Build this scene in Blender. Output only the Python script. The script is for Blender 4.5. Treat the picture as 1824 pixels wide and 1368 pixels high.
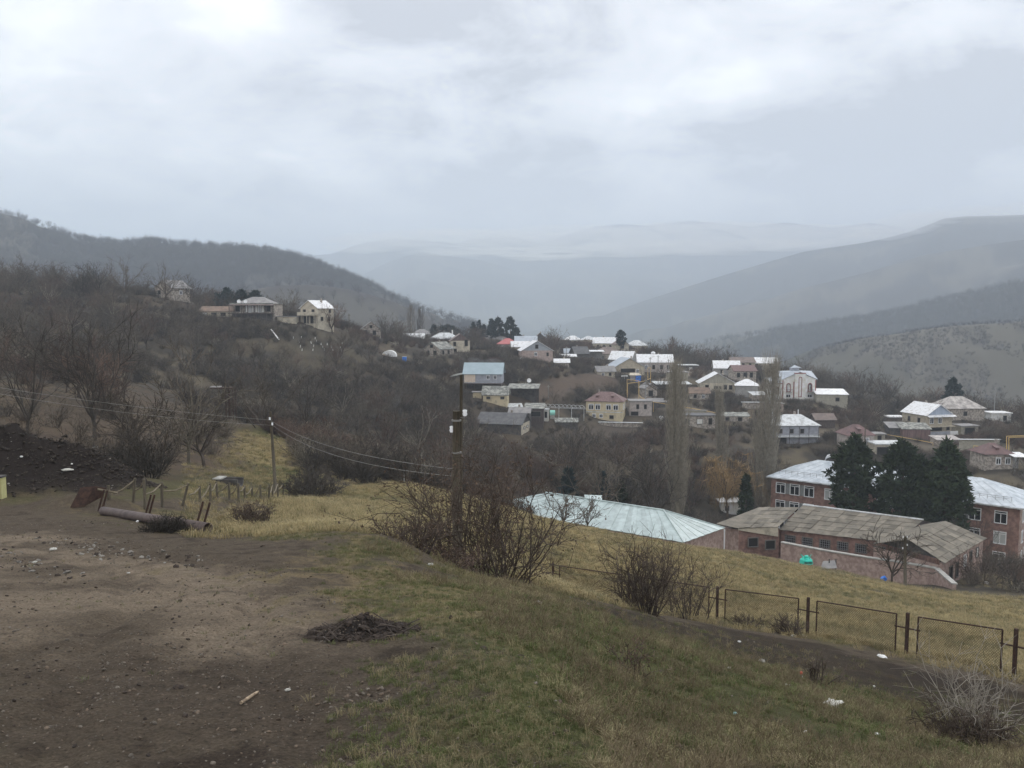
import bpy, math, random
import numpy as np
from mathutils import Vector, Matrix, Euler
R = math.radians
for o in list(bpy.data.objects): bpy.data.objects.remove(o)
scene = bpy.context.scene
COL = scene.collection

# ------------------------------------------------------------------ camera
EYE = Vector((0.0, 0.0, 1.6))
PITCH = R(4.8)
F = 1474.0                                   # focal length in photo pixels (photo 1824 wide)
cam_data = bpy.data.cameras.new('camera')
cam_data.sensor_fit = 'HORIZONTAL'; cam_data.sensor_width = 36.0
cam_data.lens = 36.0 * F / 1824.0
cam_data.clip_start = 0.05; cam_data.clip_end = 40000.0
cam = bpy.data.objects.new('camera', cam_data); COL.objects.link(cam)
cam.location = EYE; cam.rotation_euler = (R(90) - PITCH, 0, 0)
scene.camera = cam

# ------------------------------------------------------------------ sky
SUN_EL, SUN_AZ = R(42), R(35)
world = bpy.data.worlds.new('World'); scene.world = world; world.use_nodes = True
wn, wl = world.node_tree.nodes, world.node_tree.links
wn.clear()
def wnode(t, **kw):
    n = wn.new(t)
    for k, v in kw.items(): setattr(n, k, v)
    return n
w_out = wnode('ShaderNodeOutputWorld'); w_bg = wnode('ShaderNodeBackground')
w_bg.inputs['Strength'].default_value = 0.1
nishita = wnode('ShaderNodeTexSky', sky_type='NISHITA')
nishita.sun_disc = False; nishita.sun_elevation = SUN_EL; nishita.sun_rotation = SUN_AZ
tc = wnode('ShaderNodeTexCoord'); sep = wnode('ShaderNodeSeparateXYZ')
wl.new(tc.outputs['Generated'], sep.inputs[0])
def wmath(op, a, b=None, c=None, clamp=False):
    n = wnode('ShaderNodeMath', operation=op); n.use_clamp = clamp
    for i, v in enumerate((a, b, c)):
        if v is None: continue
        if hasattr(v, 'node'): wl.new(v, n.inputs[i])
        else: n.inputs[i].default_value = v
    return n.outputs[0]
den = wmath('ADD', wmath('MAXIMUM', sep.outputs['Z'], 0.0), 0.30)
cx = wmath('DIVIDE', sep.outputs['X'], den); cy = wmath('DIVIDE', sep.outputs['Y'], den)
comb = wnode('ShaderNodeCombineXYZ'); wl.new(cx, comb.inputs[0]); wl.new(cy, comb.inputs[1])
def wnoise(scale, detail, rough, off, dist=0.0):
    mp = wnode('ShaderNodeMapping'); mp.inputs['Location'].default_value = off
    wl.new(comb.outputs[0], mp.inputs['Vector'])
    n = wnode('ShaderNodeTexNoise'); n.inputs['Scale'].default_value = scale
    n.inputs['Detail'].default_value = detail; n.inputs['Roughness'].default_value = rough
    n.inputs['Distortion'].default_value = dist
    wl.new(mp.outputs[0], n.inputs['Vector']); return n.outputs['Fac']
n1 = wnoise(1.35, 6, 0.55, (3.1, 0.4, 0), 0.35)
n2 = wnoise(3.4, 7, 0.6, (4.7, 1.2, 0), 0.4)
n3 = wnoise(0.55, 3, 0.5, (7.3, 2.1, 0))
cl = wmath('ADD', wmath('MULTIPLY', n1, 0.55), wmath('ADD', wmath('MULTIPLY', n2, 0.32), wmath('MULTIPLY', n3, 0.25)))
# the western half of the cloud deck is thinner and more even than the eastern half
west = wmath('MULTIPLY_ADD', cx, -0.03, 0.0)
cl = wmath('ADD', cl, wmath('MINIMUM', wmath('MAXIMUM', west, -0.07), 0.07))
ramp = wnode('ShaderNodeValToRGB'); wl.new(cl, ramp.inputs[0])
e = ramp.color_ramp.elements
e[0].position = 0.485; e[0].color = (0.40, 0.403, 0.43, 1)
e[1].position = 0.65; e[1].color = (0.93, 0.93, 0.925, 1)
m = e.new(0.55); m.color = (0.63, 0.635, 0.66, 1)
m = e.new(0.61); m.color = (0.77, 0.772, 0.79, 1)
# near the horizon the deck is evened out by distance
hz = wmath('SMOOTH_MIN', wmath('MULTIPLY', sep.outputs['Z'], 6.0), 1.0, 0.3)
hz = wmath('MAXIMUM', hz, 0.0)
mixh = wnode('ShaderNodeMix', data_type='RGBA'); mixh.inputs[6].default_value = (1.10, 1.085, 1.085, 1)
wl.new(hz, mixh.inputs[0]); wl.new(ramp.outputs[0], mixh.inputs[7])
sc10 = wnode('ShaderNodeVectorMath', operation='SCALE'); sc10.inputs['Scale'].default_value = 18.6
wl.new(mixh.outputs[2], sc10.inputs[0])
mixn = wnode('ShaderNodeMix', data_type='RGBA'); mixn.inputs[0].default_value = 0.965
wl.new(nishita.outputs[0], mixn.inputs[6]); wl.new(sc10.outputs[0], mixn.inputs[7])
# below the horizon: dark earth
below = wmath('GREATER_THAN', sep.outputs['Z'], -0.02)
mixg = wnode('ShaderNodeMix', data_type='RGBA'); mixg.inputs[6].default_value = (0.9, 0.8, 0.7, 1)
wl.new(below, mixg.inputs[0]); wl.new(mixn.outputs[2], mixg.inputs[7])
wl.new(mixg.outputs[2], w_bg.inputs['Color']); wl.new(w_bg.outputs[0], w_out.inputs['Surface'])

sun_data = bpy.data.lights.new('sun', 'SUN'); sun_data.energy = 1.4; sun_data.angle = R(30)
sun_data.color = (1.0, 0.97, 0.93)
sun = bpy.data.objects.new('sun', sun_data); COL.objects.link(sun)
sd = Vector((math.sin(SUN_AZ) * math.cos(SUN_EL), math.cos(SUN_AZ) * math.cos(SUN_EL), math.sin(SUN_EL)))
sun.rotation_euler = sd.to_track_quat('Z', 'Y').to_euler()

vs = scene.view_settings
scene.display_settings.display_device = 'sRGB'
vs.view_transform = 'Standard'; vs.look = 'None'; vs.exposure = 0.0; vs.gamma = 1.0; vs.use_curve_mapping = False
cy_ = scene.cycles
cy_.max_bounces = 14; cy_.diffuse_bounces = 2; cy_.glossy_bounces = 2; cy_.transparent_max_bounces = 8
cy_.volume_bounces = 12; cy_.use_denoising = True
cy_.sample_clamp_indirect = 4.0
try: cy_.denoiser = 'OPENIMAGEDENOISE'; cy_.denoising_prefilter = 'ACCURATE'
except Exception: pass

# ------------------------------------------------------------------ helpers
def lin(v):
    v = v / 255.0
    return v / 12.92 if v <= 0.04045 else ((v + 0.055) / 1.055) ** 2.4
def A(r, g, b, k=0.62):
    k *= 1.22
    return tuple(min(0.85, lin(c) / k) for c in (r, g, b))
_nt = {}
def rng_of(s): return np.random.default_rng(s)

def vnoise(x, y, seed=0):
    xi = np.floor(x).astype(np.int64); yi = np.floor(y).astype(np.int64)
    xf = x - xi; yf = y - yi
    u = xf * xf * (3 - 2 * xf); v = yf * yf * (3 - 2 * yf)
    def h(a, b):
        n = (a * 374761393 + b * 668265263 + seed * 974634541) & 0x7fffffff
        n = ((n ^ (n >> 13)) * 1274126177) & 0x7fffffff
        return ((n ^ (n >> 16)) & 0xffff) / 65535.0
    return ((h(xi, yi) * (1 - u) + h(xi + 1, yi) * u) * (1 - v) + (h(xi, yi + 1) * (1 - u) + h(xi + 1, yi + 1) * u) * v)
def fbm(x, y, octv=4, seed=0, gain=0.5):
    s = 0.0; a = 1.0; t = 0.0
    for i in range(octv):
        s = s + a * vnoise(x * 2 ** i + 17.3 * i, y * 2 ** i - 9.1 * i, seed + i); t += a; a *= gain
    return s / t
def sstep(a, b, x):
    t = np.clip((x - a) / (b - a), 0, 1); return t * t * (3 - 2 * t)

CP_, SP_ = math.cos(PITCH), math.sin(PITCH)
def ray(px, py):
    xr = (px - 912.0) / F; yr = (684.0 - py) / F
    fw = CP_ + yr * SP_
    return xr / fw, (yr * CP_ - SP_) / fw          # x and z per metre of depth
def P(px, py, Y):
    a, b = ray(px, py); return Vector((a * Y, Y, 1.6 + b * Y))

# object helpers ------------------------------------------------------
def link(o, parent=None):
    COL.objects.link(o)
    if parent is not None: o.parent = parent
    return o
def tag(o, label=None, cat=None, group=None, kind=None):
    if label: o['label'] = label
    if cat: o['category'] = cat
    if group: o['group'] = group
    if kind: o['kind'] = kind
    return o
def thing(name, label, cat, loc=(0, 0, 0), rz=0.0, group=None):
    o = bpy.data.objects.new(name, None); link(o); o.location = loc; o.rotation_euler = (0, 0, rz)
    o.empty_display_size = 0.2
    return tag(o, label, cat, group, 'thing')
def inst(name, mesh, parent=None, loc=(0, 0, 0), rot=(0, 0, 0), scl=None):
    o = bpy.data.objects.new(name, mesh); link(o, parent); o.location = loc; o.rotation_euler = rot
    if scl is not None: o.scale = scl if hasattr(scl, '__len__') else (scl,) * 3
    return o
class MB:
    def __init__(s): s.v = []; s.f = []
    def add(s, vs, fs):
        n = len(s.v); s.v += [tuple(p) for p in vs]; s.f += [tuple(i + n for i in f) for f in fs]; return s
    def box(s, c, d, rz=0.0, m=None):
        hx, hy, hz = d[0] / 2, d[1] / 2, d[2] / 2
        p = [Vector((x, y, z)) for z in (-hz, hz) for x, y in ((-hx, -hy), (hx, -hy), (hx, hy), (-hx, hy))]
        M = m if m is not None else Matrix.Rotation(rz, 3, 'Z')
        c = Vector(c)
        return s.add([M @ q + c for q in p], [(3, 2, 1, 0), (4, 5, 6, 7), (0, 1, 5, 4), (1, 2, 6, 5), (2, 3, 7, 6), (3, 0, 4, 7)])
    def tube(s, pts, rad, n=6, cap=True):
        pts = [Vector(p) for p in pts]; k = len(pts)
        rad = [rad] * k if not hasattr(rad, '__len__') else rad
        vs, fs = [], []
        for i, p in enumerate(pts):
            d = (pts[min(i + 1, k - 1)] - pts[max(i - 1, 0)]).normalized()
            a = Vector((0, 0, 1)) if abs(d.z) < 0.9 else Vector((1, 0, 0))
            x = d.cross(a).normalized(); y = d.cross(x)
            for j in range(n):
                t = 2 * math.pi * j / n
                vs.append(p + (x * math.cos(t) + y * math.sin(t)) * rad[i])
        for i in range(k - 1):
            for j in range(n):
                j2 = (j + 1) % n
                fs.append((i * n + j, i * n + j2, (i + 1) * n + j2, (i + 1) * n + j))
        if cap: fs += [tuple(range(n)), tuple(range((k - 1) * n, k * n))[::-1]]
        return s.add(vs, fs)
    def slab(s, c, th=0.06):
        """a thick plate over the polygon c (top face), thickness downwards"""
        c = [Vector(p) for p in c]; n = len(c)
        nrm = Vector((0, 0, 0))
        for i in range(n): nrm += (c[i] - c[0]).cross(c[(i + 1) % n] - c[0])
        nrm.normalize()
        if nrm.z < 0: c = c[::-1]; nrm = -nrm
        lo = [p - nrm * th for p in c]
        fs = [tuple(range(n)), tuple(range(n, 2 * n))[::-1]]
        fs += [(i, n + i, n + (i + 1) % n, (i + 1) % n) for i in range(n)]
        return s.add(c + lo, fs)
    def mesh(s, name, mat, smooth=False):
        me = bpy.data.meshes.new(name); me.from_pydata(s.v, [], s.f); me.update()
        if mat is not None: me.materials.append(mat)
        if smooth: me.polygons.foreach_set('use_smooth', [True] * len(me.polygons))
        return me
    def build(s, name, mat, parent=None, smooth=False, loc=(0, 0, 0), rot=(0, 0, 0)):
        return inst(name, s.mesh(name, mat, smooth), parent, loc, rot)

# materials -----------------------------------------------------------
def mat(name, col, col2=None, scale=1.0, rough=0.8, spec=0.3, bump=0.0, bscale=20.0, detail=5.0, stretch=(1, 1, 1), metal=0.0, lo=0.35, hi=0.65, objrand=0.0):
    m = bpy.data.materials.new(name); m.use_nodes = True
    nt = m.node_tree; N, L = nt.nodes, nt.links
    b = N['Principled BSDF']; b.inputs['Roughness'].default_value = rough
    b.inputs['Specular IOR Level'].default_value = spec; b.inputs['Metallic'].default_value = metal
    g = N.new('ShaderNodeNewGeometry'); mp = N.new('ShaderNodeMapping'); mp.inputs['Scale'].default_value = stretch
    L.new(g.outputs['Position'], mp.inputs['Vector'])
    c = None
    if col2 is not None:
        nz = N.new('ShaderNodeTexNoise'); nz.inputs['Scale'].default_value = scale; nz.inputs['Detail'].default_value = detail
        nz.inputs['Roughness'].default_value = 0.62
        L.new(mp.outputs[0], nz.inputs['Vector'])
        r = N.new('ShaderNodeValToRGB'); r.color_ramp.elements[0].position = lo; r.color_ramp.elements[1].position = hi
        r.color_ramp.elements[0].color = (*col, 1); r.color_ramp.elements[1].color = (*col2, 1)
        L.new(nz.outputs['Fac'], r.inputs[0]); c = r.outputs[0]
    if objrand:
        oi = N.new('ShaderNodeObjectInfo'); mr = N.new('ShaderNodeMapRange')
        mr.inputs['To Min'].default_value = 1 - objrand; mr.inputs['To Max'].default_value = 1 + objrand
        L.new(oi.outputs['Random'], mr.inputs['Value'])
        v = N.new('ShaderNodeVectorMath'); v.operation = 'SCALE'
        if c is not None: L.new(c, v.inputs[0])
        else: v.inputs[0].default_value = col
        L.new(mr.outputs[0], v.inputs['Scale']); c = v.outputs[0]
    if c is not None: L.new(c, b.inputs['Base Color'])
    else: b.inputs['Base Color'].default_value = (*col, 1)
    if bump:
        n2 = N.new('ShaderNodeTexNoise'); n2.inputs['Scale'].default_value = bscale; n2.inputs['Detail'].default_value = 4
        L.new(mp.outputs[0], n2.inputs['Vector'])
        bp = N.new('ShaderNodeBump'); bp.inputs['Strength'].default_value = bump; bp.inputs['Distance'].default_value = 0.05
        L.new(n2.outputs['Fac'], bp.inputs['Height']); L.new(bp.outputs[0], b.inputs['Normal'])
    return m
# ------------------------------------------------------------------ terrain
# control points of the ground: photo pixel and real depth in metres
CPTS = [(200,1368,4.2),(600,1368,4.2),(900,1368,4.25),(1050,1368,4.3),(0,1368,4.2),(0,1200,6.3),(300,1200,6.3),(700,1200,6.25),(950,1200,6.2),
 (0,1080,9.3),(400,1080,9.4),(700,1080,9.4),(850,1085,9.2),(100,1000,14),(400,1000,14.2),(650,1000,14.2),
 (370,947,21.3),(180,925,23.3),(0,930,23),(0,880,32),(150,868,34),(260,862,36),(450,945,23.5),(600,940,23),(690,957,18),(740,1000,15.5),
 (1100,1280,6.6),(1300,1300,7.5),(1500,1340,7.5),(1824,1368,8),(1200,1200,10),(1400,1250,10),(1824,1310,11),(1100,1100,16),(1000,1065,17.5),(1250,1140,17),(1500,1200,17),(1824,1262,16.5),
 (1200,1108,25),(1450,1152,24),(1700,1200,21),(950,1030,26),(860,1010,25),(850,1042,20),
 (1806,1205,22.9),(1614,1167,26.3),(1438,1130,30),(1277,1103,33.5),(1105,1072,37.2),(987,1052,40.5),
 (700,920,38),(600,900,45),(520,935,27),(740,865,75),(610,873,62),(492,890,58),(527,872,64),(918,907,88),(950,921,88),(1001,933,88),(1041,943,88),(1132,962,88),(1177,968,88),(1218,973,89),(1400,1003,91),(850,960,42),
 (1089,954,88),(1290,983,91),(1500,1019,92),(1690,1055,87),(1824,1066,83),(1300,1020,60),(1600,1080,55),(1824,1130,45),(1150,985,58),
 (1780,1000,134),(1824,1012,131),(1750,1022,110),
 (1000,850,150),(1100,872,152),(900,860,140),(900,800,190),(1200,800,200),(1300,855,178),(750,820,130),(650,800,140),(550,800,120),(620,740,185),(450,740,150),
 (450,680,200),(250,700,130),(250,640,190),(50,775,58),(170,787,62),(240,800,62),(340,830,66),(420,800,80),(480,760,105),(440,850,58),(50,640,150),(50,560,230),(150,530,270),(250,526,272),(0,500,280),
 (290,530,272),(430,562,256),(552,577,262),(660,597,300),(0,530,400),(300,575,400),(552,620,400),(660,645,450),
 (450,620,225),(600,622,240),(700,640,270),(600,680,210),(750,700,220),(780,640,285),(860,700,240),(1000,690,262),(1080,675,285),
 (1100,618,420),(950,613,400),(750,607,390),(850,612,395),(1220,640,370),(1300,652,380),(1500,692,330),(1580,705,320),(1700,735,300),(1824,750,290),(1100,705,600),(950,690,600),(750,690,600),(1300,730,560),(1500,765,480),(1700,795,450),(1824,800,450),
 (1400,822,200),(1500,800,205),(1600,815,215),(1780,838,186),(1700,820,200),(1250,780,215),(1000,790,205)]
# hidden ground behind the field's crest: (pixel column, depth, height)
CZ = [(1000,110,-29.5),(1100,112,-31),(1290,118,-34),(1450,114,-34.2),(1600,106,-33.5),(1378,160,-40.3),(1500,150,-40),(1650,142,-39.8),(1500,130,-37.5),(1420,175,-40)]
HOUSE_CP = []           # filled from the house table
def _cp_arrays():
    xs, gs = [], []
    for px, py, Y in CPTS + HOUSE_CP:
        p = P(px, py, Y); xs.append((p.x, p.y)); gs.append(p.z)
    for px, Y, z in CZ:
        a, _ = ray(px, 700); xs.append((a * Y, Y)); gs.append(z)
    for x in (-6, -2, 2): xs.append((x, 1.2)); gs.append(-0.2)
    xs = np.array(xs, float); gs = np.array(gs, float)
    rho = np.hypot(xs[:, 0], xs[:, 1])
    return np.arctan2(xs[:, 0], xs[:, 1]), np.log(rho), gs / rho
KPHI = 2.2
_rbf = None
def fit():
    global _rbf
    ph, v, g = _cp_arrays()
    q = np.stack([ph * KPHI, v], 1)
    d = np.sqrt(((q[:, None] - q[None]) ** 2).sum(2) + 0.0016)
    n = len(q)
    Mx = np.zeros((n + 1, n + 1)); Mx[:n, :n] = d - np.eye(n) * 0.0 ; Mx[:n, n] = 1; Mx[n, :n] = 1
    Mx[:n, :n] -= np.eye(n) * 0.012          # a little smoothing
    rhs = np.append(g, 0.0)
    sol = np.linalg.solve(Mx, rhs)
    _rbf = (q, sol[:n], sol[n])
def near_g(ph, v):
    q, w, c = _rbf
    out = np.empty(ph.shape)
    a = np.clip(ph, -0.72, 0.72) * KPHI; b = np.clip(v, 0.0, 6.5)
    for i in range(0, len(a), 40000):
        d = np.sqrt((a[i:i+40000, None] - q[None, :, 0]) ** 2 + (b[i:i+40000, None] - q[None, :, 1]) ** 2 + 0.0016)
        out[i:i+40000] = d @ w + c
    return out
# ridges of the far country: silhouette pixels, distance at each, slope towards / away from the viewer, roughness
RIDGES = [
 dict(n='wooded', p=[(-500,330,1600),(-200,350,1550),(0,378,1500),(60,395,1480),(125,420,1450),(160,428,1440),(230,433,1420),(265,428,1400),(330,437,1400),(400,441,1380),(480,447,1350),(560,470,1300),(640,500,1250),(700,528,1220),(760,553,1200),(800,566,1180),(850,580,1150),(900,610,1150),(960,690,1150),(1000,760,1150)], f=.36, b=.3, a=14),
 dict(n='lower', p=[(250,560,800),(380,530,850),(460,512,880),(540,505,900),(620,512,900),(700,535,900),(760,562,880),(800,600,850),(840,660,850)], f=.3, b=.1, a=6),
 dict(n='blue', p=[(300,520,6500),(430,470,6500),(485,441,6500),(520,437,6500),(560,449,6500),(590,447,6500),(650,428,6500),(700,423,6500),(760,427,6500),(800,432,6600),(870,420,6800),(905,417,6800),(960,430,6800),(1040,445,6800),(1150,470,6800)], f=.35, b=.3, a=90),
 dict(n='blue2', p=[(520,560,5200),(620,500,5200),(690,465,5200),(745,447,5200),(800,455,5200),(860,462,5200),(950,490,5200),(1050,530,5200)], f=.32, b=.3, a=80),
 dict(n='main', p=[(640,560,5600),(750,500,5600),(820,470,5700),(900,455,5800),(1000,447,5900),(1100,438,6000),(1200,430,6000),(1300,425,6000),(1400,425,6000),(1500,430,6000),(1600,430,6000),(1900,420,6000)], f=.27, b=.3, a=100),
 dict(n='tops', p=[(900,450,7000),(1000,420,7000),(1060,402,7000),(1110,398,7000),(1150,401,7000),(1230,392,7000),(1290,397,7000),(1340,402,7000),(1400,394,7000),(1430,398,7000),(1480,405,7000),(1550,395,7000),(1600,402,7000),(1750,420,7000)], f=.4, b=.4, a=40),
 dict(n='right', p=[(900,600,3700),(1000,575,3600),(1100,550,3500),(1250,500,3500),(1350,470,3500),(1430,447,3500),(1500,435,3500),(1550,428,3500),(1620,411,3500),(1650,400,3500),(1680,388,3500),(1720,384,3500),(1824,381,3500),(2000,372,3500),(2300,360,3500)], f=.26, b=.3, a=45),
 dict(n='right2', p=[(1080,600,2700),(1200,578,2600),(1400,520,2500),(1550,482,2500),(1650,452,2500),(1824,425,2500),(2200,380,2500)], f=.3, b=.22, a=36),
 dict(n='purple', p=[(1100,640,1800),(1180,625,1750),(1250,612,1700),(1290,604,1650),(1400,586,1600),(1500,572,1600),(1600,555,1600),(1700,530,1600),(1824,503,1600),(2200,450,1600)], f=.3, b=.2, a=18),
 dict(n='tan', p=[(1250,690,980),(1380,650,960),(1450,622,930),(1550,600,900),(1650,585,900),(1700,579,900),(1824,571,900),(2000,565,900),(2300,560,900)], f=.3, b=.12, a=20),
]
for r in RIDGES:
    ph, el, di = [], [], []
    for px, py, d in r['p']:
        a, b = ray(px, py); q = math.hypot(a, 1.0); ph.append(math.atan2(a, 1.0)); el.append(b / q); di.append(d)
    r['ph'], r['el'], r['di'] = map(np.array, (ph, el, di))
FLOOR = -118.0
def far_h(ph, rho, x, y, which=False):
    best = np.full(ph.shape, FLOOR) + 10 * (fbm(x / 400, y / 400, 3, 5) - .5)
    idx = np.full(ph.shape, -1)
    for k, r in enumerate(RIDGES):
        el = np.interp(ph, r['ph'], r['el']); d = np.interp(ph, r['ph'], r['di'])
        end = np.minimum(ph - r['ph'][0], r['ph'][-1] - ph)
        top = 1.6 + el * d
        nz = fbm(x / (r['a'] * 9), y / (r['a'] * 9), 5, 30 + k, .55) - .5
        gul = np.abs(fbm(x / (r['a'] * 14) + nz * 1.2, y / (r['a'] * 14) - nz, 4, 60 + k, .5) - .5) * 2
        dd = rho - d
        rel = np.clip(np.abs(dd) / (d * .12), 0, 1)
        h = top - np.where(dd < 0, -dd * r['f'], dd * r['b']) + nz * r['a'] * (0.25 + 2.2 * rel) - (gul * r['a'] * 2.2) * rel
        h = np.where(end < 0, h + end * 4000, h)
        m = h > best
        best = np.where(m, h, best); idx = np.where(m, k, idx)
    return (best, idx) if which else best
RUTS = []
BUMPS = []          # (x, y, radius, height, sharp, seed): mounds standing on the ground
def H(x, y, fine=True):
    x = np.asarray(x, float).ravel(); y = np.asarray(y, float).ravel()
    rho = np.maximum(np.hypot(x, y), 0.3); ph = np.arctan2(x, y); v = np.log(rho)
    z = near_g(ph, v) * rho
    z = np.where(y < 0, z * np.clip(1 + y / 30, 0.0, 1), z)
    far = rho > 420
    if far.any():
        zf = far_h(ph[far], rho[far], x[far], y[far])
        t = sstep(450, 800, rho[far]); z[far] = z[far] * (1 - t) + zf * t
    if fine:
        nr = rho < 800
        a = np.clip(rho[nr] / 90, 0.12, .6) + .9 * sstep(110, 200, rho[nr])
        zz = (fbm(x[nr] / 9, y[nr] / 9, 3, 1) - .5) * a * 0.9
        n2 = rho[nr] < 130
        xx, yy, rr = x[nr][n2], y[nr][n2], rho[nr][n2]
        fade = np.clip(1.4 - rr / 100, 0, 1)
        zz[n2] += ((fbm(xx / 1.1, yy / 1.1, 4, 2, .6) - .5) * 0.10 + (fbm(xx / .16, yy / .16, 3, 3, .65) - .5) * 0.035) * fade
        z[nr] += zz * sstep(800, 500, rho[nr])
    for line in RUTS:
        nr = rho < 45
        if nr.any():
            d = np.abs(inside(x[nr], y[nr], line)); z[nr] += -.04 * np.exp(-(d / .15) ** 2) * (.5 + fbm(x[nr] / .8, y[nr] / .8, 3, 88)) + .012 * np.exp(-((d - .3) / .12) ** 2)
    for bx, by, br, bh, seed in BUMPS:
        d = np.hypot(x - bx, y - by)
        q = d < br * 1.6
        if q.any():
            w = np.exp(-(d[q] / br * 1.5) ** 2) * (0.6 + 0.9 * fbm(x[q] / br * 2.2, y[q] / br * 2.2, 4, seed, .6))
            z[q] += bh * w * (1 + .5 * (fbm(x[q] / .5, y[q] / .5, 4, seed + 50, .65) - .5))
    return z
def Hs(x, y): return float(H([x], [y])[0])
_TS = np.exp(np.linspace(math.log(2.0), math.log(11000), 2600))
def G(px, py, ymin=2.0, ymax=11000):
    """where the line of sight through a photo pixel meets the ground"""
    a, b = ray(px, py)
    t = _TS[(_TS >= ymin) & (_TS <= ymax)]
    d = 1.6 + b * t - H(a * t, t)
    i = np.nonzero(d <= 0)[0]
    if len(i) == 0: Y = t[-1]
    elif i[0] == 0: Y = t[0]
    else:
        k = i[0]; f = d[k - 1] / (d[k - 1] - d[k]); Y = t[k - 1] + f * (t[k] - t[k - 1])
    return Vector((a * Y, Y, Hs(a * Y, Y)))
def inside(x, y, poly):
    """signed-ish distance to a polygon (positive inside)"""
    poly = np.asarray(poly, float); n = len(poly)
    c = np.zeros(x.shape, bool); dm = np.full(x.shape, 1e9)
    for i in range(n):
        x0, y0 = poly[i]; x1, y1 = poly[(i + 1) % n]
        if y0 != y1:
            cr = ((y0 > y) != (y1 > y)) & (x < (x1 - x0) * (y - y0) / (y1 - y0) + x0)
            c ^= cr
        dx, dy = x1 - x0, y1 - y0; L2 = dx * dx + dy * dy + 1e-12
        t = np.clip(((x - x0) * dx + (y - y0) * dy) / L2, 0, 1)
        dm = np.minimum(dm, np.hypot(x - x0 - t * dx, y - y0 - t * dy))
    return np.where(c, dm, -dm)
def plan(poly):
    """photo pixels on the ground -> (azimuth, log distance) polygon"""
    out = []
    for px, py in poly:
        g = G(px, py); out.append((math.atan2(g.x, g.y) , math.log(math.hypot(g.x, g.y))))
    return out
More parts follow.
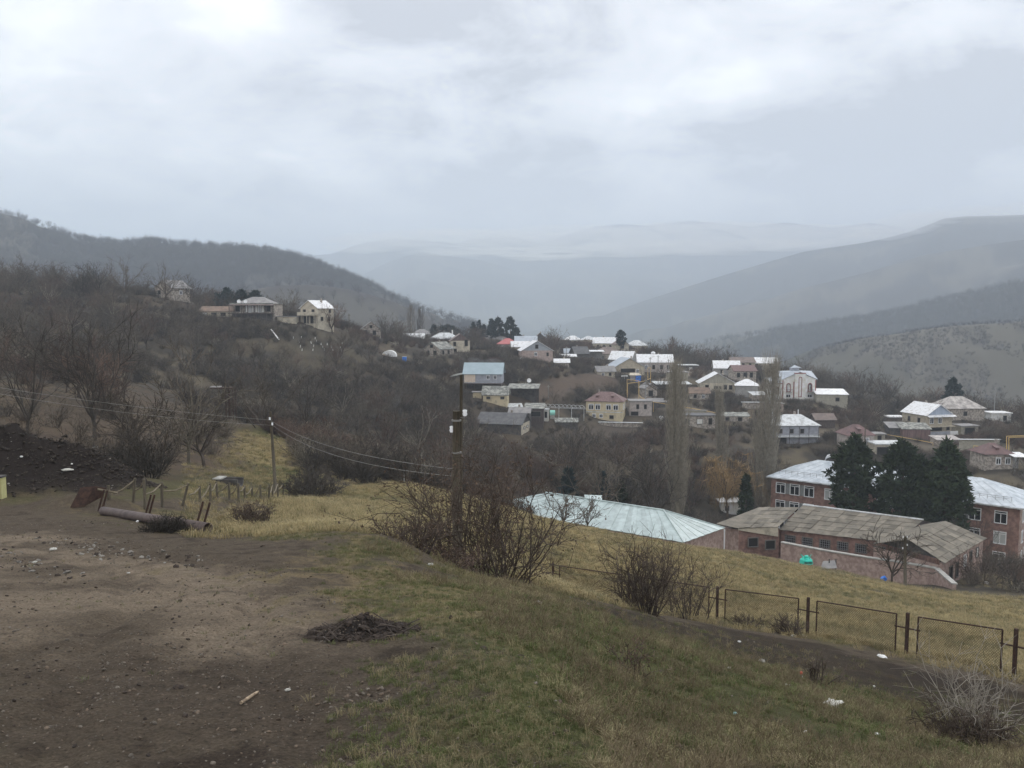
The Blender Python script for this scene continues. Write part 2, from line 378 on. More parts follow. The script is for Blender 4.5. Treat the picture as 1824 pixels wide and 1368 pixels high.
# ------------------------------------------------------------------ table of houses
# label, category, photo column, photo row of the base, depth, width, depth of plan, wall height, turn, roof, roof height, roof material, wall material, extras
HOUSES = [
 ('small grey gabled house half hidden by a bare tree on the skyline','house',291,529,268,7,8,3.0,-22,'gy',2.4,'grey','stone',dict(f=[(-1.6,1.5,1.1,1.3,'d')],r=[(0,1.5,1.2,1.2,'w')])),
 ('long low shed with a rusty roof beside the veranda house','shed',385,567,256,10,6,2.2,0,'gx',1.4,'rust','cream',dict(f=[(-3.6,.9,1.6,1.8,'p'),(-.6,1.2,1.6,1.0,'d'),(2.2,1.2,1.6,1.0,'d')])),
 ('two storey cream house with a bright white roof on the hilltop','house',551,577,260,7.2,7.2,5.0,-30,'gy',2.3,'white','cream',dict(f=[(-1.9,4.0,1.1,1.0,'d'),(1.7,4.0,1.1,1.0,'d'),(-1.2,1.3,2.0,2.2,'d'),(1.6,1.3,2.0,2.2,'d')],r=[(-1.8,1.6,1.0,1.2,'d'),(1.4,1.6,1.0,1.2,'d'),(1.8,4.0,.9,1.0,'d')],gw=1,porch=1)),
 ('low cream outbuilding below the two storey hilltop house','outbuilding',511,577,257,5.8,4,2.2,5,'flat',.2,'grey','cream',{}),
 ('ruined grey cottage with an open gable on the ridge','house',661,598,300,7,6,2.4,12,'gy',2.6,'grey','stone',dict(f=[(-2.0,1.1,1.2,1.8,'d'),(1.2,1.1,1.2,1.6,'d'),(0,3.3,1,1,'d')])),
 ('long white roofed house at the west end of the village','house',736,613,370,9,8,2.6,0,'gx',2.0,'white','cream',dict(f=[(-2,1.3,1,1.2,'d'),(2,1.3,1,1.2,'d')])),
 ('hipped white roofed house with a thin white chimney','house',789,613,365,12,9,2.4,-5,'hip',2.6,'palegrey','grey',dict(f=[(2,1.2,1,1.2,'d'),(-3,1.2,1,1.2,'d')],chim=(3.5,0,2.2))),
 ('rounded grey hipped roof beyond the white roofed house','house',750,604,402,9,8,2.4,0,'hip',2.4,'grey','grey',{}),
 ('dilapidated stone house with a patched grey roof','house',769,637,298,7.4,8,3.2,-35,'gy',2.3,'patch','stone',dict(f=[(-1.5,1.7,1.0,1.6,'d'),(1.6,1.5,1.6,2.0,'d'),(0,4.1,1.4,1.1,'d')],r=[(-2,1.9,1,1.4,'d'),(1,1.9,1,1.4,'d')])),
 ('burnt out cream house with a charred brown gable','house',820,627,310,7.2,7,4.2,8,'gy',2.5,'brown','cream',dict(f=[(-2.1,3.0,1.0,1.6,'d'),(2.2,3.4,1.2,2.4,'d'),(-1.9,.7,1.1,1.2,'d')],gm='char')),
 ('dull grey long roof in front of the dark conifers','house',884,614,396,10.5,8,2.2,0,'gx',2.0,'grey','cream',dict(f=[(-3,1.2,1,1.1,'d'),(3,1.2,1,1.1,'d')])),
 ('house with a bright red roof in the village','house',904,624,350,8.4,8,2.6,0,'hip',2.4,'redbright','grey',dict(f=[(-2,1.3,1,1.2,'w'),(2,1.3,1,1.2,'w')])),
 ('long pale blue roof behind the pink gabled house','house',937,617,385,10,8,2.4,0,'gx',2.2,'paleblue','grey',dict(f=[(-3,1.2,1,1.1,'d')])),
 ('small white roof next to the pink gabled house','house',928,628,332,7,6,2.4,6,'gx',2.0,'white','cream',dict(f=[(0,1.2,1.4,1.4,'d')])),
 ('pink house with a grey boarded gable and white roof','house',957,642,300,11.4,9,3.6,8,'gy',3.4,'white','pink',dict(f=[(-.6,2.3,1.0,1.3,'w'),(3.8,2.2,.8,1.3,'d'),(-.2,5.0,1.1,1.4,'d')],gm='gablegrey')),
 ('tiny dark gable rising behind the pale blue roof','house',962,608,425,5,5,2.0,0,'gy',2.2,'brown','dark',{}),
 ('white hipped roof furthest along the village skyline','house',1021,615,422,9,8,2.6,0,'hip',2.2,'white','cream',dict(f=[(1,1.2,1,1.1,'d')])),
 ('small whitish hipped roof between two long white roofs','house',1049,614,432,7,7,2.6,0,'hip',1.9,'palegrey','cream',dict(f=[(-1,1.2,1,1.1,'d')])),
 ('long bright white roof below the round clipped tree','house',1076,622,402,11,8,3.0,-14,'gx',2.6,'white','cream',dict(f=[(-3,1.4,1,1.3,'d'),(0,1.4,1,1.3,'d'),(3,1.4,1,1.3,'d')])),
 ('cream house with a brown grey roof under the round tree','house',1109,625,386,6,6,3.0,14,'gy',2.0,'brown','cream',dict(f=[(0,1.8,1.4,1.4,'d')])),
 ('wide pale hipped roof at the east end of the skyline','house',1136,625,412,10,9,2.6,0,'hip',2.6,'palegrey','cream',dict(f=[(2.5,1.4,1.2,1.2,'d')])),
 ('open porch with a flat white roof on thin posts','porch',1059,641,346,7.6,5,3.4,0,'canopy',.4,'white','grey',{}),
 ('old house with a broad dull brown hipped roof','house',1086,643,355,11.5,9,3.0,6,'hip',2.8,'brown','stone',dict(f=[(2,1.5,1.2,1.4,'w'),(-3,1.5,1.2,1.4,'d')])),
 ('little grey blue roofed shed near the white post','shed',1016,636,346,4.8,4,1.8,0,'gx',1.6,'paleblue','grey',{}),
 ('steep dark grey roofed barn beside the little blue shed','barn',1037,638,341,6.2,6,2.0,18,'gx',2.6,'darkgrey','dark',{}),
 ('low white roofed shed under the grey barn','shed',1012,643,335,6.6,4,1.6,0,'shed',.9,'white','stone',{}),
 ('house with a white roof and a grey plastered gable end','house',1104,655,330,9,8,3.4,-26,'gx',3.0,'white','grey',dict(f=[(-2.4,1.6,1,1.4,'d'),(1.6,1.6,1,1.4,'d')])),
 ('tan house with a wide gable and a dark recessed porch','house',1121,669,310,12,9,3.2,12,'gy',3.3,'paleblue','tan',dict(f=[(-.6,1.9,5.6,1.5,'d'),(3.2,1.5,1.0,1.6,'w')],l=[(0,1.6,1,1.3,'d')])),
 ('long white roofed house carrying a round white tank','house',1167,664,320,13.4,8,4.2,-5,'gx',2.7,'white','pinkpale',dict(f=[(-3.4,2.2,1,1.6,'w'),(-.6,2.2,1,1.6,'d'),(2.4,2.2,1,1.6,'d'),(5,2.2,.9,1.6,'d')],tank=1)),
 ('unfinished grey block house without a roof','house',1209,684,290,6.4,6,4.0,0,'flat',.2,'grey','block',{}),
 ('open shed with a flat light grey roof beside the stone hut','shed',1200,706,275,11.5,6,4.0,4,'canopy',.5,'palegrey','dark',{}),
 ('small ruined stone hut with a round arched opening','hut',1160,706,272,4.4,4,2.8,20,'gy',1.4,'grey','stone',dict(f=[(-.2,1.0,1.6,1.9,'d')])),
 ('low dark building with a thin flat roof beyond the block house','building',1227,663,352,7.8,6,2.8,0,'flat',.3,'palegrey','dark',dict(f=[(.8,1.4,1.4,1.5,'p')])),
 ('cream house with a wide white gable roof and deep porch','house',1278,699,285,12.2,9,3.2,-6,'gy',3.4,'white','cream',dict(f=[(-3.6,1.6,1.2,2.0,'d'),(0,1.7,2.4,.9,'d'),(2.6,1.8,1.1,1.5,'d'),(4.4,1.8,1.1,1.5,'d')],gm='gabletan',porch=2)),
 ('grey house with a small white hipped roof next to a poplar','house',1330,708,278,7.2,7,4.0,-14,'hip',2.0,'white','grey',dict(r=[(0,2,1,1.4,'d')])),
 ('house with a long white roof behind the wide gabled house','house',1295,668,326,9.8,8,2.8,-8,'gx',2.6,'white','grey',dict(f=[(-2,1.4,1,1.2,'d')])),
 ('brick house with three dark windows and a reddish roof','house',1327,682,315,8.6,7,4.6,4,'gx',1.9,'redbrown','stone',dict(f=[(-2.6,3.0,1.2,1.7,'d'),(0,3.0,1.4,1.9,'d'),(2.4,3.0,1.2,1.9,'d')])),
 ('far house with a dull brown roof beside a white roof','house',1324,655,366,10.4,8,2.4,0,'gx',2.0,'brown','cream',dict(f=[(0,1.3,1,1.2,'d'),(3,1.3,1,1.2,'d')])),
 ('far house with a bright white roof on the east skyline','house',1360,656,371,12.6,8,2.4,-6,'gx',2.2,'white','cream',dict(f=[(-3,1.3,1,1.2,'d'),(3,1.3,1,1.2,'d')])),
 ('concrete outbuilding with a white roof beside the red trimmed house','outbuilding',1482,722,262,9.4,7,3.4,-8,'shed',1.2,'white','block',dict(f=[(1.6,1.9,1.2,1.2,'d')])),
 ('low pinkish shed beneath the red trimmed house','shed',1381,734,250,4.8,3.5,2.5,0,'flat',.2,'grey','pink',dict(f=[(1.4,1.4,.7,.8,'d')])),
 ('grey house with a wide pale hipped roof and long balcony','house',1420,793,215,11.4,8,5.2,2,'hip',2.5,'palegrey','greyblue',dict(f=[(-4.6,3.7,1.1,1.2,'d'),(-1.6,3.7,1.0,1.2,'d'),(1.2,3.7,1.0,1.2,'d'),(-4.2,1.2,2.6,1.8,'d')],band=2.6,pipe=1)),
 ('small pink house with a dull red hipped roof above the pines','house',1533,796,205,6.7,6,2.9,4,'hip',2.4,'red','pinkpale',dict(f=[(-1.6,1.5,1.1,1.5,'w'),(1.5,1.5,1.1,1.5,'w')],dorm=1)),
 ('low concrete garage with an open dark bay above the pines','garage',1586,813,200,7.2,5,2.9,0,'flat',.3,'palegrey','cream',dict(f=[(-1.9,1.2,2.9,2.2,'d')])),
 ('two storey tan house with white roof and blue grey gable','house',1672,777,235,8.6,10,6.2,14,'gy',2.8,'white','tan',dict(f=[(-2.6,4.5,1.2,1.6,'w'),(.2,4.5,1.2,1.6,'w'),(-1.2,2.1,4.2,1.1,'d'),(3.0,2.1,1.0,.9,'d')],l=[(-2,4.4,1,1.4,'d'),(2,4.4,1,1.4,'d')],gm='gableblue',canopy=5.7,porch=3)),
 ('corrugated grey shed stepping down the slope below the tan house','shed',1601,778,231,5,4,2.4,-4,'shed',1.2,'grey','dark',{}),
 ('long lean-to with patched grey roof joined to the tan house','shed',1632,777,229,7.6,4,1.9,-4,'shed',1.3,'patch','redbrown',{}),
 ('small dark garage with grey gateposts beside the tan house','garage',1727,776,236,5.2,4,2.7,8,'flat',.25,'grey','block',dict(f=[(0,1.2,3.2,2.2,'d')])),
 ('flat topped dark shed with pale eaves up the bank','shed',1597,757,262,5.2,4,2.4,0,'flat',.3,'white','dark',{}),
 ('grey house with a broad weathered hipped roof below the cedar','house',1719,747,256,12.4,10,3.4,4,'hip',3.4,'weather','stone',dict(f=[(-4.6,1.8,1,1.5,'p'),(0,1.8,1.2,1.4,'d')])),
 ('small white building at the end of the village','building',1783,752,266,6.4,5,2.8,0,'flat',.3,'white','white',dict(f=[(1.2,1.3,1.1,1.6,'d')])),
 ('grey stone house with a dark red roof by the yellow pipe','house',1779,834,186,6.4,6,3.2,2,'hip',2.2,'red','stone',dict(f=[(-.2,1.7,1.1,1.5,'w'),(2.0,1.7,1.1,1.5,'w')],dorm=1)),
 ('white roofed porch attached beside the dark red roof','porch',1818,838,184,2.8,3,3.0,2,'canopy',.5,'white','grey',{}),
 ('grey house on stilts with a pale blue metal roof','house',860,698,240,11,7,5.4,-5,'gx',2.8,'blue','greyblue',dict(f=[(1.6,4.3,.9,1.1,'w'),(3.6,4.3,.9,1.1,'w')],stilt=2.5,planks=1)),
 ('small yellow plastered shed with a mossy grey roof','shed',882,719,228,6.8,5,2.6,-5,'gx',2.0,'patch','yellow',dict(f=[(-1.9,1.6,1.0,.6,'d'),(2.0,1.6,1.0,.6,'d')])),
 ('little yellow box hut below the house on stilts','hut',850,711,231,2.4,2,1.9,0,'flat',.15,'grey','yellow',{}),
 ('lean-to with a sagging grey roof on dark posts','lean-to',931,716,235,8.4,5,3.8,-8,'canopy',.9,'patch','dark',{}),
 ('tall dark timber store with a grey mono-pitch roof','store',952,768,220,4.9,4,6.0,-4,'shed',1.0,'patch','wood',dict(f=[(0,4.6,3.4,1.4,'d')])),
 ('long barn with a dark sagging roof and cream end wall','barn',889,777,205,11.4,8,3.2,-16,'gx',2.2,'darkgrey','dark',dict(r=[(-1.4,2.0,1.3,.5,'p'),(1.6,2.0,1.3,.5,'p')],rm='cream')),
 ('yellow two storey house with a dull red hipped roof','house',1076,752,243,10.8,8,6.2,-14,'hip',2.5,'redbrown','yellow',dict(f=[(-3.9,4.5,1.4,1.6,'w'),(-1.9,4.5,1.4,1.6,'w'),(1.3,4.5,1.4,1.6,'w'),(3.4,4.5,1.4,1.6,'w'),(-3.0,1.9,1.0,1.1,'w'),(-.9,1.9,1.0,1.1,'w'),(2.2,1.6,1.2,1.0,'d')],band=3.0,dorm=2,r=[(-2,4.5,1.1,1.6,'w'),(2,4.5,1.1,1.6,'w')])),
 ('small pale pink block house with two dark window holes','house',1141,742,248,6.6,5,4.6,-4,'flat',.25,'grey','pinkpale',dict(f=[(-.9,3.0,.8,1.4,'d'),(1.4,3.0,.8,1.4,'d'),(-1.8,.9,2.2,1.2,'d')])),
 ('long ruined stone outbuilding behind the tall poplar','outbuilding',1243,759,226,9.4,5,2.8,0,'flat',.25,'darkgrey','stone',dict(f=[(-3,1.3,1.4,1.6,'d'),(.5,1.3,1.6,1.4,'p'),(3.4,1.3,1.0,1.8,'d')])),
 ('white hut glimpsed between the trees by the workshop','hut',1301,940,172,4.2,4,5.4,0,'flat',.2,'white','white',dict(f=[(-.8,4.2,.8,1.0,'d')])),
 ('stone terrace wall below the red trimmed house','wall',1350,727,256,9.5,.6,1.8,-4,'flat',.08,'palegrey','stone',{}),
 ('low dark woodshed with a pale tin roof under the yellow house','shed',1010,764,228,6,3.5,1.8,0,'shed',.7,'patch','dark',{}),
 ('tin roofed hen house below the dug garden','hut',918,736,228,3.6,3,1.7,6,'shed',.6,'palegrey','wood',{}),
 ('grey corrugated shed on the bank between barn and timber store','shed',925,748,214,5.2,3.6,2.0,-10,'gx',1.0,'grey','dark',{}),
 ('small tin roofed shed beside the rounded white hipped house','shed',1354,716,272,4.6,4,2.2,6,'shed',.8,'palegrey','stone',{}),
 ('long low pigsty with a mossy roof along the village lane','shed',1308,752,240,8.4,3.4,1.7,-3,'shed',.7,'patch','stone',dict(f=[(-2,.9,1.2,1.1,'d'),(1.6,.9,1.2,1.1,'d')])),
 ('dark timber barn with a brown roof above the grey balcony house','barn',1470,762,232,5.6,4,2.4,4,'gx',1.4,'brown','wood',{}),
 ('small block shed with a flat roof east of the pink house','shed',1562,788,214,4.0,3.4,2.1,-5,'flat',.2,'grey','block',dict(f=[(.6,1.0,1.0,1.6,'d')])),
 ('low stone cottage with a rusty roof above the lane','cottage',1246,712,268,6.2,5,2.2,-8,'gx',1.5,'rust','stone',dict(f=[(-1.4,1.1,.9,1.1,'d'),(1.2,1.1,.9,1.1,'w')])),
 ('grey tin shed behind the pale pink block house','shed',1172,728,258,5,4,2.0,0,'shed',.8,'grey','dark',{}),
 ('small cream cottage with a grey roof behind the kiosk','cottage',1080,672,296,6.5,5,2.2,10,'gx',1.6,'grey','cream',dict(f=[(-1.2,1.1,.9,1.1,'w'),(1.4,1.1,.9,1.1,'d')])),
 ('little stone shed with a white roof east of the pink gabled house','shed',1001,655,292,5,4,1.9,0,'gx',1.1,'white','stone',{}),
 ('roadside stone shed with a dull roof under the tan house','shed',1690,796,222,6.4,3.6,1.8,4,'shed',.7,'weather','stone',{}),
 ('small grey barn on the slope below the cedar','barn',1650,760,246,4.6,4,2.2,-6,'gx',1.3,'patch','wood',{}),
 ('stone wall closing the yard of the yellow house','wall',1105,762,236,12,.5,1.5,-8,'flat',.08,'palegrey','stone',{}),
 ('broken block wall along the lane near the great poplar','wall',1225,738,245,11,.4,1.2,-4,'flat',.08,'grey','block',{}),
 ('roadside concrete wall below the tan gabled house','wall',1745,792,210,10,.4,1.3,-2,'flat',.08,'palegrey','block',{}),
]
for hrow in HOUSES: HOUSE_CP.append((hrow[2], hrow[3] - 1, hrow[4]))
HOUSE_CP += [(452, 566, 256), (1413, 711, 266)]
fit()
BUMPS += []
# wheel ruts of the track: closed thin loops, in plan
def _rut(pts, off):
    g = [G(px, py) for px, py in pts]; out, back = [], []
    for i, p in enumerate(g):
        d = g[min(i + 1, len(g) - 1)] - g[max(i - 1, 0)]; d.z = 0; d.normalize(); n = Vector((-d.y, d.x, 0))
        out.append(tuple((p + n * off).xy)); back.append(tuple((p + n * (off + .02)).xy))
    return out + back[::-1]
_line = [(-260,1330),(40,1215),(260,1130),(400,1065),(390,1022),(270,990),(140,972),(20,958),(-120,945)]
_line2 = [(560,1368),(470,1230),(430,1130),(440,1070),(380,1015),(260,985)]
_r = [_rut(_line, -.7), _rut(_line, .7), _rut(_line2, -.1), _rut(_line2, 1.3)]
RUTS += _r
# ------------------------------------------------------------------ mounds standing on the ground
def mound(px, py, r, h, seed, ymin=2):
    g = G(px, py, ymin); BUMPS.append((g.x, g.y, r, h, seed)); return g
_m = []
for px, py, r, h, s in ((20,872,2.6,1.35,11),(95,868,2.0,.8,12),(150,866,1.8,.75,13),(190,864,1.5,.5,14),(-70,872,3,1.3,15),(228,864,1.2,.3,16)):
    _m.append((px, py, r, h, s))
_g0 = [(G(px, py), r, h, s) for px, py, r, h, s in _m]
for g, r, h, s in _g0: BUMPS.append((g.x, g.y, r, h, s))
SPOIL = [(g.x, g.y, r) for g, r, h, s in _g0]
heap_g = G(645, 1128)
BUMPS.append((heap_g.x, heap_g.y, .42, .12, 21))
knoll_g = G(90, 905); BUMPS.append((knoll_g.x + 1, knoll_g.y, 2.2, .5, 22))

# ------------------------------------------------------------------ zones of the ground, in plan
Z_DIRT = plan([(0,905),(120,915),(200,945),(330,962),(440,985),(540,1012),(600,1050),(640,1105),(680,1180),(650,1250),(630,1368),(-500,1368),(-500,905)])
Z_LIGHT = plan([(60,960),(160,1010),(330,1010),(480,1040),(600,1095),(560,1150),(420,1165),(280,1130),(120,1150),(-100,1200),(-100,1020),(20,1010)])
Z_FIELD = plan([(570,872),(640,862),(740,863),(905,905),(1000,915),(1290,978),(1500,1015),(1690,1050),(1900,1066),(1900,1215),(1806,1202),(1614,1164),(1438,1128),(1277,1102),(1100,1070),(987,1050),(860,1000),(700,955),(560,940),(420,935),(470,905)])
Z_PATH = plan([(1040,1070),(1110,1085),(1240,1108),(1450,1146),(1620,1182),(1824,1225),(2000,1260),(2000,1330),(1824,1300),(1700,1272),(1560,1232),(1400,1190),(1250,1148),(1120,1114),(1040,1085)])
Z_BANK = plan([(740,1000),(870,1090),(1000,1200),(1050,1368),(1050,1560),(2100,1560),(2100,1240),(1824,1225),(1450,1150),(1240,1110),(1000,1060),(860,1010)])
Z_MEADOW = plan([(405,770),(470,765),(530,800),(545,850),(440,858),(380,840),(395,800)])
Z_GREEN = plan([(215,845),(330,835),(440,855),(520,870),(440,885),(330,890),(200,885)])
Z_LEAF = plan([(60,770),(200,755),(330,760),(400,790),(400,835),(300,855),(200,790),(60,800)])
Z_GARDEN = plan([(1000,672),(1090,668),(1110,690),(1040,700),(930,715),(925,695)])
Z_YARD = plan([(1020,752),(1130,748),(1140,770),(1050,790),(960,780)])
Z_ROAD = plan([(1110,725),(1150,690),(1240,660),(1236,668),(1170,700),(1140,732)])
Z_LANE = plan([(1110,722),(1165,716),(1345,748),(1520,768),(1660,792),(1824,820),(1824,832),(1655,802),(1515,777),(1340,757),(1160,726)])
Z_VERGE = plan([(450,985),(590,940),(740,1000),(830,1090),(700,1100),(610,1055),(530,1010)])
Z_OPEN = plan([(-60,690),(250,685),(410,745),(405,835),(200,800),(-60,800)])
Z_SLOPE = plan([(500,600),(620,592),(650,640),(560,660),(480,640)])
Z_CREST = plan([(960,902),(1290,970),(1500,1008),(1700,1045),(1900,1064),(1900,1078),(1700,1062),(1500,1026),(1290,988),(1100,946),(1000,918)])
Z_RIGHT = plan([(1700,1010),(1824,1000),(2000,1010),(2000,1050),(1740,1045)])

def hexc(r, g, b, k=.66): return np.array(A(r, g, b, k))
C_DIRT = hexc(80,71,60); C_LIGHT = hexc(116,104,89); C_GRAV = hexc(76,67,57); C_GRASS = hexc(74,71,48); C_GREEN = hexc(80,83,50)
C_STRAW = hexc(124,109,80); C_FIELD = hexc(136,122,86); C_FIELD2 = hexc(98,90,60); C_SOIL = hexc(50,42,36); C_BLACK = hexc(44,39,36)
C_SCRUB = hexc(62,57,50); C_SCRUB2 = hexc(96,87,70); C_RUST = hexc(80,68,56); C_WOOD = hexc(56,52,50); C_WOOD2 = hexc(92,86,74)
C_TAN = hexc(86,81,70); C_TANG = hexc(68,67,58); C_VAL = hexc(112,122,92); C_VAL2 = hexc(150,146,120)

def colour(x, y, rho, ph, zone_far):
    v = np.log(rho); n = len(x)
    def lerp(c, d, t): return c + (np.asarray(d) - c) * t[:, None]
    n1 = fbm(x / 6, y / 6, 4, 101); n2 = fbm(x / 1.4, y / 1.4, 4, 102); n3 = fbm(x / .35, y / .35, 4, 103, .6); n4 = fbm(x / 30, y / 30, 4, 104)
    nf = fbm(x / 5 + 3 * n1, y / 2.6 + 3 * n2, 5, 105, .6)
    def soft(poly, w, wob):
        d = inside(ph, v, poly) + (n2 - .5) * wob + (n1 - .5) * wob + (n3 - .5) * wob * .6
        return sstep(-w, w, d)
    c = np.tile(C_SCRUB, (n, 1)) * 1.0
    c = lerp(c, C_SCRUB2, sstep(.45, .62, n1) * .7)
    c = lerp(c, C_RUST, sstep(.52, .66, n4) * .45)
    near = rho < 140
    # near ground: thin grass over dirt
    t = sstep(60, 34, rho)
    gn = np.tile(C_DIRT, (n, 1)); gn = lerp(gn, C_GRASS, sstep(.44, .60, n2 * .6 + n1 * .4) * .75)
    gn = lerp(gn, C_STRAW, sstep(.54, .68, n3 * .5 + n2 * .5) * .45); gn = lerp(gn, C_GREEN, sstep(.58, .7, n1 * .5 + n2 * .5) * .7)
    gn = lerp(gn, C_SOIL, sstep(.60, .72, 1 - n3 * .5 - n2 * .5) * .7)
    c = c * (1 - t[:, None]) + gn * t[:, None]
    b = soft(Z_BANK, .02, .16)
    bk = np.tile(C_GRASS * .85, (n, 1)); bk = lerp(bk, C_STRAW, sstep(.46, .62, n2 * .55 + n3 * .45) * .65)
    bk = lerp(bk, C_SOIL, sstep(.50, .64, 1 - n1 * .3 - n2 * .7) * .9); bk = lerp(bk, C_GREEN, sstep(.55, .68, n1) * .6)
    c = c * (1 - b[:, None]) + bk * b[:, None]
    d = soft(Z_DIRT, .05, .30)
    dt = lerp(np.tile(C_DIRT, (n, 1)), C_GRAV, sstep(.40, .6, n1 * .5 + n2 * .5))
    lt = soft(Z_LIGHT, .10, .35)
    dt = lerp(dt, C_LIGHT, lt * (.25 + .7 * sstep(.3, .7, n2))); dt = lerp(dt, C_SOIL, sstep(.60, .75, 1 - n3) * .35)
    c = c * (1 - d[:, None]) + dt * d[:, None]
    vg = soft(Z_VERGE, .05, .3); c = lerp(c, np.asarray(C_GRASS), vg * .6 * sstep(.4, .6, n2)); c = lerp(c, C_STRAW, vg * .5 * sstep(.5, .64, n3 * .5 + n1 * .5))
    f = soft(Z_FIELD, .02, .10)
    fl = lerp(np.tile(C_FIELD, (n, 1)), C_FIELD2, sstep(.42, .62, nf)); fl = lerp(fl, C_SCRUB, sstep(.60, .72, nf * .6 + n2 * .4) * .8)
    fl = lerp(fl, C_GREEN * .8, sstep(.52, .66, n1 * .6 + n4 * .4) * .45); fl = lerp(fl, C_FIELD * 1.15, sstep(.55, .7, n3) * .35)
    c = c * (1 - f[:, None]) + fl * f[:, None]
    k = soft(Z_CREST, .012, .05); c = lerp(c, C_SCRUB * .9, k * .75)
    k = soft(Z_PATH, .03, .14); c = lerp(c, C_SOIL * .9, k * (.7 + .3 * n2))
    k = soft(Z_MEADOW, .02, .10); c = c * (1 - k[:, None]) + lerp(np.tile(C_FIELD * .85, (n, 1)), C_GREEN * .9, sstep(.4, .6, n1)) * k[:, None]
    k = soft(Z_GREEN, .02, .10); c = lerp(c, C_GRASS * 1.0, k * .8)
    k = soft(Z_LEAF, .03, .12); c = lerp(c, C_RUST * 1.0, k * (.4 + .6 * sstep(.4, .6, n3)))
    k = soft(Z_GARDEN, .01, .03); c = lerp(c, hexc(82,70,60), k * .9)
    k = soft(Z_YARD, .01, .04); c = lerp(c, hexc(74,66,58), k * .9)
    k = soft(Z_ROAD, .004, .008); c = lerp(c, hexc(122,112,100), k * .9)
    k = soft(Z_LANE, .004, .01); c = lerp(c, hexc(100,92,80), k * .85)
    k = soft(Z_OPEN, .04, .2); c = lerp(c, C_RUST, k * (.35 + .5 * sstep(.4, .6, n3)))
    k = soft(Z_SLOPE, .03, .1); c = lerp(c, hexc(66,61,50), k * .6)
    k = soft(Z_RIGHT, .02, .06); c = lerp(c, C_FIELD * .9, k * (.5 + .5 * n2))
    for sx, sy, sr in SPOIL:
        k = sstep(sr * 1.5, sr * .8, np.hypot(x - sx, y - sy) + (n2 - .5) * 1.6); c = lerp(c, C_BLACK, k * .95)
    k = sstep(.62, .34, np.hypot(x - heap_g.x, y - heap_g.y) + (n3 - .5) * .3); c = lerp(c, C_BLACK * .85, k)
    # far country
    far = rho > 430
    if far.any():
        xf, yf, zf = x[far], y[far], zone_far[far]
        a1 = fbm(xf / 160, yf / 160, 5, 201, .6); a2 = fbm(xf / 45, yf / 45, 4, 202, .6); a3 = fbm(xf / 420, yf / 420, 4, 203)
        m = len(xf)
        cw = lerp(np.tile(C_WOOD * .8, (m, 1)), C_WOOD2, sstep(.50, .60, a1) * .75); cw = lerp(cw, C_WOOD * .7, sstep(.5, .66, a2) * .5)
        ct = lerp(np.tile(C_TAN * .92, (m, 1)), C_TANG, sstep(.42, .55, a1)); ct = lerp(ct, C_WOOD, sstep(.49, .57, a2 * .7 + a1 * .3) * .85)
        ct = lerp(ct, hexc(140,132,116), sstep(.60, .68, a2) * .3)
        cv = lerp(np.tile(C_VAL, (m, 1)), C_VAL2, sstep(.48, .58, a3)); cv = lerp(cv, C_WOOD, sstep(.52, .62, a1) * .8)
        cl = lerp(np.tile(hexc(72,68,60), (m, 1)), C_WOOD, sstep(.40, .56, a1))
        names = [r['n'] for r in RIDGES]
        cf = cw.copy()
        cf[zf == names.index('tan')] = ct[zf == names.index('tan')]
        cf[zf == names.index('lower')] = cl[zf == names.index('lower')]
        cf[zf == -1] = cv[zf == -1]
        t = sstep(430, 620, rho[far])[:, None]
        c[far] = c[far] * (1 - t) + cf * t
    return np.clip(c, 0.01, .8)

def ground_material():
    m = bpy.data.materials.new('earth'); m.use_nodes = True
    N, L = m.node_tree.nodes, m.node_tree.links
    b = N['Principled BSDF']; b.inputs['Roughness'].default_value = .95; b.inputs['Specular IOR Level'].default_value = .12
    at = N.new('ShaderNodeAttribute'); at.attribute_name = 'albedo'
    g = N.new('ShaderNodeNewGeometry')
    def nz(s, d, r):
        t = N.new('ShaderNodeTexNoise'); t.inputs['Scale'].default_value = s; t.inputs['Detail'].default_value = d; t.inputs['Roughness'].default_value = r
        L.new(g.outputs['Position'], t.inputs['Vector']); return t.outputs['Fac']
    a = nz(38, 5, .7); b2 = nz(5, 5, .65)
    ma = N.new('ShaderNodeMapRange'); ma.inputs['From Min'].default_value = .3; ma.inputs['From Max'].default_value = .7; ma.inputs['To Min'].default_value = .5; ma.inputs['To Max'].default_value = 1.5
    L.new(a, ma.inputs['Value'])
    mb = N.new('ShaderNodeMapRange'); mb.inputs['From Min'].default_value = .3; mb.inputs['From Max'].default_value = .7; mb.inputs['To Min'].default_value = .78; mb.inputs['To Max'].default_value = 1.22
    L.new(b2, mb.inputs['Value'])
    mu = N.new('ShaderNodeMath'); mu.operation = 'MULTIPLY'; L.new(ma.outputs[0], mu.inputs[0]); L.new(mb.outputs[0], mu.inputs[1])
    v = N.new('ShaderNodeVectorMath'); v.operation = 'SCALE'; L.new(at.outputs['Color'], v.inputs[0]); L.new(mu.outputs[0], v.inputs['Scale'])
    L.new(v.outputs[0], b.inputs['Base Color'])
    bp = N.new('ShaderNodeBump'); bp.inputs['Strength'].default_value = 1.0; bp.inputs['Distance'].default_value = .05
    L.new(nz(24, 6, .7), bp.inputs['Height']); L.new(bp.outputs[0], b.inputs['Normal'])
    return m
M_EARTH = ground_material()

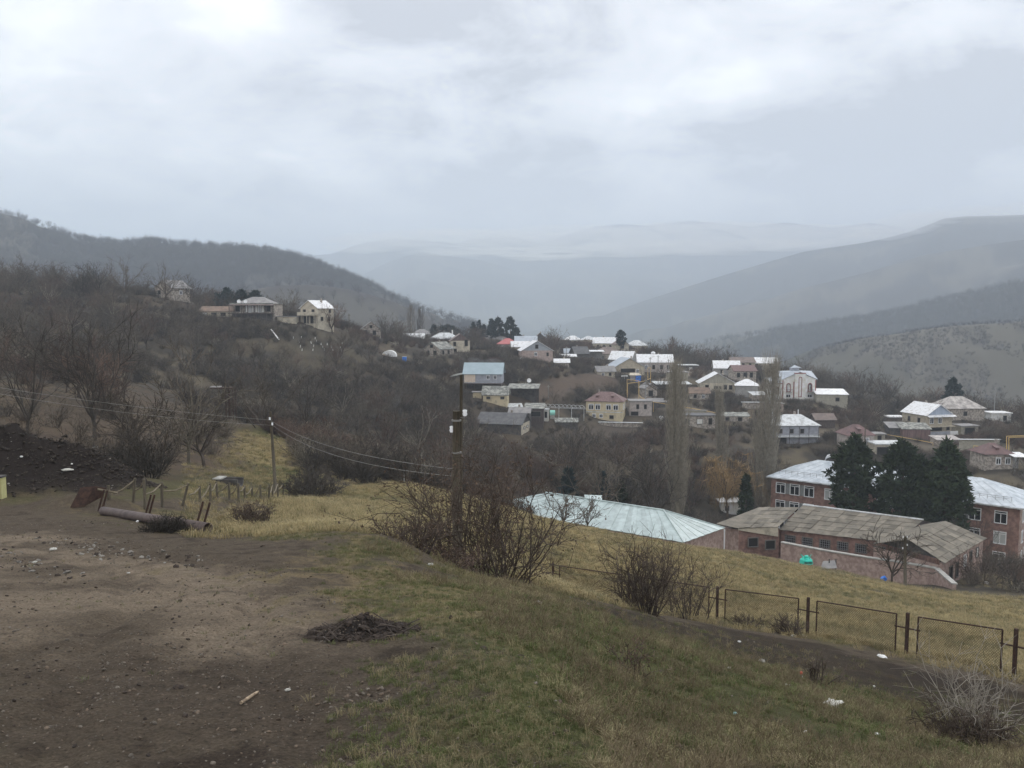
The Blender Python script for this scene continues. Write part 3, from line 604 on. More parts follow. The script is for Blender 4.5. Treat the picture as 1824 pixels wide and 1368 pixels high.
def ring_radii():
    r = [0.6]
    while r[-1] < 11200:
        q = r[-1]
        s = 1.05 if q < 2.6 else 1.0065 if q < 13 else 1.011 if q < 60 else 1.0115 if q < 500 else 1.02
        r.append(q * s)
    return np.array(r)
def build_ground():
    rr = ring_radii()
    A_ = np.concatenate([np.linspace(-R(39), R(39), 660), np.linspace(R(39), R(321), 64)[1:-1]])
    na, nr = len(A_), len(rr)
    ph, rho = np.meshgrid(A_, rr)
    x = (np.sin(ph) * rho).ravel(); y = (np.cos(ph) * rho).ravel(); rf = rho.ravel()
    z = H(x, y)
    pw = np.arctan2(x, y)
    zone = np.full(len(x), -1); fm = rf > 430
    zone[fm] = far_h(pw[fm], rf[fm], x[fm], y[fm], True)[1]
    col = colour(x, y, rf, pw, zone)
    v = np.log(rf)
    idx = np.arange(na * nr).reshape(nr, na)
    i0 = idx[:-1, :]; i1 = idx[1:, :]
    quads = np.stack([i0, np.roll(i0, -1, 1), np.roll(i1, -1, 1), i1], -1).reshape(-1, 4)[:, ::-1]
    cen = quads[:, 0]
    jit = (fbm(x / 1.2, y / 1.2, 3, 77) - .5) * .16
    cat = np.zeros(len(x), int)                                    # 0 ground
    cat[rf > 60] = 2
    cat[(inside(pw, v, Z_FIELD) + jit * .4 > 0)] = 3
    cat[(inside(pw, v, Z_DIRT) + jit > 0) & (rf < 40)] = 1
    cat[(inside(pw, v, Z_PATH) + jit * .5 > 0)] = 4
    cat[rf > 520] = 5
    cat[(rf > 560) & (zone >= 0)] = 6
    names = ['ground', 'dirt_road', 'hillside', 'field', 'path', 'valley', 'mountains']
    P3 = np.stack([x, y, z], 1)
    for k, nm in enumerate(names):
        q = quads[cat[cen] == k]
        if len(q) == 0: continue
        used, inv = np.unique(q.ravel(), return_inverse=True)
        me = bpy.data.meshes.new(nm)
        me.vertices.add(len(used)); me.vertices.foreach_set('co', P3[used].astype(np.float32).ravel())
        me.loops.add(len(inv)); me.loops.foreach_set('vertex_index', inv.astype(np.int32))
        me.polygons.add(len(q)); me.polygons.foreach_set('loop_start', np.arange(0, len(inv), 4, dtype=np.int32))
        me.polygons.foreach_set('use_smooth', np.ones(len(q), bool))
        me.update()
        at = me.attributes.new('albedo', 'FLOAT_COLOR', 'POINT')
        at.data.foreach_set('color', np.concatenate([col[used], np.ones((len(used), 1))], 1).astype(np.float32).ravel())
        me.materials.append(M_EARTH)
        tag(inst(nm, me), kind='structure')
build_ground()

# ------------------------------------------------------------------ haze
def haze():
    b = MB(); b.box((0, 5600, 320), (26000, 12400, 1180))
    m = bpy.data.materials.new('haze_air'); m.use_nodes = True
    N, L = m.node_tree.nodes, m.node_tree.links
    N.remove(N['Principled BSDF'])
    v = N.new('ShaderNodeVolumePrincipled'); v.inputs['Color'].default_value = (.81, .895, 1.0, 1)
    v.inputs['Density'].default_value = HAZE; v.inputs['Anisotropy'].default_value = 0.0
    v.inputs['Density Attribute'].default_value = ''
    for nm in ('Color Attribute', 'Temperature Attribute'): v.inputs[nm].default_value = ''
    L.new(v.outputs[0], N['Material Output'].inputs['Volume'])
    tag(b.build('haze', m), kind='stuff')
HAZE = 3.4e-4
haze()
# ------------------------------------------------------------------ materials of the buildings
K = .5
MAT = dict(
 white=mat('galvanised_bright', A(168,164,156,.64), A(222,222,217,.64), .9, rough=.5, spec=.45, stretch=(1.2, 1.2, 3), lo=.32, hi=.5, detail=8),
 palegrey=mat('galvanised_dull', A(132,132,130,.6), A(188,190,190,.6), .9, rough=.55, spec=.4, lo=.3, hi=.55, detail=8),
 grey=mat('roof_grey', A(108,106,106,.55), A(134,131,128,.55), .8, rough=.85),
 darkgrey=mat('roof_dark', A(74,74,76,.55), A(96,95,94,.55), .8, rough=.85),
 brown=mat('roof_brown', A(98,88,84,.55), A(118,106,99,.55), .8, rough=.85),
 rust=mat('roof_rusty', A(92,80,72,.55), A(122,104,90,.55), .8, rough=.85),
 red=mat('roof_red', A(90,73,71,.64), A(112,88,85,.64), .7, rough=.7),
 redbright=mat('roof_bright_red', A(158,92,92,.6), A(170,104,102,.6), .7, rough=.7),
 redbrown=mat('roof_red_brown', A(90,72,70,.6), A(118,96,92,.6), .9, rough=.7, stretch=(3, 3, .4)),
 blue=mat('roof_pale_blue', A(140,155,160,.62), A(152,166,171,.62), .5, rough=.55),
 paleblue=mat('roof_grey_blue', A(144,150,157,.6), A(164,170,176,.6), .5, rough=.5),
 patch=mat('roof_patched', A(96,96,92,.55), A(146,146,138,.55), 1.1, rough=.85, lo=.45, hi=.6),
 weather=mat('roof_weathered', A(118,112,108,.55), A(170,164,158,.55), .7, rough=.8),
 cream=mat('plaster_cream', A(118,112,100,.5), A(162,154,138,.5), .9, lo=.3, hi=.55, detail=9, rough=.9),
 yellow=mat('plaster_yellow', A(130,121,101,.52), A(170,158,131,.52), .8, lo=.3, hi=.5, detail=9, rough=.9),
 pink=mat('stone_pink', A(126,113,107,.5), A(152,136,128,.5), 1.6, rough=.9),
 pinkpale=mat('plaster_pinkish', A(126,119,114,.5), A(156,147,141,.5), 1.4, rough=.9),
 tan=mat('block_tan', A(122,114,100,.42), A(144,136,120,.42), 1.4, rough=.9),
 grey_w=mat('wall_grey', A(112,110,108,.45), A(132,130,126,.45), 1.2, rough=.9),
 greyblue=mat('wall_grey_blue', A(112,114,120,.45), A(132,134,140,.45), 1.2, rough=.9),
 stone=mat('wall_stone', A(98,92,86,.42), A(140,132,122,.42), 1.7, rough=.92, lo=.42, hi=.6),
 block=mat('wall_block', A(112,108,98,.42), A(130,126,114,.42), 2.0, rough=.92),
 white_w=mat('plaster_white', A(176,174,164,.52), A(210,208,198,.52), .9, rough=.85),
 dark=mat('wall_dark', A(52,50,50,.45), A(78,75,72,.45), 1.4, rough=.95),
 wood=mat('boards_dark', A(56,50,48,.45), A(78,70,66,.45), 2.0, rough=.95, stretch=(4, 4, .5)),
 char=mat('boards_charred', A(70,60,58,.45), A(100,88,84,.45), 1.6, rough=.95, stretch=(3, 3, .5)),
 gablegrey=mat('boards_grey', A(116,120,124,.45), A(132,136,140,.45), 1.0, rough=.8),
 gableblue=mat('boards_blue_grey', A(118,128,142,.45), A(142,150,162,.45), 1.2, rough=.7, stretch=(4, 4, .3)),
 gabletan=mat('boards_tan', A(112,108,98,.45), A(138,134,122,.45), 1.6, rough=.9, stretch=(4, 4, .4)),
 planks=mat('boards_pale', A(156,140,126,.42), A(180,164,148,.42), 3.0, rough=.9, stretch=(4, 4, .4)),
 frame=mat('window_white', A(214,214,210,.55)), frame_dark=mat('window_dark_frame', A(92,88,84,.5)),
 glass=mat('window_glass', (.012, .014, .018), rough=.08, spec=.6), hole=mat('dark_opening', (.016, .015, .015), rough=.9),
 curtain=mat('window_curtained', A(150,152,150,.5), rough=.3),
 metal=mat('bare_metal', A(120,120,122,.5), rough=.5, spec=.5), pipe=mat('yellow_gas_pipe', A(180,152,98,.55), rough=.6),
 turq=mat('turquoise_paint', A(30,150,132,.5), A(52,172,152,.5), 3, rough=.5), bluep=mat('blue_plastic', A(30,92,170,.5), A(50,112,190,.5), 2, rough=.5),
 tarp=mat('white_sheeting', A(190,188,184,.55), A(206,204,200,.55), 1.5, rough=.7), conc=mat('concrete', A(122,120,116,.5), A(150,148,142,.5), 1.5, rough=.9),
 pole=mat('pole_wood', A(66,61,53,.5), A(98,91,78,.5), 5, rough=.95, stretch=(6, 6, .6), bump=.6, bscale=14),
 poleg=mat('pole_grey', A(120,120,118,.5)), redtrim=mat('red_trim', A(112,62,60,.5), A(124,72,68,.5), 1.5), rustm=mat('rusty_iron', A(48,38,34,.6), A(72,54,46,.6), 9, rough=.9, bump=.3, bscale=40),
 cera=mat('white_ceramic', A(215,214,208,.55), rough=.3), wire=mat('bare_wire', A(120,118,114,.6), rough=.6),
)
_win = {}
def win_meshes(w, h, st):
    k = (round(w, 2), round(h, 2), st)
    if k in _win: return _win[k]
    t = min(.13, w * .12); f = MB()
    f.box((-w / 2, 0, 0), (t, .12, h + t)); f.box((w / 2, 0, 0), (t, .12, h + t))
    f.box((0, 0, h / 2), (w - t, .12, t)); f.box((0, -.02, -h / 2), (w - t, .2, t))
    if st in 'wc' and w > .7: f.box((0, 0, -h * .1), (t * .8, .1, h * .8 - t)); f.box((0, 0, h * .3 + t * .4), (w - t, .1, t * .8))
    fr = f.mesh('window', MAT['frame'] if st in 'wc' else MAT['frame_dark'])
    p = MB().box((0, .035, 0), (w - t, .03, h - t)).mesh('pane', {'w': MAT['glass'], 'd': MAT['hole'], 'p': MAT['white_w'], 'c': MAT['curtain']}[st])
    _win[k] = (fr, p); return _win[k]
def window(parent, x, y, z, w, h, st, rz):
    a, b = win_meshes(w, h, st)
    o = inst('window', a, parent, (x, y, z), (0, 0, rz)); inst('pane', b, o)
    return o
def roof_parts(kind, w, d, h, rh, ov, th=.12):
    """plates of a roof over a w x d plan whose walls end at height h"""
    X, Y = w / 2 + ov, d / 2 + ov
    m = MB()
    dz = th + .02
    if kind == 'gx':
        e = h - ov * rh / (d / 2)
        m.slab([(-X, -Y, e + dz), (X, -Y, e + dz), (X, 0.0, h + rh + dz), (-X, 0.0, h + rh + dz)], th)
        m.slab([(X, Y, e + dz), (-X, Y, e + dz), (-X, 0.03, h + rh + dz), (X, 0.03, h + rh + dz)], th)
    elif kind == 'gy':
        e = h - ov * rh / (w / 2)
        m.slab([(-X, -Y, e + dz), (0.0, -Y, h + rh + dz), (0.0, Y, h + rh + dz), (-X, Y, e + dz)], th)
        m.slab([(X, Y, e + dz), (.03, Y, h + rh + dz), (.03, -Y, h + rh + dz), (X, -Y, e + dz)], th)
    elif kind == 'hip':
        r = max(w / 2 - d / 2 * .85, .25)
        e = h + .02
        a, b = (-r, 0, h + rh), (r, 0, h + rh)
        m.slab([(-X, -Y, e), (X, -Y, e), b, a], th); m.slab([(X, Y, e), (-X, Y, e), a, b], th)
        m.slab([(X, -Y, e), (X, Y, e), b], th); m.slab([(-X, Y, e), (-X, -Y, e), a], th)
    elif kind == 'shed': m.slab([(-X, -Y, h + dz), (X, -Y, h + dz), (X, Y, h + rh + dz), (-X, Y, h + rh + dz)], th)
    elif kind == 'canopy': m.slab([(-X, -Y, h + dz), (X, -Y, h + dz), (X, Y, h + rh + dz), (-X, Y, h + rh + dz)], th)
    else: m.slab([(-X, -Y, h + rh), (X, -Y, h + rh), (X, Y, h + rh), (-X, Y, h + rh)], rh)
    return m
FOOT = []                                                     # footprints, for keeping plants out
def house(row):
    label, cat, px, py, Yd, w, d, h, yaw, kind, rh, rm, wm, o = row
    p = P(px, py, Yd); rz = R(yaw)
    c = p + Vector((-math.sin(rz) * d / 2, math.cos(rz) * d / 2, 0))
    FOOT.append((c.x, c.y, max(w, d) * .5 + .8))
    t = thing(cat.replace('-', '_'), label, cat, c, rz)
    wmat = MAT.get(wm + '_w', MAT.get(wm)); rmat = MAT[rm]
    base = o.get('stilt', 0)
    wl_ = MB()
    if kind == 'canopy':
        for sx in (-1, 1):
            for sy in (-1, 1):
                MB().tube([(sx * (w / 2 - .2), sy * (d / 2 - .2), -2.5), (sx * (w / 2 - .2), sy * (d / 2 - .2), h + (rh if sy > 0 else 0))], .1, 6).build('post', MAT['wood'] if wm == 'dark' else MAT['poleg'], t)
        wl_.box((0, d / 2 - .05, h / 2 - 1.3), (w - .1, .12, h + 2.4)).build('back_wall', wmat, t)
    else:
        z0 = base if base else -2.6
        wl_.box((0, 0, (z0 + h) / 2), (w, d, h - z0))
        gm = MAT.get(o.get('gm', ''), wmat)
        if kind in ('gx', 'gy'):
            wl_.build('wall', wmat, t)
            for s in (-1, 1):
                g = MB()
                if kind == 'gx':
                    xs = s * w / 2
                    g.add([(xs, -d / 2, h), (xs, d / 2, h), (xs, 0, h + rh), (xs - s * .25, -d / 2, h), (xs - s * .25, d / 2, h), (xs - s * .25, 0, h + rh)], [(0, 1, 2), (5, 4, 3), (0, 3, 4, 1), (1, 4, 5, 2), (2, 5, 3, 0)])
                else:
                    ys = s * d / 2
                    g.add([(-w / 2, ys, h), (w / 2, ys, h), (0, ys, h + rh), (-w / 2, ys - s * .25, h), (w / 2, ys - s * .25, h), (0, ys - s * .25, h + rh)], [(0, 1, 2), (5, 4, 3), (0, 3, 4, 1), (1, 4, 5, 2), (2, 5, 3, 0)])
                g.build('gable', gm, t)
        elif kind == 'shed':
            wl_.build('wall', wmat, t)
            MB().add([(-w / 2, -d / 2, h), (w / 2, -d / 2, h), (w / 2, d / 2, h), (-w / 2, d / 2, h), (w / 2, d / 2, h + rh), (-w / 2, d / 2, h + rh)], [(3, 2, 1, 0), (0, 1, 4, 5), (1, 2, 4), (3, 0, 5), (2, 3, 5, 4)]).build('gable', wmat, t)
        else: wl_.build('wall', wmat, t)
        if o.get('rm'):
            MB().box((w / 2 + .03, 0, h / 2 - .3), (.06, d - .1, h + .5)).build('end_wall', MAT[o['rm']], t)
    ov = .45 if kind in ('gx', 'gy', 'hip') else .35
    rf = roof_parts(kind, w, d, h, rh, ov).build('roof', rmat, t)
    for x, z, ww, hh, st in o.get('f', ()): window(t, x, -d / 2 - .05, z, ww, hh, st, 0)
    for y, z, ww, hh, st in o.get('l', ()): window(t, -w / 2 - .05, -y, z, ww, hh, st, -R(90))
    off = .06 if o.get('rm') else 0
    for y, z, ww, hh, st in o.get('r', ()): window(t, w / 2 + .05 + off, y, z, ww, hh, st, R(90))
    if 'chim' in o:
        x, y, hh = o['chim']; MB().box((x, y, h + rh * .6 + hh / 2), (.5, .5, hh)).build('chimney', MAT['white_w'], rf)
    else:
        rr = rng_of(int(px * 7 + py))
        if kind in ('gx', 'hip', 'gy') and rr.random() < .55:
            x = (rr.random() - .5) * w * .5; y = d * .12
            MB().box((x, y, h + rh * .9 + .25), (.5, .5, 1.3)).build('chimney', MAT['stone'], rf)
    if 'band' in o: MB().box((0, -d / 2 - .04, o['band']), (w + .1, .12, .22)).build('string_course', MAT['palegrey'], t)
    if o.get('dorm'):
        for k in range(o['dorm']):
            x = (k - (o['dorm'] - 1) / 2) * w * .42
            q = MB().box((x, -d * .28, h + rh * .48), (.8, 1.1, .8)); q.slab([(x - .55, -d * .28 - .7, h + rh * .48 + .38), (x + .55, -d * .28 - .7, h + rh * .48 + .38), (x + .55, -d * .28 + .8, h + rh * .48 + .72), (x - .55, -d * .28 + .8, h + rh * .48 + .72)], .06)
            dm = q.build('dormer', rmat, rf)
    if o.get('tank'):
        MB().tube([(-.5, .6, h + rh - .3), (-.5, .6, h + rh + .35), (-.5, .6, h + rh + .75), (-.5, .6, h + rh + 1.0), (-.5, .6, h + rh + 1.15)], [.5, .85, .9, .6, .2], 12).build('roof_tank', MAT['frame'], rf, True)
    if o.get('pipe'):
        for x in (-w / 2 + .5, w * .15): MB().tube([(x, .4, h + .6), (x, .4, h + rh + 1.2)], .12, 6).build('flue_pipe', MAT['frame'], rf)
        MB().box((0, -d / 2 - .7, 2.35), (w * .96, 1.3, .14)).build('balcony_floor', MAT['palegrey'], t)
        for k in range(5): MB().tube([(-w / 2 + .6 + k * (w - 1.2) / 4, -d / 2 - 1.2, -1.5), (-w / 2 + .6 + k * (w - 1.2) / 4, -d / 2 - 1.2, h - .2)], .07, 5).build('post', MAT['wood'], t)
        MB().box((0, -d / 2 - 1.25, 3.2), (w * .94, .06, .1)).build('balcony_rail', MAT['metal'], t)
    if 'canopy' in o:
        z = o['canopy']; MB().slab([(-w / 2 - .2, -d / 2 - 1.3, z), (w / 2 + .5, -d / 2 - 1.3, z), (w / 2 + .5, -d / 2 - .05, z + .5), (-w / 2 - .2, -d / 2 - .05, z + .5)], .1).build('canopy', MAT['white'], t)
    pz = o.get('porch')
    if pz:
        hh = {1: 2.7, 2: 3.1, 3: 2.9}[pz]
        if pz != 2: MB().box((0, -d / 2 - .8, hh), (w + .1, 1.5, .16)).build('balcony_floor', MAT['tan'], t)
        if pz == 1: MB().box((0, -d / 2 - 1.5, hh + .55), (w + .1, .1, .95)).build('balcony_rail', wmat, t)
        if pz == 3:
            MB().box((-w * .2, -d / 2 - 2.5, 1.3), (w * .75, .12, .9)).build('balcony_panel', MAT['greyblue'], t); MB().box((w * .34, -d / 2 - 2.5, 1.2), (w * .3, .12, 1.1)).build('balcony_panel', MAT['white_w'], t)
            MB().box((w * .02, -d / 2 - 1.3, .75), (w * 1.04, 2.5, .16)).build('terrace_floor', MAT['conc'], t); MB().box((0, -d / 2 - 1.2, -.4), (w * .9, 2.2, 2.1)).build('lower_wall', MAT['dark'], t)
        if pz != 3:
            for x in (-w / 2 + .2, 0.35, w / 2 - .2): MB().tube([(x, -d / 2 - 1.45 if pz == 1 else -d / 2 - .3, -1.5), (x, -d / 2 - 1.45 if pz == 1 else -d / 2 - .3, hh)], .1, 6).build('post', MAT['cream'], t)
        if pz == 2:
            MB().box((0, -d / 2 - .35, .35), (w * .98, .14, .7)).build('porch_wall', MAT['cream'], t)
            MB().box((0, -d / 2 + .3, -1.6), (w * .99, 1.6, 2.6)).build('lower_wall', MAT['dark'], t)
    if base:
        for ix in range(5):
            for iy in (-1, 1): MB().tube([(-w / 2 + .3 + ix * (w - .6) / 4, iy * (d / 2 - .3), -2.5), (-w / 2 + .3 + ix * (w - .6) / 4, iy * (d / 2 - .3), base)], .14, 6).build('post', MAT['wood'], t)
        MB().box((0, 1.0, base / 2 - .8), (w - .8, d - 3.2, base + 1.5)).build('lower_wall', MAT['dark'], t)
        MB().box((0, -d / 2 - .3, base - .05), (w + 1.6, 1.2, .18)).build('walkway', MAT['wood'], t)
        MB().slab([(-w / 2 - 4.2, -d / 2, base + 1.9), (-w / 2 - .1, -d / 2, base + 2.7), (-w / 2 - .1, d / 2 - 1, base + 2.9), (-w / 2 - 4.2, d / 2 - 1, base + 2.1)], .12).build('lean_to_roof', MAT['patch'], t)
    if o.get('planks'):
        for k in range(9): MB().box((-w / 2 + .25 + k * .36, -d / 2 - .05, base + 1.5), (.33, .06, 2.6 - .1 * (k % 3))).build('plank', MAT['planks'], t)
    return t
for hrow in HOUSES: house(hrow)

# ------------------------------------------------------------------ veranda house on the hill
def veranda_house():
    p = P(452, 566, 256); t = thing('veranda_house', 'sprawling hilltop house with a glazed veranda and two satellite dishes', 'house', p + Vector((0, 4.5, 0)), R(-3))
    FOOT.append((p.x, p.y + 4.5, 8))
    MB().box((0, 0, 1.4), (13, 8, 6.2)).build('wall', MAT['stone'], t)
    rf = roof_parts('hip', 9.5, 7, 4.5, 2.0, .6).build('roof', MAT['grey'], t)
    MB().box((0, -1, 4.4), (13.8, 9, .22)).build('eaves', MAT['patch'], t)
    MB().slab([(-6.6, -7.2, 3.9), (7.2, -7.2, 3.9), (7.2, -4, 4.3), (-6.6, -4, 4.3)], .12).build('veranda_roof', MAT['brown'], t)
    MB().box((0, -5.7, 1.35), (13.6, 3.2, .2)).build('veranda_floor', MAT['wood'], t)
    for k in range(8): MB().tube([(-6.4 + k * 1.92, -7.1, -3), (-6.4 + k * 1.92, -7.1, 3.9)], .1, 6).build('post', MAT['wood'], t)
    cols = ['white_w', 'pink', 'white_w', 'white_w', 'cream', 'white_w']
    for k in range(6): window(t, -1.6 + k * 1.0, -5.2, 2.7, .8, 2.1, 'p' if k not in (1, 4) else 'c', 0)
    MB().box((0, -5.2, .0), (12.5, .2, 2.4)).build('lower_wall', MAT['dark'], t)
    for x in (-5.0, 4.6): window(t, x, -4.05, 2.8, 1.6, 1.8, 'd', 0)
    for x in (-4.6, -2.5):
        d = MB().tube([(x, -3.4, 5.0), (x, -3.5, 5.0), (x, -3.75, 5.05)], [.1, .45, .62], 12).build('satellite_dish', MAT['frame'], t, True)
        MB().tube([(x, -3.3, 4.4), (x, -3.4, 5.0)], .05, 5).build('mast', MAT['metal'], d)
veranda_house()

# ------------------------------------------------------------------ white house with red trim
def red_trim_house():
    p = P(1419, 711, 266); t = thing('villa', 'white villa trimmed in red with arched windows and a little roof lantern', 'house', p + Vector((.5, 5, 0)), R(5))
    FOOT.append((p.x, p.y + 5, 8))
    W = MAT['white_w']; T = MAT['redtrim']; hw = 5.6; d = 9; hh = 6.4
    MB().box((0, 0, hh / 2 - 1), (2 * hw, d, hh + 2)).build('wall', W, t)
    MB().add([(-hw, -d / 2, hh), (hw, -d / 2, hh), (0, -d / 2, hh + 2.1), (-hw, -d / 2 + .3, hh), (hw, -d / 2 + .3, hh), (0, -d / 2 + .3, hh + 2.1)], [(0, 1, 2), (5, 4, 3), (0, 3, 4, 1), (1, 4, 5, 2), (2, 5, 3, 0)]).build('gable', W, t)
    X = hw + .4
    m = MB(); m.slab([(-X, -d / 2 - .3, hh), (-.0, -d / 2 - .3, hh + 2.5), (-1, 0, hh + 2.6), (-X, 0, hh + 2.4)], .14); m.slab([(X, -d / 2 - .3, hh), (X, 0, hh + 2.4), (1, 0, hh + 2.6), (.03, -d / 2 - .3, hh + 2.5)], .14)
    m.slab([(-X, .02, hh + 2.4), (X, .02, hh + 2.4), (X, d / 2 + .4, hh), (-X, d / 2 + .4, hh)], .14)
    rf = m.build('roof', MAT['paleblue'], t)
    ln = MB().box((0, -.4, hh + 3.0), (2.4, 2.0, 1.0)).build('lantern', MAT['greyblue'], rf)
    # porch tower in the middle of the front
    MB().box((0, -d / 2 - .35, 3.6), (3.4, .9, 9.4)).build('centre_bay', W, t)
    MB().box((0, -d / 2 - .4, 8.38), (3.7, 1.0, .22)).build('bay_trim', T, t)
    MB().slab([(-1.9, -1.6, hh + 3.55), (1.9, -1.6, hh + 3.55), (0, -.4, hh + 4.4)], .1).build('lantern_roof', MAT['paleblue'], t)
    def arch(x, z0, w, h, y, frame, glass, nm='window'):
        n = 8; out = [(x - w / 2, z0), (x + w / 2, z0)] + [(x + w / 2 * math.cos(a), z0 + h - w / 2 + w / 2 * math.sin(a)) for a in np.linspace(0, math.pi, n)]
        f = MB()
        for i in range(len(out)):
            a, b = out[i], out[(i + 1) % len(out)]
            if a != b: f.tube([(a[0], y, a[1]), (b[0], y, b[1])], .11, 4)
        o = f.build(nm, frame, t)
        MB().add([(q[0], y + .06, q[1]) for q in out] + [(q[0], y + .12, q[1]) for q in out], [tuple(range(len(out)))[::1]] + [(i, len(out) + i, len(out) + (i + 1) % len(out), (i + 1) % len(out)) for i in range(len(out))]).build('pane', glass, o)
        MB().box((x, y, z0 + h * .4), (.1, .1, h * .75)).build('sash', MAT['frame'], o)
    arch(0, .8, .95, 6.4, -d / 2 - .84, T, MAT['hole'])
    for s in (-1, 1):
        arch(s * 3.6, 2.4, 1.35, 2.7, -d / 2 - .06, T, MAT['glass'])
        b = MB().box((s * 3.6, -d / 2 - .55, 2.25), (1.9, 1.0, .14)).build('balcony', MAT['conc'], t)
        q = MB()
        for k in range(9): q.tube([(s * 3.6 - .9 + k * .225, -d / 2 - 1.0, 2.3), (s * 3.6 - .9 + k * .225, -d / 2 - 1.08, 3.2)], .025, 4)
        q.box((s * 3.6, -d / 2 - 1.04, 3.22), (1.9, .06, .06)); q.build('railing', MAT['dark'], b)
        window(t, s * 3.6, -d / 2 - .05, 1.05, 1.5, 1.1, 'w', 0)
        MB().box((s * 1.85, -d / 2 - .08, 2.9), (.22, .22, 5.4)).build('pilaster', T, t)
        MB().box((s * (hw - .12), -d / 2 - .03, 3.0), (.26, .2, 6.2)).build('corner_trim', T, t)
    MB().box((0, -d / 2 - .6, -.1), (2 * hw + .4, 1.4, .5)).build('plinth', MAT['conc'], t)
    # lower western wing
    MB().box((-hw - 1.7, -d / 2 + 2.6, 2.2), (3.4, 5, 6.2)).build('side_wing', W, t)
    MB().slab([(-hw - 3.8, -d / 2 - .3, 5.3), (-hw - .1, -d / 2 - .3, 5.3), (-hw - .1, -d / 2 + 5, 6.6), (-hw - 3.8, -d / 2 + 5, 6.6)], .14).build('wing_roof', MAT['paleblue'], t)
    MB().box((-hw - 1.7, -d / 2 + .02, 5.05), (3.7, .16, .26)).build('wing_trim', T, t); MB().box((-hw - 3.3, -d / 2 + .02, 2.4), (.3, .16, 5)).build('wing_trim', T, t)
    arch(-hw - 1.7, 1.7, 1.0, 2.3, -d / 2 + .02, T, MAT['glass'])
red_trim_house()
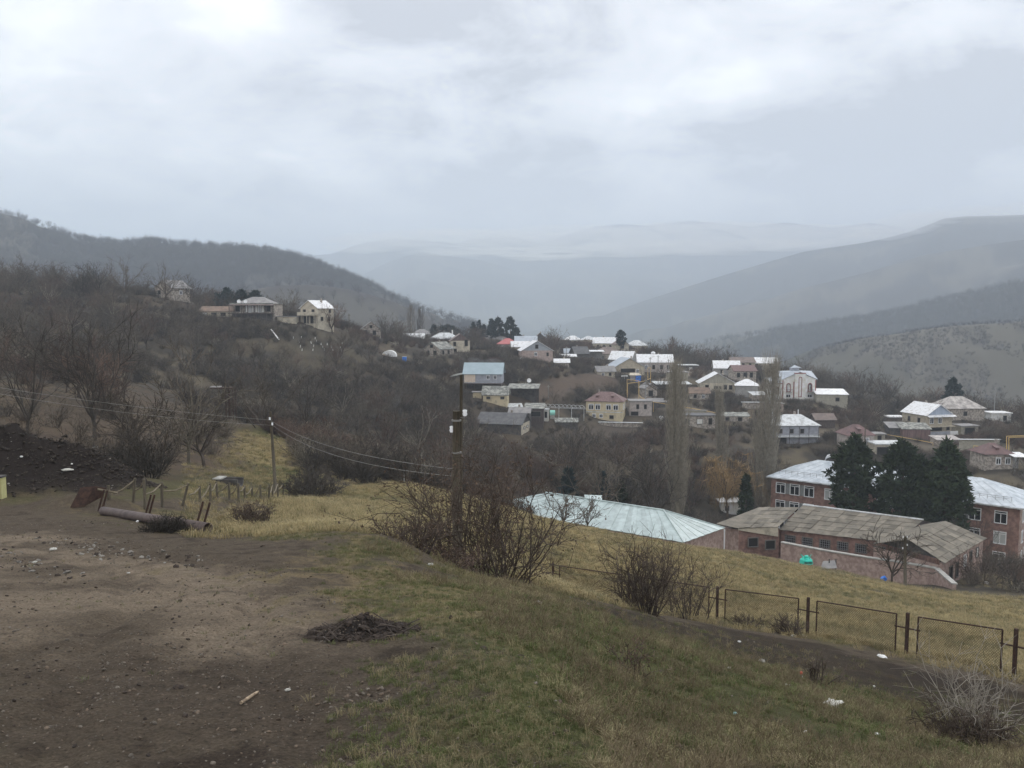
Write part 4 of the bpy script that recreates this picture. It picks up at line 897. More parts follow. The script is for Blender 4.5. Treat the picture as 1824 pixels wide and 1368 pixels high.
# ------------------------------------------------------------------ school
M_TUFF = mat('tuff_brick', A(96,75,68,.46), A(124,98,89,.46), 1.3, rough=.92, detail=8, lo=.4, hi=.62)
M_TUFFL = mat('tuff_pale', A(118,100,93,.46), A(144,126,117,.46), 1.8, rough=.92, detail=8, lo=.4, hi=.6)
M_INFILL = mat('grey_infill', A(92,94,94,.42), A(108,110,108,.42), 1.5)
M_SNOWROOF = mat('zinc_roof', A(150,158,164,.64), A(192,198,203,.64), .7, rough=.45, spec=.5, detail=8)
M_GYMROOF = mat('zinc_roof_pale_green', A(146,158,156,.66), A(172,184,182,.66), 1.0, rough=.42, spec=.5, detail=6, objrand=.11)
M_SLATE = mat('asbestos_sheet', A(100,95,86,.66), A(126,119,107,.66), .8, rough=.95, detail=8, objrand=.24, stretch=(1, 1, 1))
def school():
    a = P(1374, 852, 158); b = P(1817, 901, 132)
    a.z = b.z = (a.z + b.z) / 2
    u = (b - a); Ls = u.length; rz = math.atan2(u.y, u.x)
    c = (a + b) / 2; D = 13.0; hE = 10.6
    back = Vector((-math.sin(rz), math.cos(rz), 0))
    base = Vector((c.x, c.y, a.z - hE)) + back * D / 2
    t = thing('school', 'three storey pink brick school with a zinc hipped roof behind the pines', 'school', base, rz)
    for k in range(-3, 4): FOOT.append((base.x + math.cos(rz) * k * 6, base.y + math.sin(rz) * k * 6, 8))
    MB().box((0, 0, hE / 2 - 1.5), (Ls, D, hE + 3)).build('wall', M_TUFF, t)
    MB().box((Ls / 2 + .04, 0, hE / 2 - 1.5), (.08, D - .2, hE + 2.6)).build('end_wall', M_TUFFL, t)
    X, Yy, rh, rr = Ls / 2 + .7, D / 2 + .7, 3.1, Ls / 2 - 6.6
    rf = None
    def panels(c0, c1, r1, r0, n):
        nonlocal rf
        c0, c1, r0, r1 = map(Vector, (c0, c1, r0, r1))
        for i in range(n):
            s0, s1 = i / n, (i + 1) / n - .0004
            up = .03 * (i % 2)
            q = [c0.lerp(c1, s0), c0.lerp(c1, s1), r0.lerp(r1, s1), r0.lerp(r1, s0)]
            q = [v + Vector((0, 0, up)) for v in q]
            if (q[2] - q[3]).length < 1e-3: q = q[:3]
            MB().slab(q, .08).build('roof_panel', M_SNOWROOF, t)
    e = hE + .1; A0, B0 = (-rr, 0, hE + rh), (rr, 0, hE + rh)
    panels((-X, -Yy, e), (X, -Yy, e), B0, A0, 44)
    panels((X, Yy, e), (-X, Yy, e), A0, B0, 10)
    panels((X, -Yy, e), (X, Yy, e), B0, B0, 8); panels((-X, Yy, e), (-X, -Yy, e), A0, A0, 8)
    MB().box((0, -Yy + .05, hE - .02), (2 * X, .35, .2)).build('gutter', MAT['palegrey'], t)
    # snow guard along the eaves
    g = MB(); yy, zz = -Yy + 1.5, hE + .85
    g.tube([(-X + 2, yy, zz + .55), (X - 2, yy, zz + .55)], .035, 4); g.tube([(-X + 2, yy, zz + .28), (X - 2, yy, zz + .28)], .03, 4)
    for k in range(34): x = -X + 2 + k * (2 * X - 4) / 33; g.tube([(x, yy, zz - .25), (x, yy, zz + .6)], .03, 4)
    g.build('snow_guard', MAT['metal'], t)
    MB().tube([(-rr + 1.2, .2, hE + rh - .2), (-rr + 1.5, .2, hE + rh + .5), (-rr + 1.9, .2, hE + rh + .9), (-rr + 2.2, .2, hE + rh + 1.0)], [.12, .14, .3, .34], 8).build('vent_pipe', MAT['frame'], t)
    # windows in threes with grey infill between
    w, h, gap = 1.75, 2.0, 2.72
    xs = []; x = -Ls / 2 + 1.9; k = 0
    while x < Ls / 2 - 1.2:
        xs.append(x); k += 1; x += gap if k % 3 else gap + 1.05
    rg = rng_of(5)
    for fl in range(3):
        z = hE - 1.95 - fl * 3.42
        for i, x in enumerate(xs):
            st = 'c' if (fl == 0 and i in (3, 4)) or rg.random() < .08 else 'w'
            window(t, x, -D / 2 - .06, z, w, h, st, 0)
            if i % 3 != 2 and i < len(xs) - 1: MB().box((x + gap / 2, -D / 2 - .02, z), (gap - w - .2, .08, h)).build('infill_panel', M_INFILL, t)
        for y in (-3.5, 0, 3.5): window(t, Ls / 2 + .14, y, z, 1.5, 1.9, 'w', R(90))
    for x in (-8, 9): MB().tube([(x, -D / 2 - .12, 0), (x, -D / 2 - .12, hE - .2)], .07, 6).build('downpipe', MAT['metal'], t)
school()

# ------------------------------------------------------------------ sports hall with the pale metal roof
def plates(t, name, c00, c10, c11, c01, nu, nv, th, m, jit=.0, seed=0, group=None):
    """a sloping field of separate sheets between four corners (c00-c10 is the eave)"""
    c00, c10, c11, c01 = map(Vector, (c00, c10, c11, c01)); rg = rng_of(seed)
    nrm = (c10 - c00).cross(c01 - c00).normalized()
    if nrm.z < 0: nrm = -nrm
    for j in range(nv):
        for i in range(nu):
            u0, u1, v0, v1 = i / nu, (i + 1) / nu, j / nv, (j + 1) / nv + (.12 / nv if j < nv - 1 else 0)
            def q(u, v): return (c00.lerp(c10, u)).lerp(c01.lerp(c11, u), v)
            lift = nrm * (.045 * (i % 2) + rg.random() * jit); dr = nrm * .05
            du = (c10 - c00).normalized() * ((rg.random() - .5) * jit)
            ps = [q(u0, v0) + lift + dr + du, q(u1 - .0004, v0) + lift + dr + du, q(u1 - .0004, v1) + lift, q(u0, v1) + lift]
            if (ps[2] - ps[3]).length < .02: ps = ps[:3]
            MB().slab(ps, th).build(name, m, t)
def gym():
    S = 1.18
    nr = P(1218, 967, 86 * S); z = nr.z
    a, b = ray(1291, 941); fr = P(1291, 941, (z - 1.6) / b)
    rz_ = z + 2.0
    a, b = ray(1182, 909.5); r1 = P(1182, 909.5, (rz_ - 1.6) / b)
    a, b = ray(972, 878); r0 = P(972, 878, (rz_ - 1.6) / b)
    ax = (r0 - r1).normalized(); L = (r0 - r1).length
    hip = (r1 - (nr + fr) / 2); hl = abs(hip.dot(ax))
    nl = nr + ax * (L + 2 * hl); fl = fr + ax * (L + 2 * hl); nl.z = fl.z = z
    t = thing('sports_hall', 'long low hall with a pale greenish metal roof half sunk behind the field', 'hall', (nr + fl) / 2 - Vector((0, 0, 6)), 0)
    o = Vector(t.location)
    for k in range(6): q = nr.lerp(nl, k / 5) * .5 + fr.lerp(fl, k / 5) * .5; FOOT.append((q.x, q.y, 7))
    pl = lambda v: tuple(v - o)
    inn = .35
    c = [(nr, fl), (fr, nl), (fl, nr), (nl, fr)]
    pts = [p + (q - p).normalized() * inn for p, q in c]
    vs = [Vector(pl(p)) + Vector((0, 0, -.12)) for p in pts] + [Vector(pl(p)) + Vector((0, 0, -7)) for p in pts]
    MB().add(vs, [(0, 1, 2, 3), (7, 6, 5, 4)] + [(i, 4 + i, 4 + (i + 1) % 4, (i + 1) % 4) for i in range(4)]).build('wall', M_TUFFL, t)
    plates(t, 'roof_panel', pl(nr), pl(nl), pl(r0), pl(r1), 34, 1, .06, M_GYMROOF, .0, 1)
    plates(t, 'roof_panel', pl(fr), pl(nr), pl(r1), pl(r1), 12, 1, .06, M_GYMROOF, .0, 2)
    plates(t, 'roof_panel', pl(fl), pl(fr), pl(r1), pl(r0), 10, 1, .06, M_GYMROOF, .0, 3)
    plates(t, 'roof_panel', pl(nl), pl(fl), pl(r0), pl(r0), 5, 1, .06, M_GYMROOF, .0, 4)
    MB().tube([pl(r0 + Vector((0, 0, .08))), pl(r1 + Vector((0, 0, .08)))], .13, 6).build('ridge_cap', M_GYMROOF, t)
    for p in (nr, fr): MB().tube([pl(r1 + Vector((0, 0, .08))), pl(p + Vector((0, 0, .05)))], .11, 6).build('ridge_cap', M_GYMROOF, t)
    v = r1.lerp(r0, .60) + Vector((.5, .9, -.25)); MB().slab([pl(v + Vector((-1.2, -.7, .2))), pl(v + Vector((1.2, -.7, .1))), pl(v + Vector((1.4, .8, .5))), pl(v + Vector((-1.2, .8, .6)))], .08).build('vent_cover', M_GYMROOF, t)
    MB().tube([pl(fr + Vector((-.1, -.25, -.1))), pl(fr + Vector((-.1, -.25, -6)))], .1, 6).build('downpipe', MAT['frame'], t)
gym()

# ------------------------------------------------------------------ old workshop with asbestos sheets
def workshop():
    eL, eR, rR, rL = P(1387, 944, 121), P(1597, 968, 112.5), P(1645, 927, 116.8), P(1430, 900, 126.5)
    t = thing('workshop', 'rambling old workshop with weathered asbestos sheet roofs and boarded dark windows', 'workshop', (eL + eR) / 2 - Vector((0, 0, 5)), 0)
    o = Vector(t.location); pl = lambda v: Vector(v) - o
    for q in (eL.lerp(rL, .7), eR.lerp(rR, .7), (eL + eR) / 2 + Vector((3, 4, 0)), P(1690, 965, 107), P(1330, 935, 124), P(1360, 920, 127)): FOOT.append((q.x, q.y, 7.5))
    dn = Vector((0, 0, -1))
    plates(t, 'roof_sheet', pl(eL), pl(eR), pl(rR), pl(rL), 16, 6, .05, M_SLATE, .05, 11)
    bk = (rL - eL); bk.z = 0; perp = bk
    bL, bR = rL + perp * 1.0, rR + perp * 1.0; bL.z = eL.z; bR.z = eR.z
    MB().slab([pl(bL), pl(bR), pl(rR + Vector((.03, .03, 0))), pl(rL + Vector((.03, .03, 0)))], .06).build('rear_roof', M_SLATE, t)
    MB().tube([pl(rL + Vector((0, 0, .1))), pl(rR + Vector((0, 0, .1)))], .14, 6).build('ridge_cap', MAT['palegrey'], t)
    # main front wall with windows
    fdir = (eR - eL).normalized(); fl = (eR - eL).length; fz = math.atan2(fdir.y, fdir.x)
    inn = Vector((-math.sin(fz), math.cos(fz), 0))
    w0, w1 = eL + inn * .5 + fdir * .2, eR + inn * .5 - fdir * .2
    def wall(name, a, b, top_a, top_b, bot, m, th=.4):
        a, b = Vector(a), Vector(b); n = Vector((-(b - a).y, (b - a).x, 0)).normalized() * th
        vs = [Vector((a.x, a.y, bot)), Vector((b.x, b.y, bot)), Vector((b.x, b.y, top_b)), Vector((a.x, a.y, top_a))]
        vs = [pl(v) for v in vs] + [pl(v + n) for v in vs]
        return MB().add(vs, [(0, 1, 2, 3), (7, 6, 5, 4), (0, 4, 5, 1), (1, 5, 6, 2), (2, 6, 7, 3), (3, 7, 4, 0)]).build(name, m, t)
    wall('wall', w0, w1, eL.z - .1, eR.z - .1, eL.z - 6, M_TUFF)
    wall('rear_wall', bR - perp * .05, bL - perp * .05, bR.z - .1, bL.z - .1, eL.z - 6, M_TUFF)
    wall('end_wall', eL + inn * .6 + fdir * .1, bL, eL.z - .1, bL.z - .1, eL.z - 6, M_TUFF)
    wall('end_wall', eR + inn * .6, bR, eR.z - .1, bR.z - .1, eL.z - 6, M_TUFF)
    # boarded gable between the two roofs
    gm = eR.lerp(bR, .5)
    MB().add([pl(eR + inn * .3 - fdir * .1), pl(bR - fdir * .1), pl(rR - fdir * .1), pl(eR + inn * .3 - fdir * .3), pl(bR - fdir * .3), pl(rR - fdir * .3)], [(0, 1, 2), (5, 4, 3), (0, 3, 4, 1), (1, 4, 5, 2), (2, 5, 3, 0)]).build('gable', MAT['wood'], t)
    for k in range(6):
        s = .18 + k * .13; top = eR.lerp(rR, s) - fdir * .02; bot = Vector((top.x, top.y, eR.z + .1))
        MB().tube([pl(bot + fdir * .05), pl(top - Vector((0, 0, .12)) + fdir * .05)], .09, 4).build('board', MAT['planks'] if k % 2 else MAT['grey'], t)
    for k in range(6):
        x = 1.1 + k * 2.45; c = eL + inn * .42 + fdir * (x + .5) + Vector((0, 0, -1.35 - k * .02))
        wo = window(t, *pl(c), 1.45, 1.2, 'd', fz)
        br = MB()
        for q in range(5): br.box((-.55 + q * .27, -.08, 0), (.035, .03, 1.2))
        for q in range(3): br.box((0, -.08, -.35 + q * .35), (1.4, .03, .035))
        br.build('grille', MAT['metal'], wo)
    # eastern wing: roof plane of sheets, front gable dark and open
    a, b, c, d = P(1683, 1004, 100), P(1758, 959.5, 111.6), P(1683, 928, 113.8), P(1617, 961, 104.5)
    plates(t, 'roof_sheet', pl(a), pl(b), pl(c), pl(d), 11, 5, .05, M_SLATE, .05, 12)
    n2 = (d - a); n2.z = 0
    d2, c2 = d + n2 * 1.0, c + n2 * 1.0; d2.z = a.z; c2.z = b.z
    MB().slab([pl(c2), pl(d2), pl(d + Vector((-.03, .03, 0))), pl(c + Vector((-.03, .03, 0)))], .06).build('rear_roof', M_SLATE, t)
    ins = (d - a).normalized() * .4; ins.z = 0
    along = (b - a).normalized() * .4
    zb = -36
    sw = wall('wing_wall', a + ins + along, b + ins - along, a.z - .15, b.z - .15, zb, M_TUFFL)
    fw = wall('wing_front', d2 + along, a + ins + along, a.z - .6, a.z - .6, zb, M_TUFFL)
    MB().add([pl(a + ins + along * 3), pl(d2 + along * 3), pl(d + along * 3 - Vector((0, 0, .2))), pl(a + ins + along * 3.4), pl(d2 + along * 3.4), pl(d + along * 3.4 - Vector((0, 0, .2)))], [(0, 1, 2), (5, 4, 3), (0, 3, 4, 1), (1, 4, 5, 2), (2, 5, 3, 0)]).build('wing_gable', MAT['dark'], t)
    rz2 = math.atan2((b - a).y, (b - a).x)
    for s, ww, hh, dz, st in ((.20, 1.1, 2.1, -2.2, 'd'), (.34, .9, 1.9, -2.1, 'd'), (.52, .9, 1.5, -1.5, 'w'), (.66, .9, 1.4, -1.4, 'd'), (.82, .9, 1.3, -1.4, 'p')):
        q = a.lerp(b, s) + ins + Vector((math.sin(rz2), -math.cos(rz2), 0)) * .06 + Vector((0, 0, dz)); window(t, *pl(q), ww, hh, st, rz2)
    # western annexe: shed roof, pale band, two barred windows
    e0, e1, e2, e3 = P(1276, 932.5, 121), P(1385, 939.5, 119.5), P(1424, 904, 128), P(1352, 903.5, 131)
    f0 = P(1316, 941, 119)
    plates(t, 'roof_sheet', pl(f0), pl(e1), pl(e2), pl(e3), 7, 5, .05, M_SLATE, .05, 13)
    MB().slab([pl(e0), pl(f0), pl(e3)], .06).build('hip_sheet', M_SLATE, t)
    wa, wb = P(1316, 944, 119.4), P(1388, 944, 120.2)
    wall('annexe_wall', wa, wb, wa.z, wb.z, wa.z - 6, M_TUFF)
    MB().slab([pl(P(1315, 942, 119.2)), pl(P(1386, 939, 119.6)), pl(P(1386, 956, 119.6)), pl(P(1315, 944.5, 119.2))], .1).build('plaster_band', MAT['cream'], t)
    wall('annexe_side', P(1280, 938, 124), wa, P(1280, 938, 124).z, wa.z, wa.z - 6, M_TUFFL)
    az = math.atan2((wb - wa).y, (wb - wa).x)
    for px, py in ((1341.5, 966), (1372, 970.5)): window(t, *pl(P(px, py, 119.2)), 1.5, 1.35, 'd', az)
    return t
workshop()
# terrace wall below the workshop
def terrace_wall():
    top = [(1391, 967, 117.5), (1470, 982, 113), (1544, 994, 108.5), (1605, 1003, 104.5), (1665, 1013, 101), (1697, 1041, 94)]
    pts = [P(*q) for q in top]
    t = thing('terrace_wall', 'long pinkish stone terrace wall with a pale coping in front of the workshop', 'wall', pts[0], 0)
    o = Vector(t.location); m = MB(); cp = MB()
    for i in range(len(pts) - 1):
        a, b = pts[i] - o, pts[i + 1] - o; dz = 6.5; n = Vector((-(b - a).y, (b - a).x, 0)).normalized() * .4
        vs = [a - Vector((0, 0, dz)), b - Vector((0, 0, dz)), b, a]; vs += [v + n for v in vs]
        m.add(vs, [(0, 1, 2, 3), (7, 6, 5, 4), (0, 4, 5, 1), (1, 5, 6, 2), (2, 6, 7, 3), (3, 7, 4, 0)])
        nn = n * .3
        MB().slab([a - nn + Vector((0, 0, .16)), b - nn + Vector((0, 0, .16)), b + n + nn + Vector((0, 0, .16)), a + n + nn + Vector((0, 0, .16))], .15).build('coping', MAT['conc'], t)
    m.build('masonry', M_TUFFL, t)
terrace_wall()
# ------------------------------------------------------------------ plants
def twig_mat(name, c1, c2, rnd=.36):
    return mat(name, c1, c2, 1.5, rough=.95, spec=.1, objrand=rnd)
M_BARK = twig_mat('bark_grey', A(58,52,48,.5), A(84,76,68,.5)); M_TWIG = twig_mat('twigs_grey_brown', A(62,57,51,.5), A(88,81,72,.5))
M_TWIGR = twig_mat('twigs_reddish', A(68,57,51,.5), A(90,76,67,.5)); M_TWIGD = twig_mat('twigs_dark', A(48,45,42,.5), A(66,62,57,.5))
M_TWIGP = twig_mat('twigs_pale', A(104,98,88,.5), A(126,120,106,.5)); M_WILLOW = twig_mat('willow_orange', A(114,95,68,.5), A(142,119,86,.5), .1)
M_POPLAR = twig_mat('poplar_bark', A(104,98,88,.5), A(132,126,112,.5)); M_PINE = twig_mat('pine_needles', A(33,42,31,.5), A(56,66,46,.5), .15)
M_CYP = twig_mat('conifer_needles', A(30,40,40,.5), A(46,56,54,.5), .15)
def tubes(strands, n=3):
    """strands: list of (k x 3 points, k radii) -> verts, faces"""
    V, Fc = [], []
    for pts, rad in strands:
        pts = np.asarray(pts, float); k = len(pts); b = sum(len(v) for v in V) if False else None
        d = np.gradient(pts, axis=0); d /= np.linalg.norm(d, axis=1, keepdims=True) + 1e-9
        a = np.where(np.abs(d[:, 2:3]) < .9, [[0, 0, 1.]], [[1., 0, 0]])
        x = np.cross(d, a); x /= np.linalg.norm(x, axis=1, keepdims=True) + 1e-9; y = np.cross(d, x)
        ang = np.arange(n) * 2 * math.pi / n
        ring = pts[:, None] + (x[:, None] * np.cos(ang)[None, :, None] + y[:, None] * np.sin(ang)[None, :, None]) * np.asarray(rad)[:, None, None]
        V.append(ring.reshape(-1, 3)); Fc.append(k)
    verts = np.concatenate(V); faces = []; o = 0
    for k in Fc:
        for i in range(k - 1):
            for j in range(n):
                j2 = (j + 1) % n
                faces.append((o + i * n + j, o + i * n + j2, o + (i + 1) * n + j2, o + (i + 1) * n + j))
        o += k * n
    return verts, faces
def tmesh(name, strands, m, n=3):
    v, f = tubes(strands, n); me = bpy.data.meshes.new(name); me.from_pydata(v, [], f); me.update(); me.materials.append(m); return me
def limb(rg, p, d, L, r0, r1, k=4, wig=.15, up=.0):
    pts = [np.array(p, float)]; d = np.array(d, float); d /= np.linalg.norm(d)
    for i in range(k):
        d = d + rg.normal(0, wig, 3) + np.array([0, 0, up]); d /= np.linalg.norm(d); pts.append(pts[-1] + d * L / k)
    return np.array(pts), np.linspace(r0, r1, k + 1), d
def side(rg, d, ang):
    a = rg.normal(0, 1, 3); a -= a.dot(d) * d; a /= np.linalg.norm(a) + 1e-9
    return d * math.cos(ang) + a * math.sin(ang)
def grow(seed, height, trunk_h, r0, limbs=7, l2=6, l3=7, l4=0, spread=.75, up=.06, wig=.16, tw=.012):
    """a bare broadleaved tree: (trunk strands, crown strands)"""
    rg = rng_of(seed); T, Cn = [], []
    p, r, d = limb(rg, (0, 0, -.4), (rg.normal(0, .06), rg.normal(0, .06), 1), trunk_h + .4, r0, r0 * .72, 4, .05); T.append((p, r))
    top = p[-1]
    for i in range(limbs):
        a = 2 * math.pi * (i + rg.random() * .6) / limbs; sp = spread * (.5 + .7 * rg.random())
        dd = np.array([math.cos(a) * sp, math.sin(a) * sp, 1.0]); L1 = (height - trunk_h) * (.62 + .3 * rg.random())
        st = p[-1 - (i % 2)] if i > 2 else top
        p1, r1, d1 = limb(rg, st, dd, L1, r0 * .5, r0 * .16, 5, wig, up); T.append((p1, r1))
        for j in range(l2):
            t = 1 + int(rg.random() * 4.4) if j else 5; t = min(t, 5)
            b = p1[t]; e = p1[t] - p1[t - 1]; e /= np.linalg.norm(e)
            L2 = L1 * (.28 + .25 * rg.random())
            p2, r2, d2 = limb(rg, b, side(rg, e, .45 + .4 * rg.random()), L2, r0 * .15, tw * 1.3, 3, wig * 1.2, up); Cn.append((p2, r2))
            for k in range(l3):
                q = 1 + int(rg.random() * 2.99); e2 = p2[q] - p2[q - 1]; e2 /= np.linalg.norm(e2)
                L3 = L2 * (.3 + .4 * rg.random())
                p3, r3, d3 = limb(rg, p2[q], side(rg, e2, .4 + .5 * rg.random()), L3, tw * 1.2, tw * .5, 2, wig * 1.3, up); Cn.append((p3, r3))
                for m_ in range(l4):
                    e3 = p3[1] - p3[0]; e3 /= np.linalg.norm(e3)
                    p4, r4, _ = limb(rg, p3[1 + int(rg.random() * 1.99)], side(rg, e3, .5 + .4 * rg.random()), L3 * (.35 + .3 * rg.random()), tw * .8, tw * .4, 1, .1); Cn.append((p4, r4))
    return T, Cn
def shrub_strands(seed, height, width, stems=14, l2=7, l3=3, tw=.012, r0=.022, lean=.55, base=.18):
    rg = rng_of(seed); S = []
    for i in range(stems):
        a = rg.random() * 6.283; rr = width * base * rg.random(); sp = lean * rg.random() ** .7
        p, r, d = limb(rg, (math.cos(a) * rr, math.sin(a) * rr, -.25), (math.cos(a) * sp, math.sin(a) * sp, 1), height * (.6 + .45 * rg.random()), r0, tw, 4, .14, .03); S.append((p, r))
        for j in range(l2):
            t = 1 + int(rg.random() * 3.99); e = p[t] - p[t - 1]; e /= np.linalg.norm(e)
            L2 = height * (.2 + .22 * rg.random())
            p2, r2, _ = limb(rg, p[t], side(rg, e, .45 + .5 * rg.random()), L2, tw * 1.1, tw * .6, 2, .2, .04); S.append((p2, r2))
            for k in range(l3):
                e2 = p2[1] - p2[0]; e2 /= np.linalg.norm(e2)
                p3, r3, _ = limb(rg, p2[1 + int(rg.random() * 1.99)], side(rg, e2, .5 + .5 * rg.random()), L2 * (.35 + .35 * rg.random()), tw * .8, tw * .4, 1, .1); S.append((p3, r3))
    return S
def poplar_strands(seed, height, width, r0=.28, n=110, l2=7, tw=.022):
    rg = rng_of(seed); T, Cn = [], []
    p, r, _ = limb(rg, (0, 0, -.5), (0, 0, 1), height * .97, r0, .03, 8, .02); T.append((p, r))
    for i in range(n):
        z = .06 + .86 * rg.random() ** .9; a = rg.random() * 6.283; k = z * 8; i0 = min(int(k), 7); b = p[i0] + (p[i0 + 1] - p[i0]) * (k - i0)
        prof = math.sin(math.pi * min(1, .15 + z * .95)) ** .6
        L = min(height * (.16 + .16 * rg.random()), height * (1.02 - z)); o = width * .5 * prof
        pts = [b, b + np.array([math.cos(a) * o * .55, math.sin(a) * o * .55, L * .35]), b + np.array([math.cos(a) * o * (.6 + .4 * rg.random()), math.sin(a) * o * (.6 + .4 * rg.random()), L])]
        Cn.append((np.array(pts), np.array([.05, .035, tw * .6])))
        for j in range(l2):
            u = rg.random(); q = pts[1] + (pts[2] - pts[1]) * u if j % 3 else pts[0] + (pts[1] - pts[0]) * (.3 + .7 * u)
            a2 = a + rg.normal(0, 1.2); l = L * (.25 + .3 * rg.random())
            Cn.append((np.array([q, q + np.array([math.cos(a2) * l * .22, math.sin(a2) * l * .22, l])]), np.array([tw, tw * .4])))
    return T, Cn
def needles_mesh(name, clumps, m, seed, per=26, size=.5):
    """clumps: (centre, radius); each clump is a burst of needle sprays"""
    rg = rng_of(seed); V = []; n = 0
    for c, r in clumps:
        d = rg.normal(0, 1, (per, 3)); d /= np.linalg.norm(d, axis=1, keepdims=True); d[:, 2] = d[:, 2] * .8 + .15
        b = np.asarray(c) + d * r * rg.random((per, 1)) * .7
        s = rg.normal(0, 1, (per, 3)); s = np.cross(d, s); s /= np.linalg.norm(s, axis=1, keepdims=True) + 1e-9
        l = size * (.6 + .7 * rg.random((per, 1)))
        V.append(np.stack([b - s * l * .28, b + s * l * .28, b + d * l + s * l * .1], 1).reshape(-1, 3))
    V = np.concatenate(V); me = bpy.data.meshes.new(name); k = len(V) // 3
    me.vertices.add(len(V)); me.vertices.foreach_set('co', V.astype(np.float32).ravel()); me.loops.add(len(V)); me.loops.foreach_set('vertex_index', np.arange(len(V), dtype=np.int32))
    me.polygons.add(k); me.polygons.foreach_set('loop_start', np.arange(0, len(V), 3, dtype=np.int32)); me.update(); me.materials.append(m); return me
def pine_clumps(seed, h, w, base=.2, kind='pine', n=260):
    rg = rng_of(seed); C = []
    lob = [(rg.random() * 6.283, rg.random(), .62 + .7 * rg.random()) for _ in range(22)]
    for i in range(n):
        t = rg.random() ** .9; a = rg.random() * 6.283; z = h * (base + (1 - base) * t)
        if kind == 'pine': prof = (1 - (max(0, t - .33) / .67) ** 2.2) ** .75 * (.72 + .28 * min(1, t / .33))
        elif kind == 'cone': prof = (1 - t) ** .85 + .03
        elif kind == 'ball': prof = math.sqrt(max(0, 1 - (2 * t - 1) ** 2))
        else: prof = min(1, (1 - t) * 2.2) ** .6 * (.7 + .3 * min(1, t * 6))
        wob = 1.0
        for la, lt, lm in lob:
            dd = (math.cos(a - la) > .75) * (abs(t - lt) < .13); wob = wob * (lm if dd else 1)
        rr = w / 2 * prof * min(1.3, wob) * (.4 + .6 * rg.random() ** .45)
        C.append(((math.cos(a) * rr, math.sin(a) * rr, z + rg.normal(0, .02 * h)), w * .09))
    return C

# prototypes ------------------------------------------------------------
TREE = []
for i, (h, th, r0, lb, l2, l3, sp, m1, m2) in enumerate([(7.5, 1.7, .17, 7, 7, 8, .8, M_BARK, M_TWIG), (6.2, 1.2, .15, 8, 7, 7, 1.05, M_BARK, M_TWIG), (8.5, 2.2, .18, 7, 7, 8, .6, M_BARK, M_TWIGD), (5.2, 1.0, .12, 8, 6, 7, .9, M_BARK, M_TWIGR), (6.8, 1.4, .15, 9, 7, 7, .75, M_TWIGP, M_TWIG)]):
    T, Cn = grow(300 + i, h, th, r0, lb, l2, l3, 0, sp, tw=.016)
    TREE.append((tmesh('trunk', T, m1, 4), tmesh('crown', Cn, m2, 3), h))
_T, _C = grow(340, 5, .9, .14, 8, 6, 6, 0, .9, tw=.022); TREE.append((tmesh('trunk', _T, M_BARK, 4), tmesh('crown', _C, M_TWIG, 3), 5.0))
_T, _C = grow(341, 8, 1.4, .15, 7, 7, 7, 0, .62, tw=.015); TREE.append((tmesh('trunk', _T, M_TWIGD, 4), tmesh('crown', _C, M_TWIGD, 3), 8.0))
def bare_tree(k, loc, h, label, group, rz=0.0, name='bare_tree'):
    tr, cr, h0 = TREE[k]; s = h / h0
    t = thing(name, label, 'tree', loc, rz, group); t.scale = (s, s, s)
    inst('trunk', tr, t); inst('crown', cr, t); return t

# geometry-node scatter of small plants that nobody could count ----------
def scatter(name, pts, rot, scl, kind, protos, label_kind='stuff'):
    me = bpy.data.meshes.new(name); me.vertices.add(len(pts)); me.vertices.foreach_set('co', np.asarray(pts, np.float32).ravel()); me.update()
    a = me.attributes.new('spin', 'FLOAT_VECTOR', 'POINT'); a.data.foreach_set('vector', np.asarray(rot, np.float32).ravel())
    a = me.attributes.new('size', 'FLOAT', 'POINT'); a.data.foreach_set('value', np.asarray(scl, np.float32))
    a = me.attributes.new('sort', 'INT', 'POINT'); a.data.foreach_set('value', np.asarray(kind, np.int32))
    o = inst(name, me); tag(o, kind=label_kind)
    ng = bpy.data.node_groups.new(name, 'GeometryNodeTree')
    ng.interface.new_socket('Geometry', in_out='INPUT', socket_type='NodeSocketGeometry'); ng.interface.new_socket('Geometry', in_out='OUTPUT', socket_type='NodeSocketGeometry')
    N, L = ng.nodes, ng.links; gi = N.new('NodeGroupInput'); go = N.new('NodeGroupOutput'); jn = N.new('GeometryNodeJoinGeometry')
    def attr(nm, ty): n = N.new('GeometryNodeInputNamedAttribute'); n.data_type = ty; n.inputs[0].default_value = nm; return n.outputs[0]
    sp_, sz_, kd = attr('spin', 'FLOAT_VECTOR'), attr('size', 'FLOAT'), attr('sort', 'INT')
    for i, me2 in enumerate(protos):
        po = bpy.data.objects.new(name + '_plant', me2)
        oi = N.new('GeometryNodeObjectInfo'); oi.inputs['Object'].default_value = po; oi.transform_space = 'ORIGINAL'
        cmp_ = N.new('FunctionNodeCompare'); cmp_.data_type = 'INT'; cmp_.operation = 'EQUAL'; L.new(kd, cmp_.inputs[2]); cmp_.inputs[3].default_value = i
        ip = N.new('GeometryNodeInstanceOnPoints'); L.new(gi.outputs[0], ip.inputs['Points']); L.new(cmp_.outputs[0], ip.inputs['Selection']); L.new(oi.outputs['Geometry'], ip.inputs['Instance'])
        e2 = N.new('FunctionNodeEulerToRotation'); L.new(sp_, e2.inputs[0]); L.new(e2.outputs[0], ip.inputs['Rotation']); L.new(sz_, ip.inputs['Scale'])
        L.new(ip.outputs[0], jn.inputs[0])
    L.new(jn.outputs[0], go.inputs[0])
    md = o.modifiers.new('scatter', 'NODES'); md.node_group = ng
    return o
Z_CLEAR_FIELD = plan([(470,862),(640,866),(745,864),(905,905),(985,915),(1290,975),(1500,1012),(1690,1046),(1900,1064),(1900,1368),(-600,1368),(-600,862),(180,862),(215,850),(440,858)])
